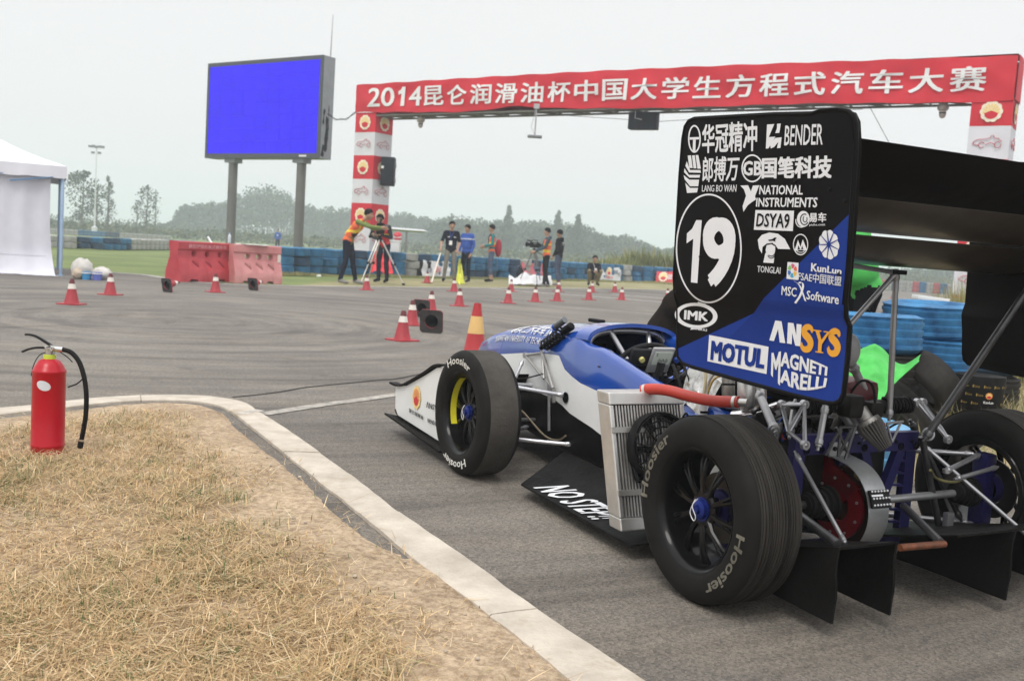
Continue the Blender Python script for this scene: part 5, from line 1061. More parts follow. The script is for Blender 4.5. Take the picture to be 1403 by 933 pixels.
# ---- floor
o = MB(); fl = [(1.2, .585, .05), (1.40, .27, .12), (1.25, .26, .11), (.9, .25, .10), (.5, .25, .10), (.30, .30, .09), (.30, .58, .06), (.40, .62, .05)]
fl = [V(p) for p in fl]; o.prism(fl, (0, 0, -1), .008); cobj(o, 'floor_panel', M_carb)
fc = lambda x, y: V((x, y, .05+.07*max(0, (.6-y)/.33)*1.0))
def flo(x, y): # height of the floor panel from its own corners
    return V((x, y, .045+(.62-y)*.19+.006))
o = MB(); NS = quadmap((1.17, .47, 0), (.68, .50, 0), (.70, .60, 0), (1.19, .565, 0))
TLn, TRn, BRn, BLn = K(749, 668, 2, .075), K(838, 700, 2, .075), K(838, 712, 2, .065), K(733, 668, 2, .065)
print('NOSTEP', [tuple(round(c, 3) for c in q) for q in (TLn, TRn, BRn, BLn)])
fp = MB(); rows = []
for i in range(13):
    f = i/12; xo = 1.165-.815*f; yo = .585+.035*f; xi = 1.40-1.1*f; rows.append([V((xi+(xo-xi)*j/6, (.262)+(yo-.262)*j/6, .123-.03*f+(.055-.123+.03*f)*j/6)) for j in range(7)])
def fpt(u_, v_): # u along the car towards the rear, v inward
    i = u_*12; k = min(int(i), 11); a = rows[k]; b = rows[k+1]; j = (1-v_)*6; l = min(int(j), 5); p = a[l].lerp(a[l+1], j-l).lerp(b[l].lerp(b[l+1], j-l), i-k); return p+V((0, 0, .003))
def fz(x, y):
    f = (1.22-x)/.92; yo = .585+.035*f; return .055+(.068-.03*f)*max(0, min(1, (yo-y)/(yo-.262)))
def nsf(u_, v_):
    b0, b1, t0, t1 = (731, 667.5), (812, 711), (778, 666), (862, 709); px = (b0[0]+(b1[0]-b0[0])*u_)*(1-v_)+(t0[0]+(t1[0]-t0[0])*u_)*v_; py = (b0[1]+(b1[1]-b0[1])*u_)*(1-v_)+(t0[1]+(t1[1]-t0[1])*u_)*v_
    z = .07
    for _ in range(3): p = K(px, py, 2, z); z = fz(p.x, p.y)+.004
    return V((p.x, p.y, z))
bpy.data.objects.remove(bpy.data.objects['floor_panel']); fp.grid(rows, thick=(0, 0, -.008)); fpo = cobj(fp, 'floor_panel', M_carbs)
letter(o, 'NO STEP!!', nsf, .035, 0, 2, (0, 0, 1)); cobj(o, 'lettering', M_pwhite, fpo, smooth=0)
# ---- front wing
def fwing(sg):
    e = MB(); P = [(2.5, .24, ), (2.35, .262), (2.12, .345), (1.98, .40), (1.82, .42), (1.80, .07), (2.45, .10), (2.49, .13)]
    e.prism([V((x, sg*.62, z)) for x, z in P], (0, -sg, 0), .006); ep = cobj(e, 'front_endplate', M_bwht)
    c = MB(); top = spline([(2.56, 0, .242), (2.46, 0, .243), (2.35, 0, .268), (2.12, 0, .352), (1.98, 0, .407), (1.8, 0, .428)], 5); c.grid([[p+V((0, sg*.634, 0)), p+V((0, sg*.59, .0))] for p in top], thick=(0, 0, .009)); cobj(c, 'endplate_cap', M_carb, ep)
    c = MB(); c.prism([V((x, sg*y, z)) for x, y, z in ((2.55, .655, .095), (2.42, .655, .088), (1.8, .665, .055), (1.8, .58, .055), (2.45, .58, .088))], (0, 0, -1), .009); cobj(c, 'foot_plate', M_carb, ep); return ep
for sg in (1, -1):
    ep = fwing(sg)
    if sg == 1:
        def W_(px, py): return K(px, py, 1, .6245)
        fcen = W_(570, 552); g, rd, cr = MB(), MB(), MB(); h_ = (W_(570, 527)-W_(570, 560)).length/2
        top_, bot_ = W_(570.5, 528), W_(570.5, 561); cc = (top_+bot_)/2; rx_ = (W_(564.5, 545)-W_(576, 545)).length/2; rz_ = (top_-bot_).length/2
        emblem(lambda x, y, lv: cc+V((-x*rx_, .0006*lv, y*rz_)), 1., (g, rd, cr)); em = MB()
        for q_, mi in ((cr, 0), (g, 1), (rd, 2)): em.add(q_.v, q_.f, mi)
        cobj(em, 'emblem', [M_gold, mat('emblem_orange', (.7, .25, .08), .5), M_red], ep, smooth=0)
        for txt, c4 in (('昆仑润滑油', ((560.5, 559), (579.5, 569.5), (579.5, 575), (560.5, 564.5))), ('ΛNSYS', ((584, 550), (601, 556), (601, 564), (584, 558))), ('BENDER', ((586, 573), (601, 579.5), (601, 585), (586, 578)))):
            q_ = MB(); letter(q_, txt, quadmap(*[W_(*c) for c in c4]), .02, 0, 1, (0, 1, 0)); cobj(q_, 'lettering', M_ink, ep, smooth=0)
def aero(prof, y0, y1, name, M):       # prof: closed outline in x, z
    o = MB(); k = len(prof); rows = [[V((x, y, z)) for x, z in prof]+[V((prof[0][0], y, prof[0][1]))] for y in np.linspace(y0, y1, 9)]
    o.grid(rows); o.f += [tuple(len(o.v)-0 for _ in ())] if False else []
    b = len(o.v); o.v += [tuple(p) for p in rows[0][:-1]]+[tuple(p) for p in rows[-1][:-1]]; o.f += [tuple(range(b, b+k)), tuple(range(b+2*k-1, b+k-1, -1))]; o.m += [0, 0]
    return cobj(o, name, M, smooth=40)
def foilprof(le, te, camber, th, n=14):
    le = V((le[0], 0, le[1])); te = V((te[0], 0, te[1])); d = te-le; nrm = V((-d.z, 0, d.x)).normalized(); nrm = nrm if nrm.z < 0 else -nrm; up_, lo = [], []
    for i in range(n+1):
        t_ = (1-math.cos(math.pi*i/n))/2; c = camber*4*t_*(1-t_); tt = th*(1.6*math.sqrt(t_)*(1-t_)+.12*(1-t_)); b = le+d*t_+nrm*c*d.length; up_.append(b-nrm*tt*d.length*.5-nrm*.001); lo.append(b+nrm*tt*d.length*.5+nrm*.001)
    P = lo+up_[::-1]; return [(p.x, p.z) for p in P]
for le, te in (((2.52, .115), (2.2, .13)), ((2.22, .165), (1.98, .25)), ((2.0, .28), (1.84, .39))): aero(foilprof(le, te, .10, .10), -.612, .612, 'front_wing_element', M_carb)
# ---- wheels
M_tyre = mat('slick_rubber', (.062, .057, .052), .92, var=.22, vs=7, c2=(.088, .081, .073), bump=.4, bs=110); M_side = mat('sidewall_rubber', (.022, .021, .020), .6, var=.25, vs=10); M_wet = mat('treaded_rubber', (.024, .022, .021), .75, var=.3, vs=1, stretch=(2, 70, 2), c2=(.085, .078, .07), bump=.15, bs=90)
M_rim = mat('rim_black', (.010, .010, .011), .3, .3, var=.3, vs=14, coat=.3); M_nut = mat('nut_blue', (.012, .03, .22), .28, .6, var=.15); M_brk = mat('brake_disc_metal', (.07, .065, .06), .35, .85); M_yel = mat('sticker_yellow', (.72, .66, .03), .4, var=.1, vs=20); M_tlet = mat('sidewall_print', (.78, .77, .72), .6, var=.2, vs=30)
def wheel(x, y, sg, front, steer=0., spin=0.):
    h = .089 if front else .088; R0 = .2625; rb = .176
    t = MB(); o_ = V((0, 0, 0))
    prof = [(rb-.008, h-.012), (rb, h-.004), (rb+.012, h+.001), (rb+.035, h+.004), (R0-.035, h+.003), (R0-.018, h-.004), (R0-.007, h-.014), (R0-.001, h-.027)]
    mats_ = [1]*7
    if front: mid = [(R0, .03), (R0, -.03)]; prof += mid; mats_ += [0]*2
    else:
        z = h-.024; g = []
        while z > -h+.024:
            wv = random.uniform(.0035, .0085); prof += [(R0, z), (R0, z-wv), (R0-.0045, z-wv-.0006), (R0-.0045, z-wv-.0026), (R0, z-wv-.0032)]; mats_ += [0]*5; z -= wv+.0034
    prof += [(R0-.001, -h+.027), (R0-.007, -h+.014), (R0-.018, -h+.004), (R0-.035, -h-.003), (rb+.035, -h-.004), (rb+.012, -h-.001), (rb, -h+.004), (rb-.008, -h+.012)]; mats_ += [0]+[1]*7
    mats_ = (mats_+[1]*len(prof))[:len(prof)-1]
    rot = Matrix.Rotation(steer, 4, 'Z'); M0 = Matrix.Translation((x, y, R0)) @ rot @ Matrix.Rotation(0 if sg > 0 else math.pi, 4, 'Z')
    # wheel built with its outer side towards +y
    rm = MB(); bar = [(.170, h-.006), (.1735, h-.004), (.1735, h-.010), (.166, h-.016), (.160, h-.03), (.157, -.02), (.150, -.05), (.150, -h+.02), (.168, -h+.012), (.172, -h+.008), (.168, -h+.004), (.146, -h+.014), (.145, -.05), (.152, -.02), (.155, h-.032), (.162, h-.012)]
    rm.lathe(bar, axis=(0, 1, 0), n=72, closed=True); face = .045 if not front else .03
    rm.lathe([(.001, face-.012), (.05, face-.012), (.052, face-.002), (.046, face+.004), (.02, face+.006), (.001, face+.006)], axis=(0, 1, 0), n=36)
    for k in range(10):
        a = 2*math.pi*k/10+spin; 
        for s_ in (-.03, .03):
            d0 = V((math.cos(a), 0, math.sin(a))); d1 = V((math.cos(a+s_*2.1), 0, math.sin(a+s_*2.1)))
            rm.tube([d0*.042+V((0, face-.002, 0)), d0.lerp(d1, .4)*.075+V((0, face+.003, 0)), d1*.125+V((0, face-.002, 0)), d1*.156+V((0, face-.014, 0))], [.009, .0068, .006, .007], 6)
        b = MB()
    wm = cobj(rm, 'wheel', M_rim, smooth=35); wm.matrix_local = M0
    def sub(mb, name, M, **k): o = mb.obj(name, M, wm, **k); return o
    t.lathe(prof, axis=(0, 1, 0), n=96, mats=mats_); sub(t, 'tyre', [M_wet if not front else M_tyre, M_side], smooth=30)
    o = MB(); o.lathe([(.001, face+.030), (.012, face+.030), (.014, face+.022), (.022, face+.02), (.027, face+.018), (.030, face+.004)], axis=(0, 1, 0), n=6 if False else 12); o.lathe([(.030, face+.005), (.034, face+.005), (.034, face+.009), (.030, face+.009)], axis=(0, 1, 0), n=30, closed=True); sub(o, 'wheel_nut', M_nut)
    o = MB(); o.tube(spline([(-.012, face+.032, .034), (.004, face+.036, .01), (-.014, face+.036, -.016), (-.004, face+.034, -.03), (.014, face+.034, -.012), (.004, face+.036, .012), (.0, face+.03, .03)], 5), .0013, 5); sub(o, 'lock_pin', M_pwhite)
    o = MB(); n_h = 16; dr = .112 if front else .1; o.lathe([(.055, -.012), (dr, -.012), (dr, -.018), (.055, -.018)], axis=(0, 1, 0), n=40, closed=True); sub(o, 'brake_disc', M_brk)
    for k in range(14):
        a = k*.449; 
    o = MB(); o.box((-.08, -.02, .04), (.05, .05, .09), bev=.01); sub(o, 'brake_caliper', M_blackmetal)
    o = MB(); o.lathe([(.05, -.05), (.055, -.02), (.05, -.005), (.03, .0)], axis=(0, 1, 0), n=20); o.box((0, -.055, 0), (.06, .05, .24), bev=.012); sub(o, 'upright', M_purple)
    # stickers inside the rim
    o = MB(); a0, a1 = (R(118), R(208)) if front else (R(78), R(98))
    rows = [[V((math.cos(a)*.1535, yy, math.sin(a)*.1535)) for yy in (.052, .024)] for a in np.linspace(a0, a1, 22)]
    if not front: rows = [[V((math.cos(a)*.165, h-.018, math.sin(a)*.165)), V((math.cos(a)*.157, h-.034, math.sin(a)*.157))] for a in np.linspace(a0, a1, 10)]
    if sg > 0:
        fx = (lambda p: V((-p.x, p.y, p.z))) 
        o.grid([[fx(p)*1.0 for p in r] for r in rows]); sub(o, 'rim_sticker', M_yel, smooth=60)
    # sidewall print
    for c in ((R(58), R(118)), (R(-122), R(-62))):
        txt = 'Hoosier'; tw = MB(); r0_, r1_ = (.204, .236)
        def f(u_, v_, c=c):
            a = c[1]+(c[0]-c[1])*u_; a = a+0; r = r0_+(r1_-r0_)*v_; yy = h+.0052
            return V((-math.cos(a)*-1*r*-1 if False else -math.cos(math.pi-a)*-1*r, yy, math.sin(a)*r))
        def g(u_, v_, c=c):
            th = c[0]+(c[1]-c[0])*u_; r = r0_+(r1_-r0_)*v_; return V((math.cos(th)*r, h+.0052, math.sin(th)*r))
        # seen from +y with z up, +x runs to the left: reading direction is -x, i.e. growing angle at the top
        if sg > 0 and front: letter(tw, txt, g, .012, 0, 2, (0, 1, 0)); sub(tw, 'lettering', M_tlet, smooth=0)
        elif sg > 0: letter(tw, txt, lambda u_, v_, c=c: g(u_, v_, (c[0]-R(62) if c[0] > 0 else c[0]-R(55), c[1]-R(62) if c[0] > 0 else c[1]-R(55))), .03, 0, 2, (0, 1, 0)); sub(tw, 'lettering', mat('sidewall_print_dull', (.15, .14, .11), .7, var=.45, vs=30), smooth=0)
    return wm
wheel(0, .5815, 1, False, 0, .2); wheel(0, -.5815, -1, False, 0, .5); wheel(1.585, .5955, 1, True, .012, .1); wheel(1.585, -.5955, -1, True, .012)
# ---- tubes in general
def rod(name, pts, r, M=M_tubes, n=10, sp=False, parent=None, **k):
    o = MB(); o.tube(spline(pts, 6) if sp else pts, r, n)
    if name in ('frame_tube', 'diffuser_stay', 'push_rod', 'wing_stay', 'wing_strut', 'upper_wishbone', 'lower_wishbone', 'toe_link'):
        a, b = V(pts[0]), V(pts[-1]); d = (V(pts[1])-a).normalized(); e = (V(pts[-2])-b).normalized()
        for p_, q_ in ((a, d), (b, e)): o.tube([p_+q_*.004, p_+q_*.008, p_+q_*.020, p_+q_*.026], [r*.75, r*1.28, r*1.28, r], n); o.tube([p_-q_*.012, p_+q_*.01], r*.55, 8)
    return cobj(o, name, M, parent, **k)
def rodend(c, d, r=.011):
    o = MB(); o.lathe([(r*.5, -r*.5), (r, -r*.5), (r, r*.5), (r*.5, r*.5)], o=c, axis=d, n=14, closed=True); o.sphere(c, r*.62, 8, 6); return cobj(o, 'rod_end', M_tubes)
for sg in (1, -1):
    s = lambda x, y, z: (x, sg*y, z)
    for x_in, z_in, z_out, nm in ((1.47, .35, .385, 'upper_wishbone'), (1.76, .35, .385, 'upper_wishbone'), (1.38, .155, .155, 'lower_wishbone'), (1.78, .155, .155, 'lower_wishbone')):
        rod(nm, [s(x_in, .245, z_in), s(1.585, .52, z_out)], .0085, mat('wishbone_silver', (.6, .6, .64), .25, .6), 12)
    rod('steering_rod', [s(1.72, .24, .20), s(1.66, .52, .22)], .007, M_tubes); rodend(V(s(1.47, .252, .35)), (0, 0, 1)); rodend(V(s(1.38, .252, .155)), (0, 0, 1))
    rod('push_rod', [s(1.60, .50, .20), s(1.78, .29, .455)], .008, M_tubes)
    # rocker and damper on top of the nose flank
    A_, B_, C_, D_ = V(s(1.86, .235, .475)), V(s(1.70, .235, .505)), V(s(1.62, .262, .40)), V(s(1.53, .265, .37))
    for a, b, r_ in ((A_, B_, .0065), (A_, C_, .006), (A_, D_, .005), (B_, C_, .007), (B_, D_, .0075)): rod('rocker_arm', [a, b], r_, mat('rocker_grey', (.34, .33, .32), .4, .6), 8)
    rodend(A_, (0, 1, 0), .014); rodend(B_, (0, 1, 0), .013)
    rod('bracket', [D_, V(s(1.52, .262, .31))], [.012, .008], mat('rocker_grey', (.34, .33, .32)), 8)
    rod('brake_line', [s(1.60, .45, .30), s(1.63, .36, .26), s(1.52, .30, .17), s(1.45, .27, .16), s(1.40, .26, .19)], .0042, mat('braided_hose', (.3, .25, .18), .4, .6, vs=90, var=.3), 8, True)
    rod('brake_line', [s(1.66, .47, .41), s(1.62, .38, .40), s(1.56, .30, .43)], .003, M_black, 8, True)
    rod('stay', [s(1.59, .252, .385), s(1.56, .252, .18)], .0075, M_tubes)
    if sg < 0: continue
    d0, d1 = K(741, 477, 1, .262), K(784, 446, 1, .222); ax = (d1-d0).normalized(); L_ = (d1-d0).length
    o = MB(); pts = []; 
    for i in range(90): a = i/90*2*math.pi*6.5; r_ = .0225; u1 = ax.orthogonal().normalized(); u2 = ax.cross(u1); pts.append(d0+ax*(.02+L_*.62*i/90)+(u1*math.cos(a)+u2*math.sin(a))*r_)
    o.tube(pts, .0052, 6); dm = cobj(o, 'damper_spring', M_blackmetal); o = MB(); o.tube([d0, d0+ax*L_*.6], .011, 10); o.tube([d0+ax*L_*.72, d0+ax*L_*.74, d0+ax*L_*.98, d0+ax*L_], [.012, .018, .018, .012], 14); cobj(o, 'damper_body', mat('damper_black', (.02, .02, .022), .35, .4), dm)
    o = MB(); r2 = ax.cross(V((0, 0, 1))).normalized(); c_ = d1-ax*.055+V((.016, .012, .034)); o.tube([c_-ax*.035, c_+ax*.03], [.015, .015], 14); o.tube([c_-ax*.047, c_-ax*.035], .0165, 14, m=1); cobj(o, 'reservoir', [mat('reservoir_grey', (.16, .17, .18), .3, .6), M_blue], dm)
# ---- radiator
rc = V((.5, 0, 0)); 
def rad(x, y, z): return V((.5+x-.13*(.51-z)/.41, y, z))
M_fin = mat('radiator_fin', (.5, .49, .47), .35, .8, var=.2, vs=30); M_rdk = mat('radiator_core', (.008, .008, .008), .9)
def rbox(name, x0, x1, y0, y1, z0, z1, M, parent=car, bev=.004, **k):
    o = MB(); P = [rad(x, y, z) for x in (x0, x1) for y in (y0, y1) for z in (z0, z1)]; o.add(P, [(0, 1, 3, 2), (4, 6, 7, 5), (0, 4, 5, 1), (2, 3, 7, 6), (0, 2, 6, 4), (1, 5, 7, 3)])
    ob = o.obj(name, M, parent, smooth=0, **k)
    if bev: md = ob.modifiers.new('bevel', 'BEVEL'); md.width = bev; md.segments = 2
    return ob
ra = rbox('radiator', .012, .06, .37, .628, .135, .475, M_rdk, bev=0)
rbox('header_tank', -.006, .068, .352, .648, .476, .515, M_alu, ra); rbox('header_tank', -.004, .066, .352, .648, .095, .134, M_alu, ra); rbox('side_plate', -.004, .068, .630, .648, .134, .476, M_alu, ra); rbox('side_plate', -.004, .068, .352, .372, .134, .476, M_alu, ra)
nf = 22
for i in range(nf):
    y = .376+(.628-.376)*(i+.5)/nf; rbox('fin', -.003, .0065, y-.0026, y+.0026, .136, .474, M_fin, ra, bev=0)
for z in (.40, .21):
    rbox('strap', -.010, -.0045, .49, .648, z-.009, z+.009, mat('bracket_steel', (.4, .39, .37), .35, .8), ra, bev=.001)
    for y in (.55, .51):
        o = MB(); o.lathe([(.001, .006), (.006, .006), (.007, 0)], o=rad(-.011, y, z), axis=(-1, 0, 0), n=6); cobj(o, 'bolt', M_steel, ra)
fc_ = rad(-.03, .480, .342); M_fan = mat('fan_plastic', (.014, .014, .015), .42, var=.2); tl = V((.13*-1, 0, -.41)).normalized(); fn = V((-.95, 0, .3)).normalized(); fv = V((.3, 0, .95)).normalized(); fu = V((0, 1, 0))
def fp_(r, a, d): return fc_+fu*math.cos(a)*r+fv*math.sin(a)*r+fn*d
o = MB(); ns_ = 44
rows = [[fp_(r, 2*math.pi*i/ns_, d) for r, d in ((.122, -.02), (.122, .012), (.117, .018), (.112, .016), (.112, -.02))] for i in range(ns_+1)]; o.grid(rows); fan = cobj(o, 'fan_shroud', M_fan, smooth=40)
for r in (.110, .090, .070, .050):
    o = MB(); o.tube([fp_(r, 2*math.pi*i/36, .019) for i in range(37)], .0027, 5, caps=False); cobj(o, 'grille_ring', M_fan, fan)
for k in range(10):
    a = 2*math.pi*k/10; o = MB(); o.tube([fp_(.034, a, .02), fp_(.075, a+.13, .021), fp_(.114, a+.2, .015)], .0028, 5); cobj(o, 'grille_spoke', M_fan, fan)
o = MB(); rows = [[fp_(r, 2*math.pi*i/24, d) for r, d in ((.036, .0), (.036, .022), (.030, .028), (.002, .03))] for i in range(25)]; o.grid(rows); cobj(o, 'hub', mat('fan_hub', (.035, .035, .037), .4), fan)
o = MB(); c_ = fp_(.008, 1., .0305); o.add([fc_+fn*.0308+fu*a+fv*b for a, b in ((.0, .0), (.014, .002), (.012, .013), (-.002, .011))], [(0, 1, 2, 3)]); cobj(o, 'hub_label', M_pwhite, fan, smooth=0)
for k in range(5):
    a = 2*math.pi*k/5; o = MB(); o.grid([[fp_(r, a+s_*.34-(r-.03)*3, .004-s_*.02) for r in (.034, .07, .11)] for s_ in (0, .5, 1)]); cobj(o, 'blade', M_fan, fan, smooth=60)
for y0, y1, z in ((.49, .575, .335), (.53, .58, .24)):
    o = MB(); o.tube([rad(-.018, y0, z), rad(-.02, y1, z+.01), rad(-.01, y1+.005, z+.06)], .008, 6); cobj(o, 'mounting_arm', M_fan, fan)
rod('fan_cable', [rad(-.03, .42, .38), rad(-.05, .39, .45), rad(-.03, .36, .44), rad(0, .33, .40)], .0035, M_black, 8, True)
# ---- coolant hose
M_hose = mat('red_silicone', (.50, .045, .03), .38, var=.12, vs=12, bump=.05)
hp_ = [(.53, .505, .512), (.50, .49, .528), (.44, .46, .532), (.36, .42, .52), (.26, .36, .508), (.16, .29, .505), (.10, .25, .508)]
hp_ = [K(880, 535, 1, .50), K(892, 533, 1, .485), K(915, 535, 1, .46), K(945, 543, 1, .42), K(975, 549, 1, .38), K(1012, 551, 1, .34)]; print('hose', [tuple(round(c, 2) for c in q) for q in hp_])
rod('coolant_hose', hp_, .0185, M_hose, 16, True)
e0, e1 = V(hp_[-2]), V(hp_[-1]); dd = (e1-e0).normalized(); rod('hose_clamp', [e1-dd*.018, e1-dd*.008], .0197, M_alu, 16); rod('hose_spigot', [e1, e1+dd*.03], .012, M_alu, 12); a0_, a1_ = V(hp_[0]), V(hp_[1]); rod('hose_clamp', [a0_+(a1_-a0_).normalized()*.006, a0_+(a1_-a0_).normalized()*.016], .0197, M_alu, 16)
# ---- engine bay
M_eng = mat('engine_alloy', (.30, .29, .27), .4, .75, var=.3, vs=16, bump=.2, bs=40); M_edk = mat('engine_dark', (.04, .038, .036), .5, .5, var=.4, vs=15)
o = MB(); o.box((.30, .02, .26), (.34, .40, .26), bev=.02); o.box((.34, .0, .42), (.24, .36, .10), bev=.02); eng = cobj(o, 'engine_block', M_edk)
def cyl(name, a, b, r, M, n=18, parent=eng): o = MB(); a = V(a); b = V(b); d = (b-a).normalized(); o.tube([a, a+d*.004, b-d*.004, b], [r*.93, r, r, r*.93], n); return cobj(o, name, M, parent)
def on(px, py, y): return K(px, py, 1, y)
cyl('catch_can', on(1022, 515, .25), on(1022, 557, .25), .028, M_alu); cyl('catch_can', on(1041, 519, .2), on(1041, 560, .2), .022, M_alu); cyl('filter_canister', on(998, 515, .22), on(998, 547, .22), .022, M_eng); cyl('canister_band', on(998, 525, .22), on(998, 528, .22), .0235, M_ink); cyl('canister_neck', on(996, 505, .2), on(996, 522, .2), .013, M_alu)
o = MB(); c_ = on(956, 527, .2); o.lathe([(.001, .03), (.012, .03), (.014, .012), (.034, .010), (.038, 0), (.036, -.022), (.024, -.03)], o=c_, axis=(-.3, .2, 1), n=26); cobj(o, 'oil_cap', mat('cap_metal', (.38, .33, .26), .4, .7), eng)
cyl('throttle_body', on(975, 560, .12), on(940, 545, .12), .05, M_edk); cyl('intake_runner', on(1010, 590, .12), on(960, 585, .16), .035, M_eng)
for P, r_, M in (([(966, 498), (967, 520), (964, 545)], .0055, mat('hose_cream', (.55, .48, .30), .45)), ([(995, 512), (978, 520), (970, 538), (966, 552)], .004, mat('hose_ochre', (.50, .33, .09), .4)), ([(985, 505), (972, 522), (969, 545)], .0045, mat('hose_grey', (.35, .34, .33), .4))):
    rod('fuel_hose', [on(px, py, .27) for px, py in P], r_, M, 8, True, eng)
for dx in (0, 1, 2):
    o = MB(); c_ = on(928+dx*9, 520+dx*3, .16-dx*.03); o.box(c_, (.02, .03, .06), Matrix.Rotation(.4*dx, 3, 'Y'), bev=.004); o.tube([c_, c_+V((.0, 0, .05))], .006, 6); cobj(o, 'coil_pack', M_edk, eng)
for a, b, r_, M in (((922, 500), (935, 560), .006, M_black), ((935, 495), (948, 555), .004, M_black), ((945, 500), (958, 560), .003, mat('wire_red', (.4, .03, .03), .4)), ((985, 555), (1010, 560), .008, M_eng), ((940, 560), (985, 575), .007, M_black), ((1008, 570), (1040, 556), .009, M_tubes)):
    rod('engine_wire', [on(*a, .2), on((a[0]+b[0])/2+4, (a[1]+b[1])/2, .23), on(*b, .2)], r_, M, 8, True, eng)
o = MB(); o.tube([on(965, 553, .33), on(963, 562, .33), on(963, 575, .33)], .014, 14); cobj(o, 'white_coupling', M_pwhite, eng); rod('coupling_band', [on(965, 563, .33), on(965, 566, .33)], .0148, M_ink, 14, False, eng)
cyl('exhaust_pipe', on(1003, 571, .26), on(1032, 567, .22), .019, mat('polished_steel', (.7, .7, .7), .15, .95)); cyl('exhaust_pipe', on(1032, 567, .22), on(1065, 556, .12), .014, mat('polished_steel', (.7, .7, .7))); o = MB(); o.sphere(on(1022, 556, .23), .022, 14, 8); cobj(o, 'pipe_bend', M_alu, eng)
o = MB(); o.box((.42, .26, .38), (.36, .03, .11), bev=.012); cobj(o, 'side_pod_panel', M_blue)
o = MB(); o.box((.20, -.05, .55), (.2, .16, .12), bev=.03); cobj(o, 'plenum', mat('plenum_red', (.10, .015, .02), .45)); o = MB(); o.sphere(K(1163, 480, 1, .02), .035, 18, 12, sc=(1, 1, 1.55)); cobj(o, 'air_box', mat('airbox_grey', (.30, .30, .31), .45))
# frame tubes round the engine
for a, ya, b, yb, r_ in (((1040, 540), .34, (1062, 590), .40, .0125), ((1089, 552), .22, (1082, 596), .28, .010), ((1106, 556), .10, (1086, 583), .28, .008), ((1131, 556), .20, (1121, 612), .24, .0095), ((1132, 530), .05, (1180, 600), -.02, .019), ((1168, 500), .0, (1196, 560), -.12, .0135), ((1148, 520), .0, (1175, 582), -.05, .012)):
    rod('frame_tube', [K(*a, 1, ya), K(*b, 1, yb)], r_, mat('satin_tube', (.36, .36, .37), .35, .6, var=.15, vs=9), 14)
rod('throttle_cable', [K(1160, 560, 1, .0), K(1165, 540, 1, 0), K(1180, 522, 1, 0), K(1196, 530, 1, 0), K(1200, 570, 1, 0)], .004, M_black, 8, True)
# ---- rear wing
M_wing = mat('wing_black_ground_tint', (.052, .042, .032), .34, var=.4, vs=5, spec=.55)  # brown in the base colour stands in for ground reflected in the gloss
TE = ((.185, 1.0), (-.10, 1.055)); 
aero(foilprof((.19, 1.005), (-.115, 1.052), .13, .11), -.625, .625, 'wing_element', M_wing); aero(foilprof((-.085, 1.066), (-.29, 1.138), .09, .09), -.625, .625, 'wing_element', M_wing); aero(foilprof((-.255, 1.142), (-.432, 1.258), .07, .08), -.625, .625, 'wing_element', M_carb)
def epo(z):   # joggle of the panel towards its lower third
    if z > .865: return .0
    if z < .825: return -.016
    return -.016*(.865-z)/.04
EPY = .63
def EP(px, py, lift=.0):
    p = K(px, py, 1, EPY); p2 = K(px, py, 1, EPY+epo(p.z)); p2.y += lift; return p2
OUT = [K(px, py, 1, EPY) for px, py in ((950, 163), (1060, 157), (1112, 156), (1124, 152), (1150, 151), (1162, 153.5), (1169, 160), (1172, 172), (1171, 210), (1165, 300), (1161, 370), (1157, 412), (1153.5, 434), (1156, 447), (1153.5, 486), (1150, 520), (1147.5, 540), (1143, 549), (1136, 552.5), (1126, 552), (1080, 541), (1000, 519), (940, 502), (928, 497), (922.5, 489), (921.5, 478), (922, 440), (921.5, 418), (921.5, 405), (923, 380), (927, 310), (931, 240), (935, 190), (938, 174), (943, 166))]
def panel(outline, sgn, name, M1, M2, split):
    bm = bmesh.new(); vs = [bm.verts.new((p.x, 0, p.z)) for p in outline]; f = bm.faces.new(vs); geom = lambda: list(bm.verts)+list(bm.edges)+list(bm.faces)
    for zc in (.865, .85, .84, .825): bmesh.ops.bisect_plane(bm, geom=geom(), plane_co=(0, 0, zc), plane_no=(0, 0, 1))
    if split:
        for (a, b) in split:
            pa, pb = K(*a, 1, EPY), K(*b, 1, EPY); d = pb-pa; bmesh.ops.bisect_plane(bm, geom=geom(), plane_co=(pa.x, 0, pa.z), plane_no=(d.z, 0, -d.x))
    def under(p):
        r = []
        for a, b in split:
            pa, pb = K(*a, 1, EPY), K(*b, 1, EPY); r.append(pa.z+(pb.z-pa.z)*(p.x-pa.x)/(pb.x-pa.x) > p.z)
        return any(r)
    o = MB(); th = .007
    bm.verts.index_update(); 
    fr = [(v.co.x, sgn*(EPY+epo(v.co.z)), v.co.z) for v in bm.verts]; bk = [(x, y-sgn*th, z) for x, y, z in fr]; n_ = len(fr); fs = []; ms = []
    for f in bm.faces:
        idx = [v.index for v in f.verts]; c = f.calc_center_median(); mi = 1 if (split and under(c)) else 0; fs.append(idx if sgn < 0 else idx[::-1]); ms.append(mi); fs.append([i+n_ for i in idx]); ms.append(0)
    for e in bm.edges:
        if len(e.link_faces) == 1: a, b = e.verts[0].index, e.verts[1].index; fs.append([a, b, b+n_, a+n_]); ms.append(0)
    o.v = fr+bk; o.f = fs; o.m = ms; bm.free(); return cobj(o, name, [M1, M2], smooth=25)
epL = panel(OUT, 1, 'wing_endplate', M_epblk, M_epblue, [((1167, 290), (1040, 415)), ((1035, 425), (922, 478))])
epR = panel(OUT, -1, 'wing_endplate', M_carb, M_carb, [])
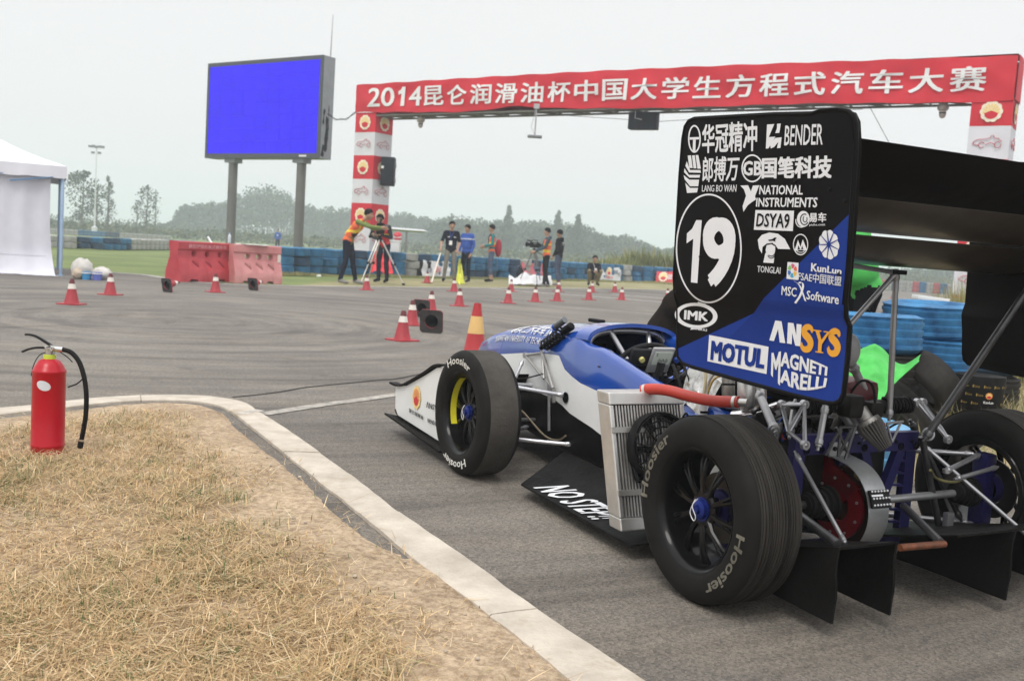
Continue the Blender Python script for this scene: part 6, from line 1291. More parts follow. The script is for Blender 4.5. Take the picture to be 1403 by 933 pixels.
# edge beading and curled lip
o = MB(); P = [V((p.x, EPY+epo(p.z)-.0035, p.z)) for p in OUT]; P = P+[P[0], P[1]]; o.tube(P, .0065, 8, caps=False); cobj(o, 'edge_trim', mat('edge_black', (.010, .010, .011), .5), epL)
o = MB(); rows = []
for px, py, w_ in ((1113, 155, .0), (1118, 154.5, .03), (1135, 152, .055), (1150, 151.5, .06), (1163, 156, .055), (1169, 168, .05), (1171, 200, .045), (1166, 290, .04), (1160, 370, .035), (1155, 420, .03)):
    p = EP(px, py); w_ *= .14; rows.append([p+V((0, .004, .004)), p+V((-.004, -.006, .005)), p+V((-.007, -.009-w_, .003))])
o.grid(rows); cobj(o, 'curled_lip', M_carb, epL, smooth=60)
# bolts
for px, py in ((1158, 275), (1150, 376), (960, 352), (1090, 248), (1137, 260), (926, 400)):
    o = MB(); p = EP(px, py); o.lathe([(.001, .004), (.004, .004), (.0055, .0)], o=p, axis=(0, 1, 0), n=8); cobj(o, 'bolt', M_blackmetal, epL)
# ---- the print on the number panel
e1 = lambda X, Y: (900+X/4.24, 140+Y/4.24)
e2 = lambda X, Y: (900+X/4.24, 340+Y/4.24)
def eq(c4, lift=.0014): return quadmap(*[EP(*c, lift) for c in c4])
def prt(mb, M=M_pwhite, name='lettering'): return cobj(mb, name, M, epL, smooth=0)
def ptx(txt, c4, bold=.02, M=M_pwhite, e=e1, bt=0, bb=0, lift=.0014, res=2):
    o = MB(); f0 = quadmap(*[EP(*e(*c), lift) for c in c4], bt, bb)
    def f(u_, v_):
        p = f0(u_, v_); p.y = EPY+epo(p.z)+lift; return p
    letter(o, txt, f, bold, 0, res, (0, 1, 0)); return prt(o, M)
def ppoly(polys, M=M_pwhite, e=e1, lift=.0012, name='logo'):
    o = MB()
    for k, P in enumerate(polys): 
        b = len(o.v); o.v += [tuple(EP(*e(*p), lift+k*.0001)) for p in P]; o.f.append(tuple(range(b, b+len(P)))); o.m.append(0)
    return prt(o, M, name)
def ring_(cx, cy, rx, ry, w_, e=e1, M=M_pwhite, lift=.0012, n=56, a0=0, a1=2*math.pi, wy=None, tilt=0.):
    o = MB(); rows = []; wy = wy or w_
    for i in range(n+1):
        a = a0+(a1-a0)*i/n; c, s_ = math.cos(a), math.sin(a); k = tilt
        rows.append([EP(*e(cx+rx*c, cy+ry*s_+k*rx*c), lift), EP(*e(cx+(rx-w_)*c, cy+(ry-wy)*s_+k*rx*c), lift)])
    o.grid(rows); return prt(o, M, 'logo')
def disc_(cx, cy, rx, ry, e=e1, M=M_pwhite, lift=.0012, n=40): return ppoly([[(cx+rx*math.cos(2*math.pi*i/n), cy+ry*math.sin(2*math.pi*i/n)) for i in range(n)]], M, e, lift)
ring_(220, 215, 37, 81, 8, wy=10); ppoly([[(192, 206), (248, 204), (247, 218), (192, 220)], [(212, 220), (228, 219), (226, 286), (210, 287)]])
ptx('华冠精冲', ((268, 135), (585, 108), (583, 282), (267, 296)), .03)
ppoly([[(642, 132), (684, 129), (652, 205), (690, 202), (672, 236), (650, 270), (635, 272)], [(700, 128), (722, 126), (714, 180), (690, 182), (700, 152)], [(660, 246), (690, 210), (727, 206), (720, 268), (700, 269), (708, 232), (684, 262), (664, 271)]])
ptx('BENDER', ((750, 140), (970, 129), (965, 247), (743, 252)), .02)
ppoly([[(181, 312), (200, 310), (210, 385), (190, 383)], [(206, 311), (222, 310), (232, 386), (215, 386)], [(227, 309), (243, 309), (258, 388), (238, 388)], [(176, 345), (196, 396), (256, 396), (258, 412), (190, 410), (168, 372)], [(163, 385), (188, 424), (254, 424), (250, 440), (192, 440), (160, 408)], [(158, 425), (192, 452), (248, 452), (243, 490), (196, 490), (164, 450)], [(168, 470), (196, 500), (242, 500), (236, 526), (178, 529)]])
ptx('郎搏万', ((271, 322), (484, 315), (470, 455), (268, 466)), .025); ptx('LANG BO WAN', ((266, 484), (467, 481), (463, 522), (265, 521)), .015)
ring_(556, 386, 63, 81, 8, wy=9); ptx('GB', ((508, 346), (611, 346), (608, 426), (505, 426)), .05); ptx('国笔科技', ((618, 325), (1020, 314), (1014, 440), (615, 442)), .045)
ppoly([[(487, 486), (532, 484), (548, 520), (560, 486), (597, 484), (572, 548), (578, 566), (548, 586), (530, 600), (505, 638), (500, 606), (520, 545), (508, 508)]]); 
ptx('NATIONAL', ((602, 486), (853, 484), (849, 538), (598, 537)), .04); ptx('INSTRUMENTS', ((583, 558), (938, 556), (932, 612), (580, 608)), .04)
ppoly([[(575, 628), (799, 632), (792, 750), (565, 742)]]); ptx('DSYA9', ((589, 648), (776, 650), (771, 732), (580, 722)), .03, M_ink, lift=.0018)
disc_(853, 680, 37, 47); ring_(860, 682, 26, 34, 6, M=M_ink, lift=.0017, a0=.5, a1=5.2, n=24); ring_(864, 680, 14, 20, 5, M=M_ink, lift=.0018, a0=-.6, a1=4.2, n=18); ring_(842, 690, 34, 40, 5, lift=.0019, a0=.9, a1=3.4, n=18)
ptx('易车', ((890, 645), (988, 643), (985, 698), (888, 697)), .04); ptx('yiche.com', ((889, 708), (981, 703), (978, 724), (887, 723)), .02, res=1)
oe = lambda X, Y: (X, Y)
ring_(971.5, 340.6, 45.2, 75, 2.0, oe, n=96, wy=2.3)
ptx('1', ((942.5, 301.5), (962, 302), (956, 388), (939, 386)), 0, e=oe, res=6); ptx('9', ((967.5, 300), (1007, 302), (1001, 391.5), (966, 389)), .055, e=oe, res=6)
ppoly([[(588, 800), (612, 772), (655, 758), (705, 765), (745, 795), (777, 855), (706, 853), (690, 830), (672, 818), (640, 822), (616, 842), (612, 880), (596, 852)], [(640, 832), (668, 826), (690, 840), (688, 870), (660, 905), (640, 895), (634, 858)]]); ring_(668, 858, 30, 52, 5, M=M_ink, lift=.002, a0=.5, a1=2.4, n=12)
ppoly([[(650, 800), (672, 797), (690, 786), (700, 790), (690, 800), (692, 812), (684, 808), (676, 806), (655, 808)]], M_ink, lift=.0021)
ppoly([[(632, 30), (690, 5), (680, 88), (620, 84)]], e=e2); ring_(668, 10, 28, 40, 5, e2, M_ink, .002, 12, .3, 2.2); ptx('TONGLAI', ((588, 103), (722, 112), (720, 150), (586, 139)), .012, e=e2)
ring_(837, 828, 44, 62, 5, wy=6); ppoly([[(802, 862), (822, 800), (836, 842), (850, 798), (874, 858), (856, 866), (846, 832), (838, 862), (824, 832), (818, 866)]]); ring_(838, 865, 22, 10, 4, n=20)
# blossom
P = []
for i in range(90): a = 2*math.pi*i/90; k = .90+.10*abs(math.cos(a*4.5)); P.append((1002+60*k*math.cos(a), 828+86*k*math.sin(a)*1.0+8*math.cos(a)))
ppoly([P]); ln_ = []
for i in range(9): a = 2*math.pi*(i+.5)/9; ln_.append([(1002+4*math.sin(a), 828-4*math.cos(a)), (1002+57*math.cos(a)+2*math.sin(a), 828+80*math.sin(a)-2*math.cos(a)), (1002+57*math.cos(a)-2*math.sin(a), 828+80*math.sin(a)+2*math.cos(a)), (1002-4*math.sin(a), 828+4*math.cos(a))])
ppoly(ln_, M_epblue, lift=.0018); disc_(1002, 828, 9, 12, M=M_epblue, lift=.0022)
ptx('KunLun', ((902, 88), (1077, 119), (1073, 152), (900, 134)), .05, e=e2)
ppoly([[(761, 81), (825, 86), (821, 186), (755, 178)]], e=e2)
for i, c_ in enumerate(((.75, .12, .05), (.75, .45, .05), (.05, .35, .55), (.02, .15, .5), (.2, .5, .12), (.6, .1, .2))):
    a = i*math.pi/3-.9; ppoly([[(790+12*math.cos(a), 132+16*math.sin(a)), (790+27*math.cos(a+.1), 132+40*math.sin(a+.1)), (790+28*math.cos(a+.5), 132+42*math.sin(a+.5)), (790+26*math.cos(a+.95), 132+38*math.sin(a+.95)), (790+12*math.cos(a+.9), 132+16*math.sin(a+.9))]], mat('logo_colour%d' % i, c_, .5, var=.03), e2, .0018)
ptx('FSAE中国联盟', ((826, 134), (1077, 166), (1073, 222), (822, 189)), .008, e=e2); ptx('MSC', ((730, 220), (816, 232), (812, 283), (727, 272)), .03, e=e2); ptx('Software', ((876, 247), (1062, 272), (1058, 327), (872, 297)), .03, e=e2)
o = MB()
for A4 in ([(800, 192), (830, 215), (850, 262), (866, 308)], [(806, 320), (832, 282), (848, 240), (852, 212), (842, 198), (828, 204)]):
    sp_ = spline([EP(*e2(*p), .0016) for p in A4], 6); rows = [[q+V((.0035, 0, .001)), q-V((.0035, 0, .001))] for q in sp_]; o.grid(rows); 
prt(o, name='logo')
ring_(230, 392, 124, 74, 26, e2, wy=18, n=64, tilt=.04); ppoly([[(240, 312), (288, 326), (284, 344), (238, 332)], [(212, 446), (196, 474), (262, 470), (264, 452)][::-1]], e=e2); ptx('IMK', ((166, 362), (300, 374), (297, 424), (163, 412)), .06, e=e2); ptx('Brakes', ((215, 452), (298, 464), (296, 484), (213, 472)), .02, e=e2, lift=.0024, res=1, M=M_pwhite)
pass
ppoly([[(306, 504), (651, 573), (639, 731), (295, 656)]], e=e2); ptx('MOTUL', ((326, 541), (633, 592), (621, 696), (318, 645)), .085, M_epblue, e2, lift=.0018)
ppoly([[(655, 535), (690, 420), (726, 425), (748, 552), (716, 548), (706, 470), (682, 540)], [(758, 553), (764, 432), (796, 436), (812, 505), (814, 440), (843, 444), (836, 570), (806, 566), (788, 492), (786, 558)]], e=e2)
M_org = mat('decal_orange', (.72, .33, .02), .5, var=.05)
def serif(): # the three orange serif letters
    o = MB()
    def st(P, w_):
        sp_ = spline([EP(*e2(*p), .0016) for p in P], 7) if len(P) > 2 else [EP(*e2(*p), .0016) for p in P]; rows = []
        for i, q in enumerate(sp_):
            t_ = (sp_[min(i+1, len(sp_)-1)]-sp_[max(0, i-1)]).normalized(); n_ = V((-t_.z, 0, t_.x)); f = i/(len(sp_)-1); ww = w_*(.45+.75*math.sin(math.pi*f)); rows.append([q+n_*ww, q-n_*ww])
        o.grid(rows)
    for ox, oy in ((0, 0), (157, 24)):
        st([(905+ox, 488+oy), (900+ox, 466+oy), (880+ox, 458+oy), (860+ox, 472+oy), (862+ox, 498+oy), (884+ox, 524+oy), (896+ox, 552+oy), (886+ox, 582+oy), (862+ox, 588+oy), (846+ox, 574+oy), (841+ox, 552+oy)], .0085)
        for P in (((841, 545), (846, 545), (844, 588), (839, 586)), ((903, 460), (909, 462), (907, 494), (902, 492))): b = len(o.v); o.v += [tuple(EP(*e2(p[0]+ox, p[1]+oy), .0017)) for p in P]; o.f.append((b, b+1, b+2, b+3)); o.m.append(0)
    for P in (((928, 476), (950, 479), (966, 540), (950, 548)), ((1000, 487), (1012, 489), (966, 560), (952, 548)), ((946, 540), (968, 543), (963, 606), (943, 603)), ((912, 472), (964, 479), (963, 486), (911, 479)), ((978, 481), (1016, 487), (1015, 494), (977, 488)), ((930, 598), (976, 604), (975, 611), (929, 605))):
        b = len(o.v); o.v += [tuple(EP(*e2(*p), .0015+.0001*len(o.v)/10)) for p in P]; o.f.append((b, b+1, b+2, b+3)); o.m.append(0)
    prt(o, M_org)
serif()
ptx('AGNETI', ((728, 604), (993, 690), (988, 740), (724, 684)), .06, e=e2, bt=.14, bb=-.06); ptx('ARELLI', ((724, 706), (990, 756), (980, 806), (722, 776)), .06, e=e2, bt=-.04, bb=-.42); ptx('M', ((672, 612), (722, 606), (716, 790), (668, 735)), .05, e=e2)
# ---- wing supports
def Kp(px, py, ax, v): return K(px, py, ax, v)
w1 = V((.06, -.10, .955)); w2 = V((.06, .32, .955))
rod('wing_strut', [w1, (.05, -.12, .50)], .0095, M_dtube if False else mat('satin_tube', (.36, .36, .37)), 12); rod('wing_strut', [w1, K(1155, 455, 1, .10), K(1120, 500, 1, .2)], .0085, mat('satin_tube', (.36, .36, .37)), 12); rod('wing_strut', [w1, K(1160, 363, 1, .18)], .0075, M_tubes, 12)
o = MB(); o.box((.06, -.10, .957), (.035, .06, .014), bev=.003); cobj(o, 'strut_mount', M_blackmetal)
rod('wing_stay', [K(1268, 600, 1, -.20), K(1403, 404, 1, -.40), V(K(1403, 404, 1, -.40))*1.0+(V(K(1403, 404, 1, -.40))-V(K(1268, 600, 1, -.20)))*.35], .0115, M_dtube, 14)
# ---- rear structure: machined plates
def plate(P, n, t_, M, name, parent=None): o = MB(); o.prism(P, n, t_); return cobj(o, name, M, parent)
def yz(x, P): return [V((x, y, z)) for y, z in P]
bx_ = .05
blk = plate(yz(bx_, [(.26, .39), (.26, .45), (-.26, .45), (-.26, .39)]), (1, 0, 0), .03, M_purple, 'rear_bulkhead')
for P in ([(.26, .12), (.26, .388), (.215, .388), (.215, .12)], [(-.26, .12), (-.215, .12), (-.215, .388), (-.26, .388)], [(-.02, .388), (-.11, .16), (-.14, .16), (-.055, .388)], [(-.212, .388), (-.175, .388), (-.10, .20), (-.125, .17)], [(.04, .388), (.075, .388), (.03, .12), (-.005, .12)], [(.26, .118), (-.26, .118), (-.26, .08), (.26, .08)]):
    plate(yz(bx_+.003, P), (1, 0, 0), .025, M_purple, 'web', blk)
for i in range(6): plate(yz(bx_+.004, [(-.215, .15+i*.04), (-.17, .155+i*.04), (-.17, .163+i*.04), (-.215, .158+i*.04)]), (1, 0, 0), .02, M_purple, 'rung', blk)
for y in (.24, .18, .12, .0, -.08, -.16, -.23):
    o = MB(); o.lathe([(.001, .004), (.006, .004), (.006, 0)], o=(bx_-.001, y, .42), axis=(-1, 0, 0), n=6); cobj(o, 'bolt', M_blackmetal, blk)
    o = MB(); o.lathe([(.012, .002), (.012, -.001), (.001, -.001)], o=(bx_-.001, y-.025, .405), axis=(-1, 0, 0), n=12); cobj(o, 'lightening_hole', M_int, blk)
# sprocket, guard and boots
scx, scz, sy = .02, .235, .13
o = MB(); P = []
for i in range(52):
    for k, r in ((0, .116), (.35, .124), (.65, .124)): a = 2*math.pi*(i+k)/52; P.append(V((scx+r*math.cos(a), sy-.06, scz+r*math.sin(a))))
o.prism(P, (0, -1, 0), .006); spk = cobj(o, 'sprocket', mat('sprocket_dark', (.09, .05, .04), .4, .7, vs=20), smooth=0)
o = MB(); P = [V((scx+.08*math.cos(a)*(1 if math.sin(a) < .6 else .8), sy, scz+.085*math.sin(a))) for a in np.linspace(0, 2*math.pi, 40)[:-1]]; o.lathe([(.045, .0), (.1, .0), (.1, -.012), (.085, -.016), (.045, -.016)], o=(scx, sy-.03, scz), axis=(0, 1, 0), n=44, closed=True)
o.prism([V((x, sy-.03, z)) for x, z in ((.14, .41), (.10, .41), (.055, .355), (.0, .335), (-.06, .31), (.0, .25), (.12, .25), (.16, .3))], (0, -1, 0), .014); car_ = cobj(o, 'diff_carrier', M_dred)
for i in range(9):
    a = 2*math.pi*i/9; o = MB(); o.lathe([(.001, .004), (.0045, .004), (.005, 0)], o=(scx+.085*math.cos(a), sy-.028, scz+.085*math.sin(a)), axis=(0, 1, 0), n=6); cobj(o, 'bolt', M_tubes, car_)
for i in range(5):
    a = R(-60+i*42); o = MB(); P = [V((scx+r*math.cos(b), sy-.056, scz+r*math.sin(b))) for r, b in ((.103, a), (.103, a+.22), (.112, a+.28), (.112, a-.04))]; o.prism(P, (0, -1, 0), .003); cobj(o, 'carrier_window', mat('sprocket_gold', (.35, .24, .10), .4, .7), spk)
M_guard = mat('guard_sheet', (.38, .39, .40), .38, .65, var=.2, vs=8, bump=.1, bs=30)
ga = [R(a) for a in range(100, 241, 5)]; rg = .142
rows = [[V((scx+rg*math.cos(a), y, scz+rg*math.sin(a)+(.0))) for y in (.118, .095, .06, .035)] for a in ga]; rows = [[V((.12, y, .398)) for y in (.118, .095, .06, .035)], [V((.06, y, .385)) for y in (.118, .095, .06, .035)]]+rows
o = MB(); o.grid(rows, thick=(0, 0, .003)); gd = cobj(o, 'chain_guard', M_guard, smooth=50)
o = MB(); o.box((.045, .09, .405), (.004, .075, .045), bev=.001); cobj(o, 'guard_tab', M_guard, gd)
for y in (.108, .072): o = MB(); o.lathe([(.001, .003), (.007, .003), (.007, 0)], o=(.042, y, .408), axis=(-1, 0, 0), n=14); cobj(o, 'bolt', M_ink, gd)
o = MB(); 
def gpnt(a, y, d=.0): return V((scx+(rg+d)*math.cos(a), y, scz+(rg+d)*math.sin(a)))
o.grid([[gpnt(R(a), y, .008) for y in (.116, .04)] for a in (148, 155, 162, 168)], thick=(-.008, 0, 0)); bt = cobj(o, 'drilled_block', M_blackmetal, gd)
for a in (150.5, 158, 165):
    for k in range(6): o = MB(); o.sphere(gpnt(R(a), .108-k*.0125, .017), .0035, 6, 4); cobj(o, 'rivet', M_pwhite, bt)
o = MB(); o.grid([[gpnt(R(a), y, .0185) for y in (.116, .07)] for a in (154, 156)]); cobj(o, 'label_strip', M_pwhite, bt, smooth=0)
def boot(c, d, r0, r1, L_, k=5, name='cv_boot'):
    o = MB(); pr = [(.001, 0), (r0*.7, 0)]
    for i in range(k): f = i/k; r = r0+(r1-r0)*f; pr += [(r, L_*(f+.1/k)), (r, L_*(f+.5/k)), (r*.8, L_*(f+.65/k)), (r*.8, L_*(f+.95/k))]
    pr += [(r1*.8, L_), (.001, L_)]; o.lathe(pr, o=c, axis=d, n=28); return cobj(o, name, M_black)
boot((scx, sy+.005, .245), (0, 1, 0), .055, .032, .10); boot((scx, .03, .24), (0, -1, 0), .05, .028, .08); boot((0, .47, .255), (0, -1, 0), .05, .03, .07); boot((0, -.47, .255), (0, 1, 0), .05, .03, .08)
rod('drive_shaft', [(scx, sy+.09, .246), (0, .42, .252)], .0125, M_dtube, 14); rod('drive_shaft', [(scx, -.04, .242), (0, -.41, .253)], .0125, mat('satin_tube', (.36, .36, .37)), 14)
o = MB(); o.lathe([(.03, 0), (.048, .0), (.048, .006), (.03, .006)], o=(scx, .036, .24), axis=(0, -1, 0), n=24, closed=True); cobj(o, 'flange', M_dred)
# rear suspension
for sg in (1, -1):
    s = lambda x, y, z: (x, sg*y, z)
    dxl = .14 if sg > 0 else 0
    for a, b, nm in ((s(.22+dxl, .27, .36), s(.02, .49, .375), 'upper_wishbone'), (s(-.06+dxl, .27, .345), s(.0+dxl*.3, .49, .375), 'upper_wishbone'), (s(.25, .26, .13), s(.02, .49, .145), 'lower_wishbone'), (s(-.06, .26, .125), s(.0, .49, .145), 'lower_wishbone')): rod(nm, [a, b], .0085, M_tubes, 12); rodend(V(a), (0, 0, 1), .012)
    rod('toe_link', [s(-.10+dxl*1.4, .27, .33), s(-.07+dxl, .49, .35)], .007, M_tubes); rod('push_rod', [s(.02, .46, .16), s(.10, .28, .47)], .0095, M_dtube, 12)
    o = MB(); 
    for a, b in ((s(.02, .32, .47), s(.05, .24, .545)), (s(.05, .24, .545), s(.08, .30, .54)), (s(.08, .30, .54), s(.02, .32, .47)), (s(.02, .32, .47), s(-.03, .30, .44)), (s(-.03, .30, .44), s(.05, .24, .545))): o.tube([a, b], .0065, 8)
    cobj(o, 'bell_crank', M_tubes)
    for c_ in (s(-.03, .30, .44), s(.05, .24, .545), s(.08, .30, .54)): rodend(V(c_), (1, 0, 0), .014)
    d0, d1 = V(s(.07, .27, .535)), V(s(.07, .05, .535)); ax = (d1-d0).normalized(); pts = []
    for i in range(100): a = i/100*2*math.pi*8; u1 = ax.orthogonal().normalized(); u2 = ax.cross(u1); pts.append(d0+ax*(.04+.12*i/100)+(u1*math.cos(a)+u2*math.sin(a))*.0225)
    o = MB(); o.tube(pts, .0056, 6); dm = cobj(o, 'damper_spring', M_blackmetal); o = MB(); o.tube([d0, d0+ax*.03, d0+ax*.031, d0+ax*.16, d0+ax*.165, d1], [.008, .008, .014, .014, .019, .019], 12); cobj(o, 'damper_body', M_edk, dm)
# stays down to the diffuser, jacking bar
rod('diffuser_stay', [K(1091, 622, 1, .30), K(1158, 744, 1, .33)], .0065, M_tubes, 12); rod('diffuser_stay', [K(1268, 612, 1, -.26), K(1403, 729, 1, -.42), K(1425, 748, 1, -.45)], .0065, M_tubes, 12)
js = [K(1233, 750, 0, -.385), K(1294, 745, 0, -.385)]; rod('jack_bar', js, .0095, mat('rusty_orange_tube', (.09, .05, .035), .5, .5, var=.5, vs=30, c2=(.30, .10, .045)), 14)
rod('jack_tube', [js[1]+V((.005, .010, .004)), K(1238, 693, 0, -.08)], [.0115, .0115], M_dtube, 14); rod('jack_tube', [(-.345, .462, .25), (-.05, .42, .30)], .013, M_dtube, 14); rod('brace_tube', [(.02, -.24, .44), (.0, -.34, .14)], .011, M_dtube, 12)
o = MB(); o.sphere((.0, -.245, .452), .02, 12, 8, sc=(1, 1, 1.1)); cobj(o, 'taped_joint', M_cl)
rod('brake_line', [(.0, -.27, .335), (.02, -.33, .30), (.0, -.38, .29), (.0, -.44, .30)], .0045, mat('hose_olive', (.22, .2, .08), .5), 8, True)
o = MB(); o.box((-.03, -.34, .165), (.02, .03, .07), bev=.003); cobj(o, 'bracket', M_tubes)
# air filter cone and linkage
fa = K(1190, 580, 1, .02); fb = fa+V((-.06, -.035, -.085)); d = (fb-fa).normalized(); o = MB(); L_ = .09; rows = []
for a in np.linspace(0, 2*math.pi, 97): k = 1+.07*math.sin(a*22); u1 = d.orthogonal().normalized(); u2 = d.cross(u1); rows.append([fa+d*h_+(u1*math.cos(a)+u2*math.sin(a))*r*k for h_, r in ((.0, .038), (.016, .038), (.072, .024), (L_, .021))]+[fa+d*L_])
o.grid(rows); af = cobj(o, 'air_filter', mat('filter_dark', (.075, .07, .066), .5, .4, vs=20), smooth=20); o = MB(); o.tube([fa-d*.05, fa-d*.012, fa-d*.01, fa+d*.004], [.024, .024, .038, .040], 20); cobj(o, 'filter_collar', M_eng, af)
o = MB(); o.box(fa+V((.03, .05, .05)), (.06, .06, .07), bev=.012); o.box(fa+V((.02, -.03, .04)), (.05, .05, .05), bev=.01); cobj(o, 'throttle_housing', M_edk)
o = MB(); q0 = K(1152, 585, 1, .14)
for a, b in (((0, 0), (.0, -.09)), ((0, 0), (-.05, -.085)), ((-.02, 0), (.045, -.09)), ((.05, 0), (.0, -.09)), ((.0, .0), (.06, .0)), ((.06, 0), (.03, -.1))): o.tube([q0+V((0, -a[0], a[1])), q0+V((0, -b[0], b[1]))], .005, 6)
cobj(o, 'linkage_bracket', M_dtube)
o = MB(); q0 = K(1215, 580, 1, -.06)
for a, b in (((0, 0), (.03, -.06)), ((.03, -.06), (.06, 0)), ((.0, .0), (.07, .005))): o.tube([q0+V((0, -a[0], a[1])), q0+V((0, -b[0], b[1]))], .004, 6)
cobj(o, 'linkage_bracket', M_tubes)
random.seed(21)
for k in range(46):
    px = random.uniform(1050, 1215); py = random.uniform(560, 600); y = .26-(px-1050)/165*.42; a = K(px, py, 1, y); b = a+V((random.uniform(-.06, .06), random.uniform(-.12, .12), random.uniform(-.06, .03)))
    rod('wiring', [a, (a+b)/2+V((0, 0, random.uniform(-.03, .03))), b], random.uniform(.002, .0045), random.choice((M_black, M_black, M_blackmetal, mat('wire_red', (.4, .03, .03)), mat('wire_blue', (.02, .10, .5), .4))), 6, True)
for k in range(20):
    px = random.uniform(1060, 1200); py = random.uniform(560, 588); a = K(px, py, 1, .25-(px-1050)/165*.4); o = MB(); o.box(a, (.03, random.uniform(.02, .05), random.uniform(.02, .045)), Matrix.Rotation(random.uniform(-.5, .5), 3, 'X'), bev=.004); cobj(o, 'fitting', random.choice((M_edk, M_eng, M_blackmetal)))
o = MB(); o.box((.16, .0, .33), (.14, .34, .22), bev=.02); cobj(o, 'gearbox_housing', M_edk)
# ---- diffuser
M_dif = mat('diffuser_black', (.014, .0135, .013), .5, var=.4, vs=8, bump=.2, bs=40)
def dz(x): t_ = min(1, max(0, (.30-x)/.66)); return .075+.165*t_**1.15
for ya, yb in ((-.47, .03), (.268, .472)):
    o = MB(); o.grid([[V((x, y, dz(x))) for y in np.linspace(ya, yb, 9)] for x in np.linspace(.30, -.36, 14)], thick=(0, 0, .007)); cobj(o, 'diffuser', M_dif, smooth=50)
def strake(name, y0, lean, xr=-.358, xf=-.10, zb=.045):
    def pt(x, f): z = zb+(dz(x)+.004-zb)*f; return V((x-.012*(1-f)*0, y0+lean*(1-f), z))
    xs = np.linspace(xf, xr, 12); P = [pt(xs[0], 1)]; rows = [[pt(x+.0, f)+V((0, .004*math.sin(f*9+x*14), 0)) for f in np.linspace(0, 1, 7)] for x in xs]
    for i, r in enumerate(rows):
        lim = max(0., (0.5-i)/2)*.0
    o = MB(); o.grid(rows, thick=(0, -.007, 0)); return cobj(o, name, M_dif, smooth=50)
o_str = strake('diffuser_strake', .474, -.006); strake('diffuser_strake', .268, -.006); strake('diffuser_strake', -.188, .006, -.372, .02); strake('diffuser_strake', -.47, .006)
# ================================================================ people
SKIN = mat('skin', (.42, .25, .17), .55, var=.08, vs=12); HAIR = mat('hair_black', (.012, .010, .009), .5, var=.3, vs=60, bump=.4, bs=120)
def CM(n, c, **k): return mat('cloth_'+n, c, .85, var=k.pop('var', .15), vs=k.pop('vs', 7), bump=.4, bs=22, **k)
STAND = dict(pel=(0, 0, .93), bel=(0, .0, 1.06), che=(0, .01, 1.27), nek=(0, 0, 1.44), hed=(0, -.02, 1.585), hL=(.085, 0, .90), hR=(-.085, 0, .90), kL=(.10, -.02, .49), kR=(-.10, -.02, .49), aL=(.11, .03, .085), aR=(-.11, .03, .085), tL=(.13, -.13, .035), tR=(-.13, -.13, .035),
             sL=(.175, 0, 1.385), sR=(-.175, 0, 1.385), eL=(.235, .02, 1.11), eR=(-.235, .02, 1.11), wL=(.24, -.07, .87), wR=(-.24, -.07, .87))
SQUAT = dict(pel=(0, .14, .27), bel=(0, .10, .38), che=(0, .0, .58), nek=(0, -.07, .74), hed=(0, -.12, .87), hL=(.09, .12, .25), hR=(-.09, .12, .25), kL=(.20, -.26, .48), kR=(-.20, -.26, .48), aL=(.14, .0, .085), aR=(-.14, .0, .085), tL=(.18, -.16, .035), tR=(-.18, -.16, .035),
             sL=(.175, -.03, .68), sR=(-.175, -.03, .68), eL=(.22, -.16, .47), eR=(-.22, -.16, .47), wL=(.06, -.34, .48), wR=(-.06, -.34, .46))
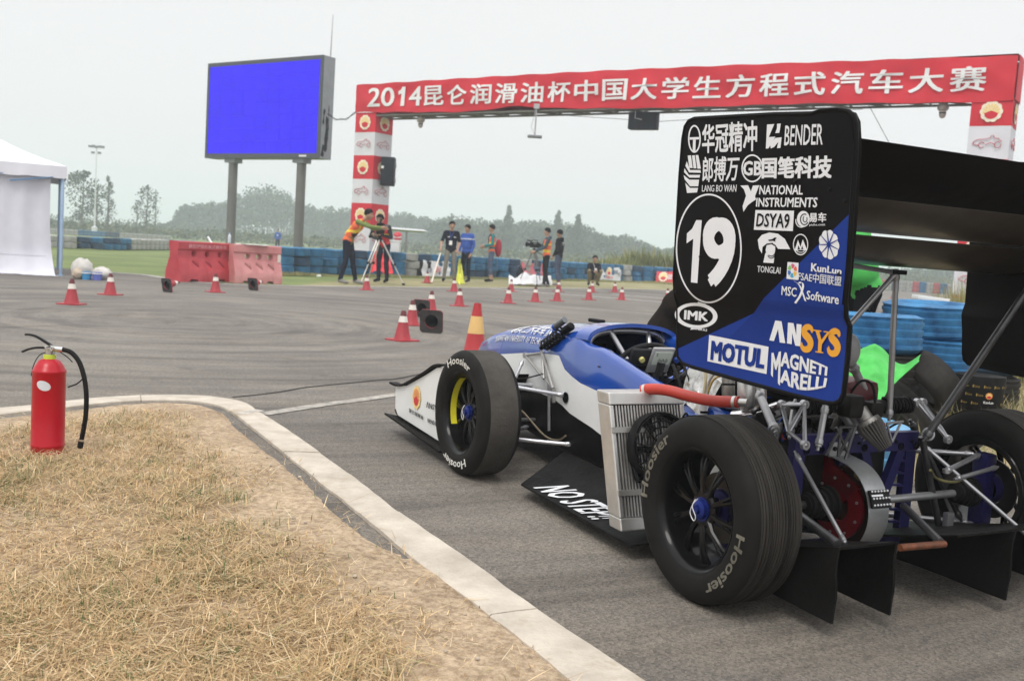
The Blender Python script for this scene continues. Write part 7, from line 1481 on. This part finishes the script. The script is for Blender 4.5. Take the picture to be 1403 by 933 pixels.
def person(label, loc, yaw, pose, base=STAND, H_=1.7, cl=None, top=None, legs=None, shoe=None, sleeve=None, forearm=None, vest=None, hair=HAIR, cap=None, vox=.015, shin=None, paint=None, group=None, hoody=False, bulk=1.0, face=0., coat=0.):
    J = {k: V(v) for k, v in base.items()}; J.update({k: V(v) for k, v in pose.items()}); sc_ = H_/1.7
    t = thing('person', label, 'person', loc, yaw, group); t.scale = (sc_,)*3
    fwd = V((0, -1, 0)); hd = J['hed']; hdir = Matrix.Rotation(face, 3, 'Z') @ V((0, -1, 0)); side = Matrix.Rotation(face, 3, 'Z') @ V((1, 0, 0))
    b = bulk; ch, be, pe = J['che'], J['bel'], J['pel']; sh = (J['sL']-J['sR']).normalized(); hp = (J['hL']-J['hR']).normalized()
    S = [(ch-sh*.085, ch+sh*.085, .105*b, .105*b, 'top'), (J['sR']+sh*.03, J['sL']-sh*.03, .062*b, .062*b, 'top'), (be-sh*.055, be+sh*.055, .1*b, .1*b, 'top'), (ch-sh*.06, be-sh*.05, .1*b, .1*b, 'top'), (ch+sh*.06, be+sh*.05, .1*b, .1*b, 'top'),
         (pe-hp*.06, pe+hp*.06, .105, .105, 'hip'), (be, pe, .11*b, .11, 'top'), (ch+(J['nek']-ch)*.55, J['nek'], .06, .048, 'top'), (J['nek'], hd-V((0, 0, .04)), .047, .05, 'skin'),
         (hd+V((0, 0, .045)), hd+V((0, 0, -.01))+hdir*.012, .082, .078, 'head'), (hd+V((0, 0, -.01))+hdir*.012, hd+hdir*.03-V((0, 0, .075)), .07, .042, 'head'), (hd+hdir*.085-V((0, 0, .005)), hd+hdir*.1-V((0, 0, .03)), .012, .015, 'head'),
         (hd+side*.078-V((0, 0, .0)), hd+side*.082-V((0, 0, .03)), .014, .012, 'head'), (hd-side*.078-V((0, 0, .0)), hd-side*.082-V((0, 0, .03)), .014, .012, 'head')]
    if hoody: S.append((J['nek']+V((-.05, .06, -.01)), J['nek']+V((.05, .06, -.01)), .055, .055, 'top'))
    for s_ in 'LR':
        hj, kj, aj, tj = J['h'+s_], J['k'+s_], J['a'+s_], J['t'+s_]; S += [(hj, kj, .088, .062, 'leg'), (kj, kj.lerp(aj, .35), .062, .06, 'leg'), (kj.lerp(aj, .35), aj, .06, .045, 'shin'), (aj-V((0, 0, .02)), tj, .045, .036, 'shoe'), (aj+(aj-tj).normalized()*.035-V((0, 0, .035)), aj-V((0, 0, .03)), .036, .04, 'shoe')]
        sj, ej, wj = J['s'+s_], J['e'+s_], J['w'+s_]; S += [(sj, ej, .056*b, .044, 'sleeve'), (ej, wj, .043, .03, 'fore'), (wj, wj+(wj-ej).normalized()*.07, .026, .034, 'hand')]
    mb = MB()
    for a, c_, ra, rb, tg in S:
        d = (c_-a); d = d.normalized() if d.length > 1e-5 else V((0, 0, 1)); P = []; Rr = []
        for k in range(4): th = math.pi/2*k/3.5; P.append(a-d*ra*math.cos(th)); Rr.append(max(.002, ra*math.sin(th)))
        P.append(a); Rr.append(ra); P.append(c_+d*1e-4); Rr.append(rb)
        for k in (2, 1, 0): th = math.pi/2*(k+.5)/3.5; P.append(c_+d*rb*math.cos(th)); Rr.append(max(.002, rb*math.sin(th)))
        mb.tube(P, Rr, 12)
    me0 = bpy.data.meshes.new('tmp'); me0.from_pydata(mb.v, [], mb.f); o = bpy.data.objects.new('tmp', me0); COL.objects.link(o); md = o.modifiers.new('r', 'REMESH'); md.mode = 'VOXEL'; md.voxel_size = vox; sm = o.modifiers.new('s', 'SMOOTH'); sm.iterations = 2; sm.factor = .5
    dg = bpy.context.evaluated_depsgraph_get(); me = bpy.data.meshes.new_from_object(o.evaluated_get(dg)); bpy.data.objects.remove(o)
    nv = len(me.vertices); co = np.empty(nv*3); me.vertices.foreach_get('co', co); co = co.reshape(-1, 3)
    # cloth folds
    if vox < .03:
        fo = np.array([noise.noise(V((x*9, y*9, z*13)))*.007 for x, y, z in co]); hz_ok = co[:, 2] < (J['nek'].z-.02); nr = np.array([tuple(v.normal) for v in me.vertices]); co[hz_ok] += nr[hz_ok]*fo[hz_ok, None]; me.vertices.foreach_set('co', co.ravel())
    npz = len(me.polygons); pc = np.empty(npz*3); me.polygons.foreach_get('center', pc); pc = pc.reshape(-1, 3)
    best = np.full(npz, 9.); tagi = np.zeros(npz, int)
    for i, (a, c_, ra, rb, tg) in enumerate(S):
        a = np.array(a); ab = np.array(c_)-a; tt = np.clip(((pc-a)@ab)/(ab@ab+1e-9), 0, 1); d = np.linalg.norm(pc-a-tt[:, None]*ab, axis=1)/(ra+(rb-ra)*tt); m_ = d < best; best[m_] = d[m_]; tagi[m_] = i
    tags = np.array([s[4] for s in S])[tagi]
    top = top or CM('navy', (.01, .012, .03)); mats_ = []; 
    def mi(M):
        if M not in mats_: mats_.append(M)
        return mats_.index(M)
    lm = legs; tm = {'top': top, 'hip': legs, 'skin': SKIN, 'head': SKIN, 'leg': legs, 'shin': shin or legs, 'shoe': shoe, 'sleeve': sleeve or top, 'fore': forearm or sleeve or top, 'hand': SKIN}
    idx = np.array([mi(tm[g]) for g in tags])
    hem = J['pel'].z-.04-coat
    if base is STAND: idx[(tags == 'hip') & (pc[:, 2] > hem)] = mi(top)
    if paint:
        for cond, M in paint(pc, tags, J): idx[cond] = mi(M)
    # fingers: four and a thumb on each hand
    fb = MB()
    for s_ in 'LR':
        ej, wj = J['e'+s_], J['w'+s_]; d = (wj-ej).normalized(); pal = wj+d*.085; u1 = d.cross(V((.3, 1, .2))).normalized(); u2 = d.cross(u1)
        for k, l_ in enumerate((.062, .072, .068, .052)): r0 = pal+u1*(k-1.5)*.017; fb.tube([r0-d*.02, r0+d*l_*.5+u2*.006, r0+d*l_*.85+u2*.024], [.0095, .0085, .0065], 6)
        r0 = wj+d*.04+u1*-.03; fb.tube([r0, r0+d*.03-u1*.022, r0+d*.055-u1*.028+u2*.012], [.011, .0095, .0075], 6)
    me.materials.clear()
    mi(SKIN)
    for M in mats_: me.materials.append(M)
    bm = bmesh.new(); bm.from_mesh(me); 
    for f, k in zip(bm.faces, idx): f.material_index = int(k); f.smooth = True
    k = mi(SKIN); vs = [bm.verts.new(p) for p in fb.v]
    for f in fb.f:
        try: q = bm.faces.new([vs[i] for i in f]); q.material_index = k; q.smooth = True
        except ValueError: pass
    bm.to_mesh(me); bm.free()
    bo = bpy.data.objects.new('body', me); COL.objects.link(bo); bo.parent = t
    # hair or cap, eyes and mouth
    hm = MB(); n1, n2 = 22, 12; rows = []
    for i in range(n2+1):
        ph = math.pi*.68*i/n2; r = []
        for j in range(n1+1):
            th = 2*math.pi*j/n1; v = V((math.sin(ph)*math.cos(th), math.sin(ph)*math.sin(th), math.cos(ph))); fr = max(0, v.dot(V((0, -1, 0))))
            ph2 = ph*(1-.42*fr*(ph > .8)) ; v = V((math.sin(ph2)*math.cos(th), math.sin(ph2)*math.sin(th), math.cos(ph2))); rr = 1+.05*noise.noise(v*6)
            p = V((v.x*.092*rr, v.y*.099*rr, v.z*.098*rr)); p = Matrix.Rotation(face, 3, 'Z') @ p; r.append(hd+V((0, 0, .042))-hdir*.004+p)
        rows.append(r)
    hm.grid(rows); hm.obj('cap' if cap else 'hair', cap or hair, t, smooth=80)
    if cap: pk = MB(); pk.grid([[hd+hdir*(.08+.07*k)+side*(.06*s_*(1-.2*k))+V((0, 0, .075-.012*k)) for s_ in (-1, -.5, 0, .5, 1)] for k in (0, .5, 1)], thick=(0, 0, .008)); pk.obj('cap_peak', cap, t)
    for s_ in (1, -1): e = MB(); e.sphere(hd+hdir*.077+side*.03*s_+V((0, 0, .012)), .0095, 8, 6, sc=(1.3, 1, .6)); e.obj('eye', HAIR, t)
    e = MB(); e.sphere(hd+hdir*.080-V((0, 0, .055)), .011, 8, 6, sc=(1.6, .6, .35)); e.obj('mouth', mat('lips', (.30, .12, .10), .5), t)
    return t, J
def addon(t, mb, name, M, **k): return mb.obj(name, M, t, **k)
M_or = CM('vest_orange', (.75, .14, .05)); M_ye = CM('vest_yellow', (.85, .62, .05), var=.05); M_jean = CM('jeans', (.045, .065, .12), c2=(.09, .12, .2)); M_djean = CM('dark_jeans', (.016, .022, .045)); M_dk = CM('black', (.010, .010, .012)); M_gsh = CM('shoe_grey', (.22, .21, .2)); M_bsh = CM('shoe_black', (.015, .015, .016)); M_gry = CM('grey_trouser', (.16, .15, .13), c2=(.25, .235, .2))
M_navy = CM('navy_shirt', (.010, .012, .028)); M_bjk = CM('blue_jacket', (.025, .085, .38)); M_teal = CM('teal', (.01, .20, .22)); M_grn = CM('olive_green', (.15, .2, .05)); M_cgr = CM('dark_grey', (.04, .045, .05)); M_redv = CM('red_vest', (.55, .03, .04)); M_wh = CM('white', (.6, .6, .62)); M_kh = CM('khaki', (.22, .18, .10)); M_slate = CM('slate', (.03, .06, .08))
def vest(orange, z0, z1, bands, extra=None):
    def f(pc, tags, J):
        tor = np.isin(tags, ('top', 'hip')) & (pc[:, 2] > z0) & (pc[:, 2] < z1); r = [(tor, orange)]
        for a, b in bands: r.append((tor & (pc[:, 2] > a) & (pc[:, 2] < b), M_ye))
        if extra: r += extra(pc, tags, J)
        return r
    return f
G_ = 'people standing round the far side of the track'
# 1 camera man leaning in from the left, seen from his right side
p = G(478, 389); t, J = person('person in an orange and yellow vest and jeans leaning right towards the big camera', p, R(78), dict(pel=(0, .06, .93), bel=(0, .02, 1.05), che=(0, -.14, 1.24), nek=(0, -.26, 1.38), hed=(0, -.37, 1.49), sL=(.17, -.2, 1.33), sR=(-.17, -.2, 1.33), eL=(.2, -.42, 1.2), eR=(-.2, -.46, 1.24), wL=(.12, -.66, 1.22), wR=(-.12, -.70, 1.24), hL=(.085, .06, .9), hR=(-.085, .06, .9), kL=(.1, -.02, .49), kR=(-.1, .06, .49), aL=(.11, -.1, .085), aR=(-.11, .16, .085), tL=(.12, -.26, .035), tR=(-.12, .0, .035)), H_=1.82,
    top=M_or, sleeve=M_grn, legs=M_djean, shoe=M_gsh, paint=lambda pc, tags, J: [((tags == 'top') & (pc[:, 2] < 1.0), M_grn), ((tags == 'top') & (pc[:, 2] > 1.10) & (pc[:, 2] < 1.15), M_ye), ((tags == 'top') & (np.abs(np.abs(pc[:, 0])-.10) < .03) & (pc[:, 2] > 1.05), M_ye), ((tags == 'top') & (pc[:, 2] < 1.08) & (pc[:, 1] < -.06), M_cgr)])
# 2 man in a black cap behind the camera
p = G(519, 388); p.y += .55; t, J = person('person in a black cap and red vest stooping behind the big tripod camera', p, R(-18), dict(bel=(0, -.02, 1.04), che=(0, -.12, 1.22), nek=(0, -.2, 1.37), hed=(0, -.27, 1.48), sL=(.18, -.14, 1.32), sR=(-.18, -.14, 1.32), eL=(.27, -.18, 1.08), eR=(-.26, -.22, 1.08), wL=(.1, -.4, 1.12), wR=(-.1, -.42, 1.12)), H_=1.78,
    top=M_redv, sleeve=M_cgr, legs=M_djean, shoe=M_bsh, cap=M_dk, paint=vest(M_redv, .95, 1.5, ((1.10, 1.16),)))
# 3 navy shirt
p = G(615, 386); t, J = person('person in a navy short sleeved shirt with a white badge and grey trousers', p, R(12), dict(eR=(-.27, .0, 1.12), wR=(-.30, -.16, .95), eL=(.25, .02, 1.12), wL=(.17, -.16, .93), kL=(.12, -.02, .49), kR=(-.12, -.02, .49), aL=(.15, .03, .085), aR=(-.15, .03, .085), tL=(.19, -.12, .035), tR=(-.19, -.12, .035)), H_=1.73, top=M_navy, legs=M_gry, shoe=M_bsh, forearm=SKIN, coat=.08, bulk=1.08)
o = MB(); o.box((-.03, -.118, 1.10), (.085, .008, .12)); addon(t, o, 'badge', M_white); o = MB(); o.tube([(-.06, -.05, 1.43), (-.05, -.12, 1.3), (-.03, -.125, 1.16), (-.01, -.12, 1.3), (.06, -.05, 1.43)], .006, 5); addon(t, o, 'lanyard', M_bjk)
for x in (-.09, .08): o = MB(); o.box((x, -.108, 1.265), (.06, .006, .022)); addon(t, o, 'chest_print', M_white)
# 4 blue jacket
p = G(637, 386.5); t, J = person('person in a bright blue jacket and dark trousers with hands low, facing left', p, R(-32), dict(wL=(.22, -.09, .86), wR=(-.2, -.1, .9)), H_=1.68, top=M_bjk, legs=M_slate if False else CM('dark_trouser', (.012, .018, .028)), shoe=M_bsh, forearm=M_bjk, coat=.06, bulk=1.1, face=R(-10), paint=lambda pc, tags, J: [(np.isin(tags, ('top', 'sleeve')) & (pc[:, 2] > 1.265) & (pc[:, 2] < 1.295), M_wh)])
# 5 teal sleeves, red bag
p = G(671, 386.5); t, J = person('person in teal sleeves and an orange vest carrying a red backpack, facing left', p, R(-84), dict(eL=(.22, .0, 1.13), wL=(.14, -.22, 1.08), eR=(-.22, .0, 1.13), wR=(-.14, -.2, 1.06), hed=(0, -.03, 1.6)), H_=1.75, top=M_or, sleeve=M_teal, legs=M_jean, shoe=M_bsh, shin=SKIN, paint=lambda pc, tags, J: [((tags == 'top') & (pc[:, 2] > 1.13) & (pc[:, 2] < 1.2), M_ye), ((tags == 'top') & (pc[:, 2] > 1.38), M_cgr), ((tags == 'top') & (pc[:, 2] < 1.06), M_teal), ((tags == 'shin') & (pc[:, 2] > .22), M_jean)])
o = MB(); o.sphere((0, .2, 1.03), 1, 16, 12, sc=(.13, .10, .27)); addon(t, o, 'backpack', CM('bag_red', (.30, .01, .03))); o = MB(); o.tube(spline([(-.09, .1, 1.33), (-.1, 0, 1.46), (-.1, -.1, 1.36), (-.11, -.1, 1.15)], 5), .014, 6, sx=2); addon(t, o, 'shoulder_strap', M_cgr)
# 6 second camera man
p = G(746, 393); t, J = person('person in an orange vest and black striped track trousers working the slim tripod camera', p, R(-80), dict(eL=(.2, -.1, 1.14), wL=(.1, -.34, 1.02), eR=(-.2, -.1, 1.14), wR=(-.1, -.36, 1.02), aL=(.1, -.05, .085), aR=(-.1, .12, .085), tL=(.11, -.2, .035), tR=(-.11, -.03, .035)), H_=1.74, top=M_or, sleeve=M_slate, legs=M_dk, shoe=M_gsh, hoody=True, paint=vest(M_or, .93, 1.36, ((1.0, 1.07), (1.2, 1.25)), lambda pc, tags, J: [(np.isin(tags, ('leg', 'shin')) & (np.abs(pc[:, 1]+.0) < .018) & (pc[:, 2] > .42) & (pc[:, 0] < -.1), M_wh), ((tags == 'top') & (pc[:, 2] > 1.38), M_slate)]))
# 7 black hoodie
p = G(763, 391.5); t, J = person('person in a black hooded top and blue jeans, facing away to the left', p, R(-112), dict(eL=(.24, .0, 1.12), wL=(.22, -.1, .9), eR=(-.24, .0, 1.12), wR=(-.17, -.16, .98), aL=(.13, .1, .085), tL=(.16, -.06, .035)), H_=1.76, top=M_dk, legs=M_jean, shoe=M_gsh, hoody=True, bulk=1.16, coat=.04)
o = MB(); letter(o, '安全', lambda u_, v_: V((.12-.24*u_, .125+.0*v_, 1.24+.09*v_)), .03, 0, 1); addon(t, o, 'back_print', M_white, smooth=0)
# 8 squatting
p = G(812, 391); t, J = person('person squatting in a dark jacket and khaki trousers by the white banner', p, R(6), {}, SQUAT, 1.78, top=M_navy, legs=M_kh, shoe=M_bsh, bulk=1.05)
o = MB(); o.box((0, -.37, .52), (.07, .05, .09), bev=.01); o.lathe([(.02, 0), (.03, .03), (.001, .04)], o=(0, -.40, .54), axis=(0, -1, 0), n=12); o = addon(t, o, 'handset', M_white); o = MB(); o.tube([(-.05, -.08, .74), (0, -.13, .62), (.0, -.17, .52)], .009, 6); addon(t, o, 'lanyard', M_wh)
# 9 far figure beyond the wall
g = far_ground(380.5, 80); t, J = person('small distant person in a blue top standing beyond the wall right of the screen post', g, 0, {}, H_=1.62, top=M_bjk, legs=M_djean, shoe=M_bsh, vox=.03, bulk=1.15); o = MB(); o.box((0, -.13, 1.22), (.1, .01, .1)); addon(t, o, 'chest_print', M_white)
# 10, 11 helpers behind the car
M_lime = mat('lime_cloth', (.07, .47, .085), .7, var=.2, vs=5, bump=.4, bs=10)
p = far_ground(1180, 7.6); t, J = person('person in a bright green vest leaning over the car from its far side', (p.x, p.y, 0), R(-86), dict(pel=(0, .06, .86), bel=(0, -.02, .97), che=(0, -.12, 1.2), nek=(0, -.24, 1.36), hed=(0, -.34, 1.46), sL=(.17, -.18, 1.31), sR=(-.17, -.18, 1.31), eL=(.2, -.36, 1.1), eR=(-.2, -.36, 1.1), wL=(.14, -.56, .98), wR=(-.14, -.56, .98), hL=(.085, .06, .82), hR=(-.085, .06, .82)), H_=1.7, top=M_lime, sleeve=M_dk, legs=M_dk, shoe=M_bsh, bulk=1.42, coat=-.05)
p = far_ground(936, 5.0); t, J = person('person in dark clothes crouching behind the car, mostly hidden by the number panel', (p.x, p.y, 0), R(80), dict(pel=(0, .10, .42), bel=(0, .08, .54), che=(0, -.02, .72), nek=(0, -.09, .86), hed=(0, -.15, .96), hL=(.09, .1, .4), hR=(-.09, .1, .4), kL=(.2, -.3, .5), kR=(-.2, -.3, .5), sL=(.17, -.05, .82), sR=(-.17, -.05, .82), eL=(.2, -.25, .66), eR=(-.2, -.25, .66), wL=(.06, -.45, .62), wR=(-.06, -.45, .62)), SQUAT, 1.7, top=CM('brown_black', (.03, .024, .02)), legs=CM('brown_black', (.03, .024, .02)), shoe=M_bsh)
# lime vest thrown over the tyres, drum with printed cover, board
def drape():
    ctrl = [[(1150, 495, 5.1), (1172, 482, 5.2), (1198, 472, 5.35), (1212, 480, 5.4), (1235, 500, 5.4), (1262, 486, 5.3)], [(1152, 530, 5.0), (1172, 512, 5.1), (1196, 494, 5.15), (1215, 503, 5.15), (1238, 512, 5.2), (1258, 495, 5.2)], [(1155, 552, 4.9), (1172, 535, 4.95), (1195, 522, 5.0), (1212, 530, 5.0), (1228, 520, 5.1), (1248, 504, 5.15)], [(1168, 572, 4.8), (1182, 562, 4.85), (1198, 556, 4.9), (1208, 548, 4.9), (1220, 531, 5.0), (1240, 512, 5.1)]]
    g4 = [[D(*c) for c in r] for r in ctrl]; rows = []
    for j in range(25):
        f = j/24*3; k = min(int(f), 2); a = [p.lerp(q, f-k) for p, q in zip(g4[k], g4[k+1])]; s_ = spline(a, 7); rows.append([q+V((0, -1, .3))*.03*(noise.noise(q*9)+.6*noise.noise(q*21)) for q in s_])
    o = MB(); o.grid(rows, thick=(0, .006, 0)); o = o.obj('green_vest', M_lime, smooth=60); o['label'] = 'bright green vest thrown over the leaning black tyre behind the car'; o['category'] = 'vest'
drape()
def drum():
    p = G(1336, 583); t = thing('covered_drum', 'black drum with small gold print and a red emblem, behind the far rear wheel', 'drum', (p.x, p.y, 0), R(12)); top_ = D(1336, 513, p.y).z; r = .155; print('drum', p, top_)
    o = MB(); o.lathe([(.001, .0), (r*.9, .0), (r*.93, .02), (r*1.0, top_*.6), (r*1.02, top_-.01), (r*.99, top_), (r*.93, top_-.005), (.001, top_-.03)], n=40); o.obj('body', mat('drum_black', (.016, .016, .017), .5, var=.3, bump=.15, bs=20), t)
    gold = mat('gold_print', (.35, .24, .05), .5)
    for j in range(3):
        for i in range(7):
            if j > 0 and 2 <= i <= 3: continue
            a = R(-165+i*24+(j % 2)*9); z = top_-.07-.055*j; q = MB()
            def f(u_, v_): th = a+.26*u_; return V((math.cos(th)*(r*1.025+.001), math.sin(th)*(r*1.025+.001), z+.014*v_))
            q.add([f(0, -.1), f(.16, -.1), f(.16, 1.1), f(0, 1.1)], [(0, 1, 2, 3)]); letter(q, 'KunLun', lambda u_, v_: f(.25+.75*u_, v_), 0, 0, 1); q.obj('print', gold, t, smooth=0)
    for a, z, s_ in ((R(-104), top_-.12, .022), (R(-52), top_-.22, .02)):
        g, rd, cr = MB(), MB(), MB(); 
        def f(x, y, lv): th = a+x/r; return V((math.cos(th)*(r*1.04+.001*lv), math.sin(th)*(r*1.04+.001*lv), z+y))
        emblem(f, s_, (g, rd, cr)); em = MB()
        for q, m_ in ((cr, 0), (g, 1), (rd, 2)): em.add(q.v, q.f, m_)
        em.obj('emblem', [mat('emblem_orange2', (.75, .3, .06), .5), M_gold, M_red], t, smooth=0)
        q = MB(); letter(q, 'KunLun', lambda u_, v_: f(-.03+.06*u_, -.05+.015*v_, 1), .04, 0, 1); q.obj('print', M_white, t, smooth=0)
drum()
p = D(1275, 409, 7.5); o = MB(); o.box((0, 0, 0), (.24, .12, .03), Matrix.Rotation(R(4), 3, 'Y'), bev=.002); o = o.obj('white_board', M_white, loc=(p.x, p.y, .80)); o['label'] = 'white board lying on top of the blue tyre stack below the wing'; o['category'] = 'board'
# ================================================================ haze: one closed box round the place
hb = MB(); hb.box((0, 640, 14.5), (1500, 1380, 31)); hz_ = hb.obj('haze', bpy.data.materials.new('haze_air'), smooth=0, kind='stuff')
M = hz_.data.materials[0]; M.use_nodes = True; n = M.node_tree; n.nodes.clear(); vo = n.nodes.new('ShaderNodeVolumePrincipled'); vo.inputs['Density'].default_value = .0022; vo.inputs['Color'].default_value = (.86, .935, 1, 1)
n.links.new(vo.outputs[0], n.nodes.new('ShaderNodeOutputMaterial').inputs['Volume'])

def dust():      # thin puff of tyre dust behind the left rear wheel
    p = G(1044, 818); mb = MB(); mb.sphere((0, 0, 0), 1, 24, 14, sc=(.085, .085, .15)); o = mb.obj('dust_puff', bpy.data.materials.new('dust'), loc=(p.x, p.y, .13)); o['kind'] = 'stuff'
    M = o.data.materials[0]; M.use_nodes = True; n = M.node_tree; n.nodes.clear(); L = n.links.new; v = n.nodes.new('ShaderNodeVolumePrincipled'); v.inputs['Color'].default_value = (.9, .86, .8, 1)
    t = n.nodes.new('ShaderNodeTexCoord'); mp = n.nodes.new('ShaderNodeMapping'); mp.inputs['Scale'].default_value = (1/.085, 1/.085, 1/.15); L(t.outputs['Object'], mp.inputs[0]); ln = n.nodes.new('ShaderNodeVectorMath'); ln.operation = 'LENGTH'; L(mp.outputs[0], ln.inputs[0])
    f = n.nodes.new('ShaderNodeMapRange'); f.inputs[1].default_value = 1; f.inputs[2].default_value = .1; f.inputs[3].default_value = 0; f.inputs[4].default_value = 1; L(ln.outputs['Value'], f.inputs[0])
    nz = n.nodes.new('ShaderNodeTexNoise'); nz.inputs['Scale'].default_value = 14; nz.inputs['Detail'].default_value = 3; L(t.outputs['Object'], nz.inputs['Vector'])
    r = n.nodes.new('ShaderNodeMapRange'); r.inputs[1].default_value = .42; r.inputs[2].default_value = .75; r.inputs[3].default_value = 0; r.inputs[4].default_value = 16; L(nz.outputs['Fac'], r.inputs[0])
    m_ = n.nodes.new('ShaderNodeMath'); m_.operation = 'MULTIPLY'; L(f.outputs[0], m_.inputs[0]); L(r.outputs[0], m_.inputs[1]); L(m_.outputs[0], v.inputs['Density']); L(v.outputs[0], n.nodes.new('ShaderNodeOutputMaterial').inputs['Volume'])
dust()
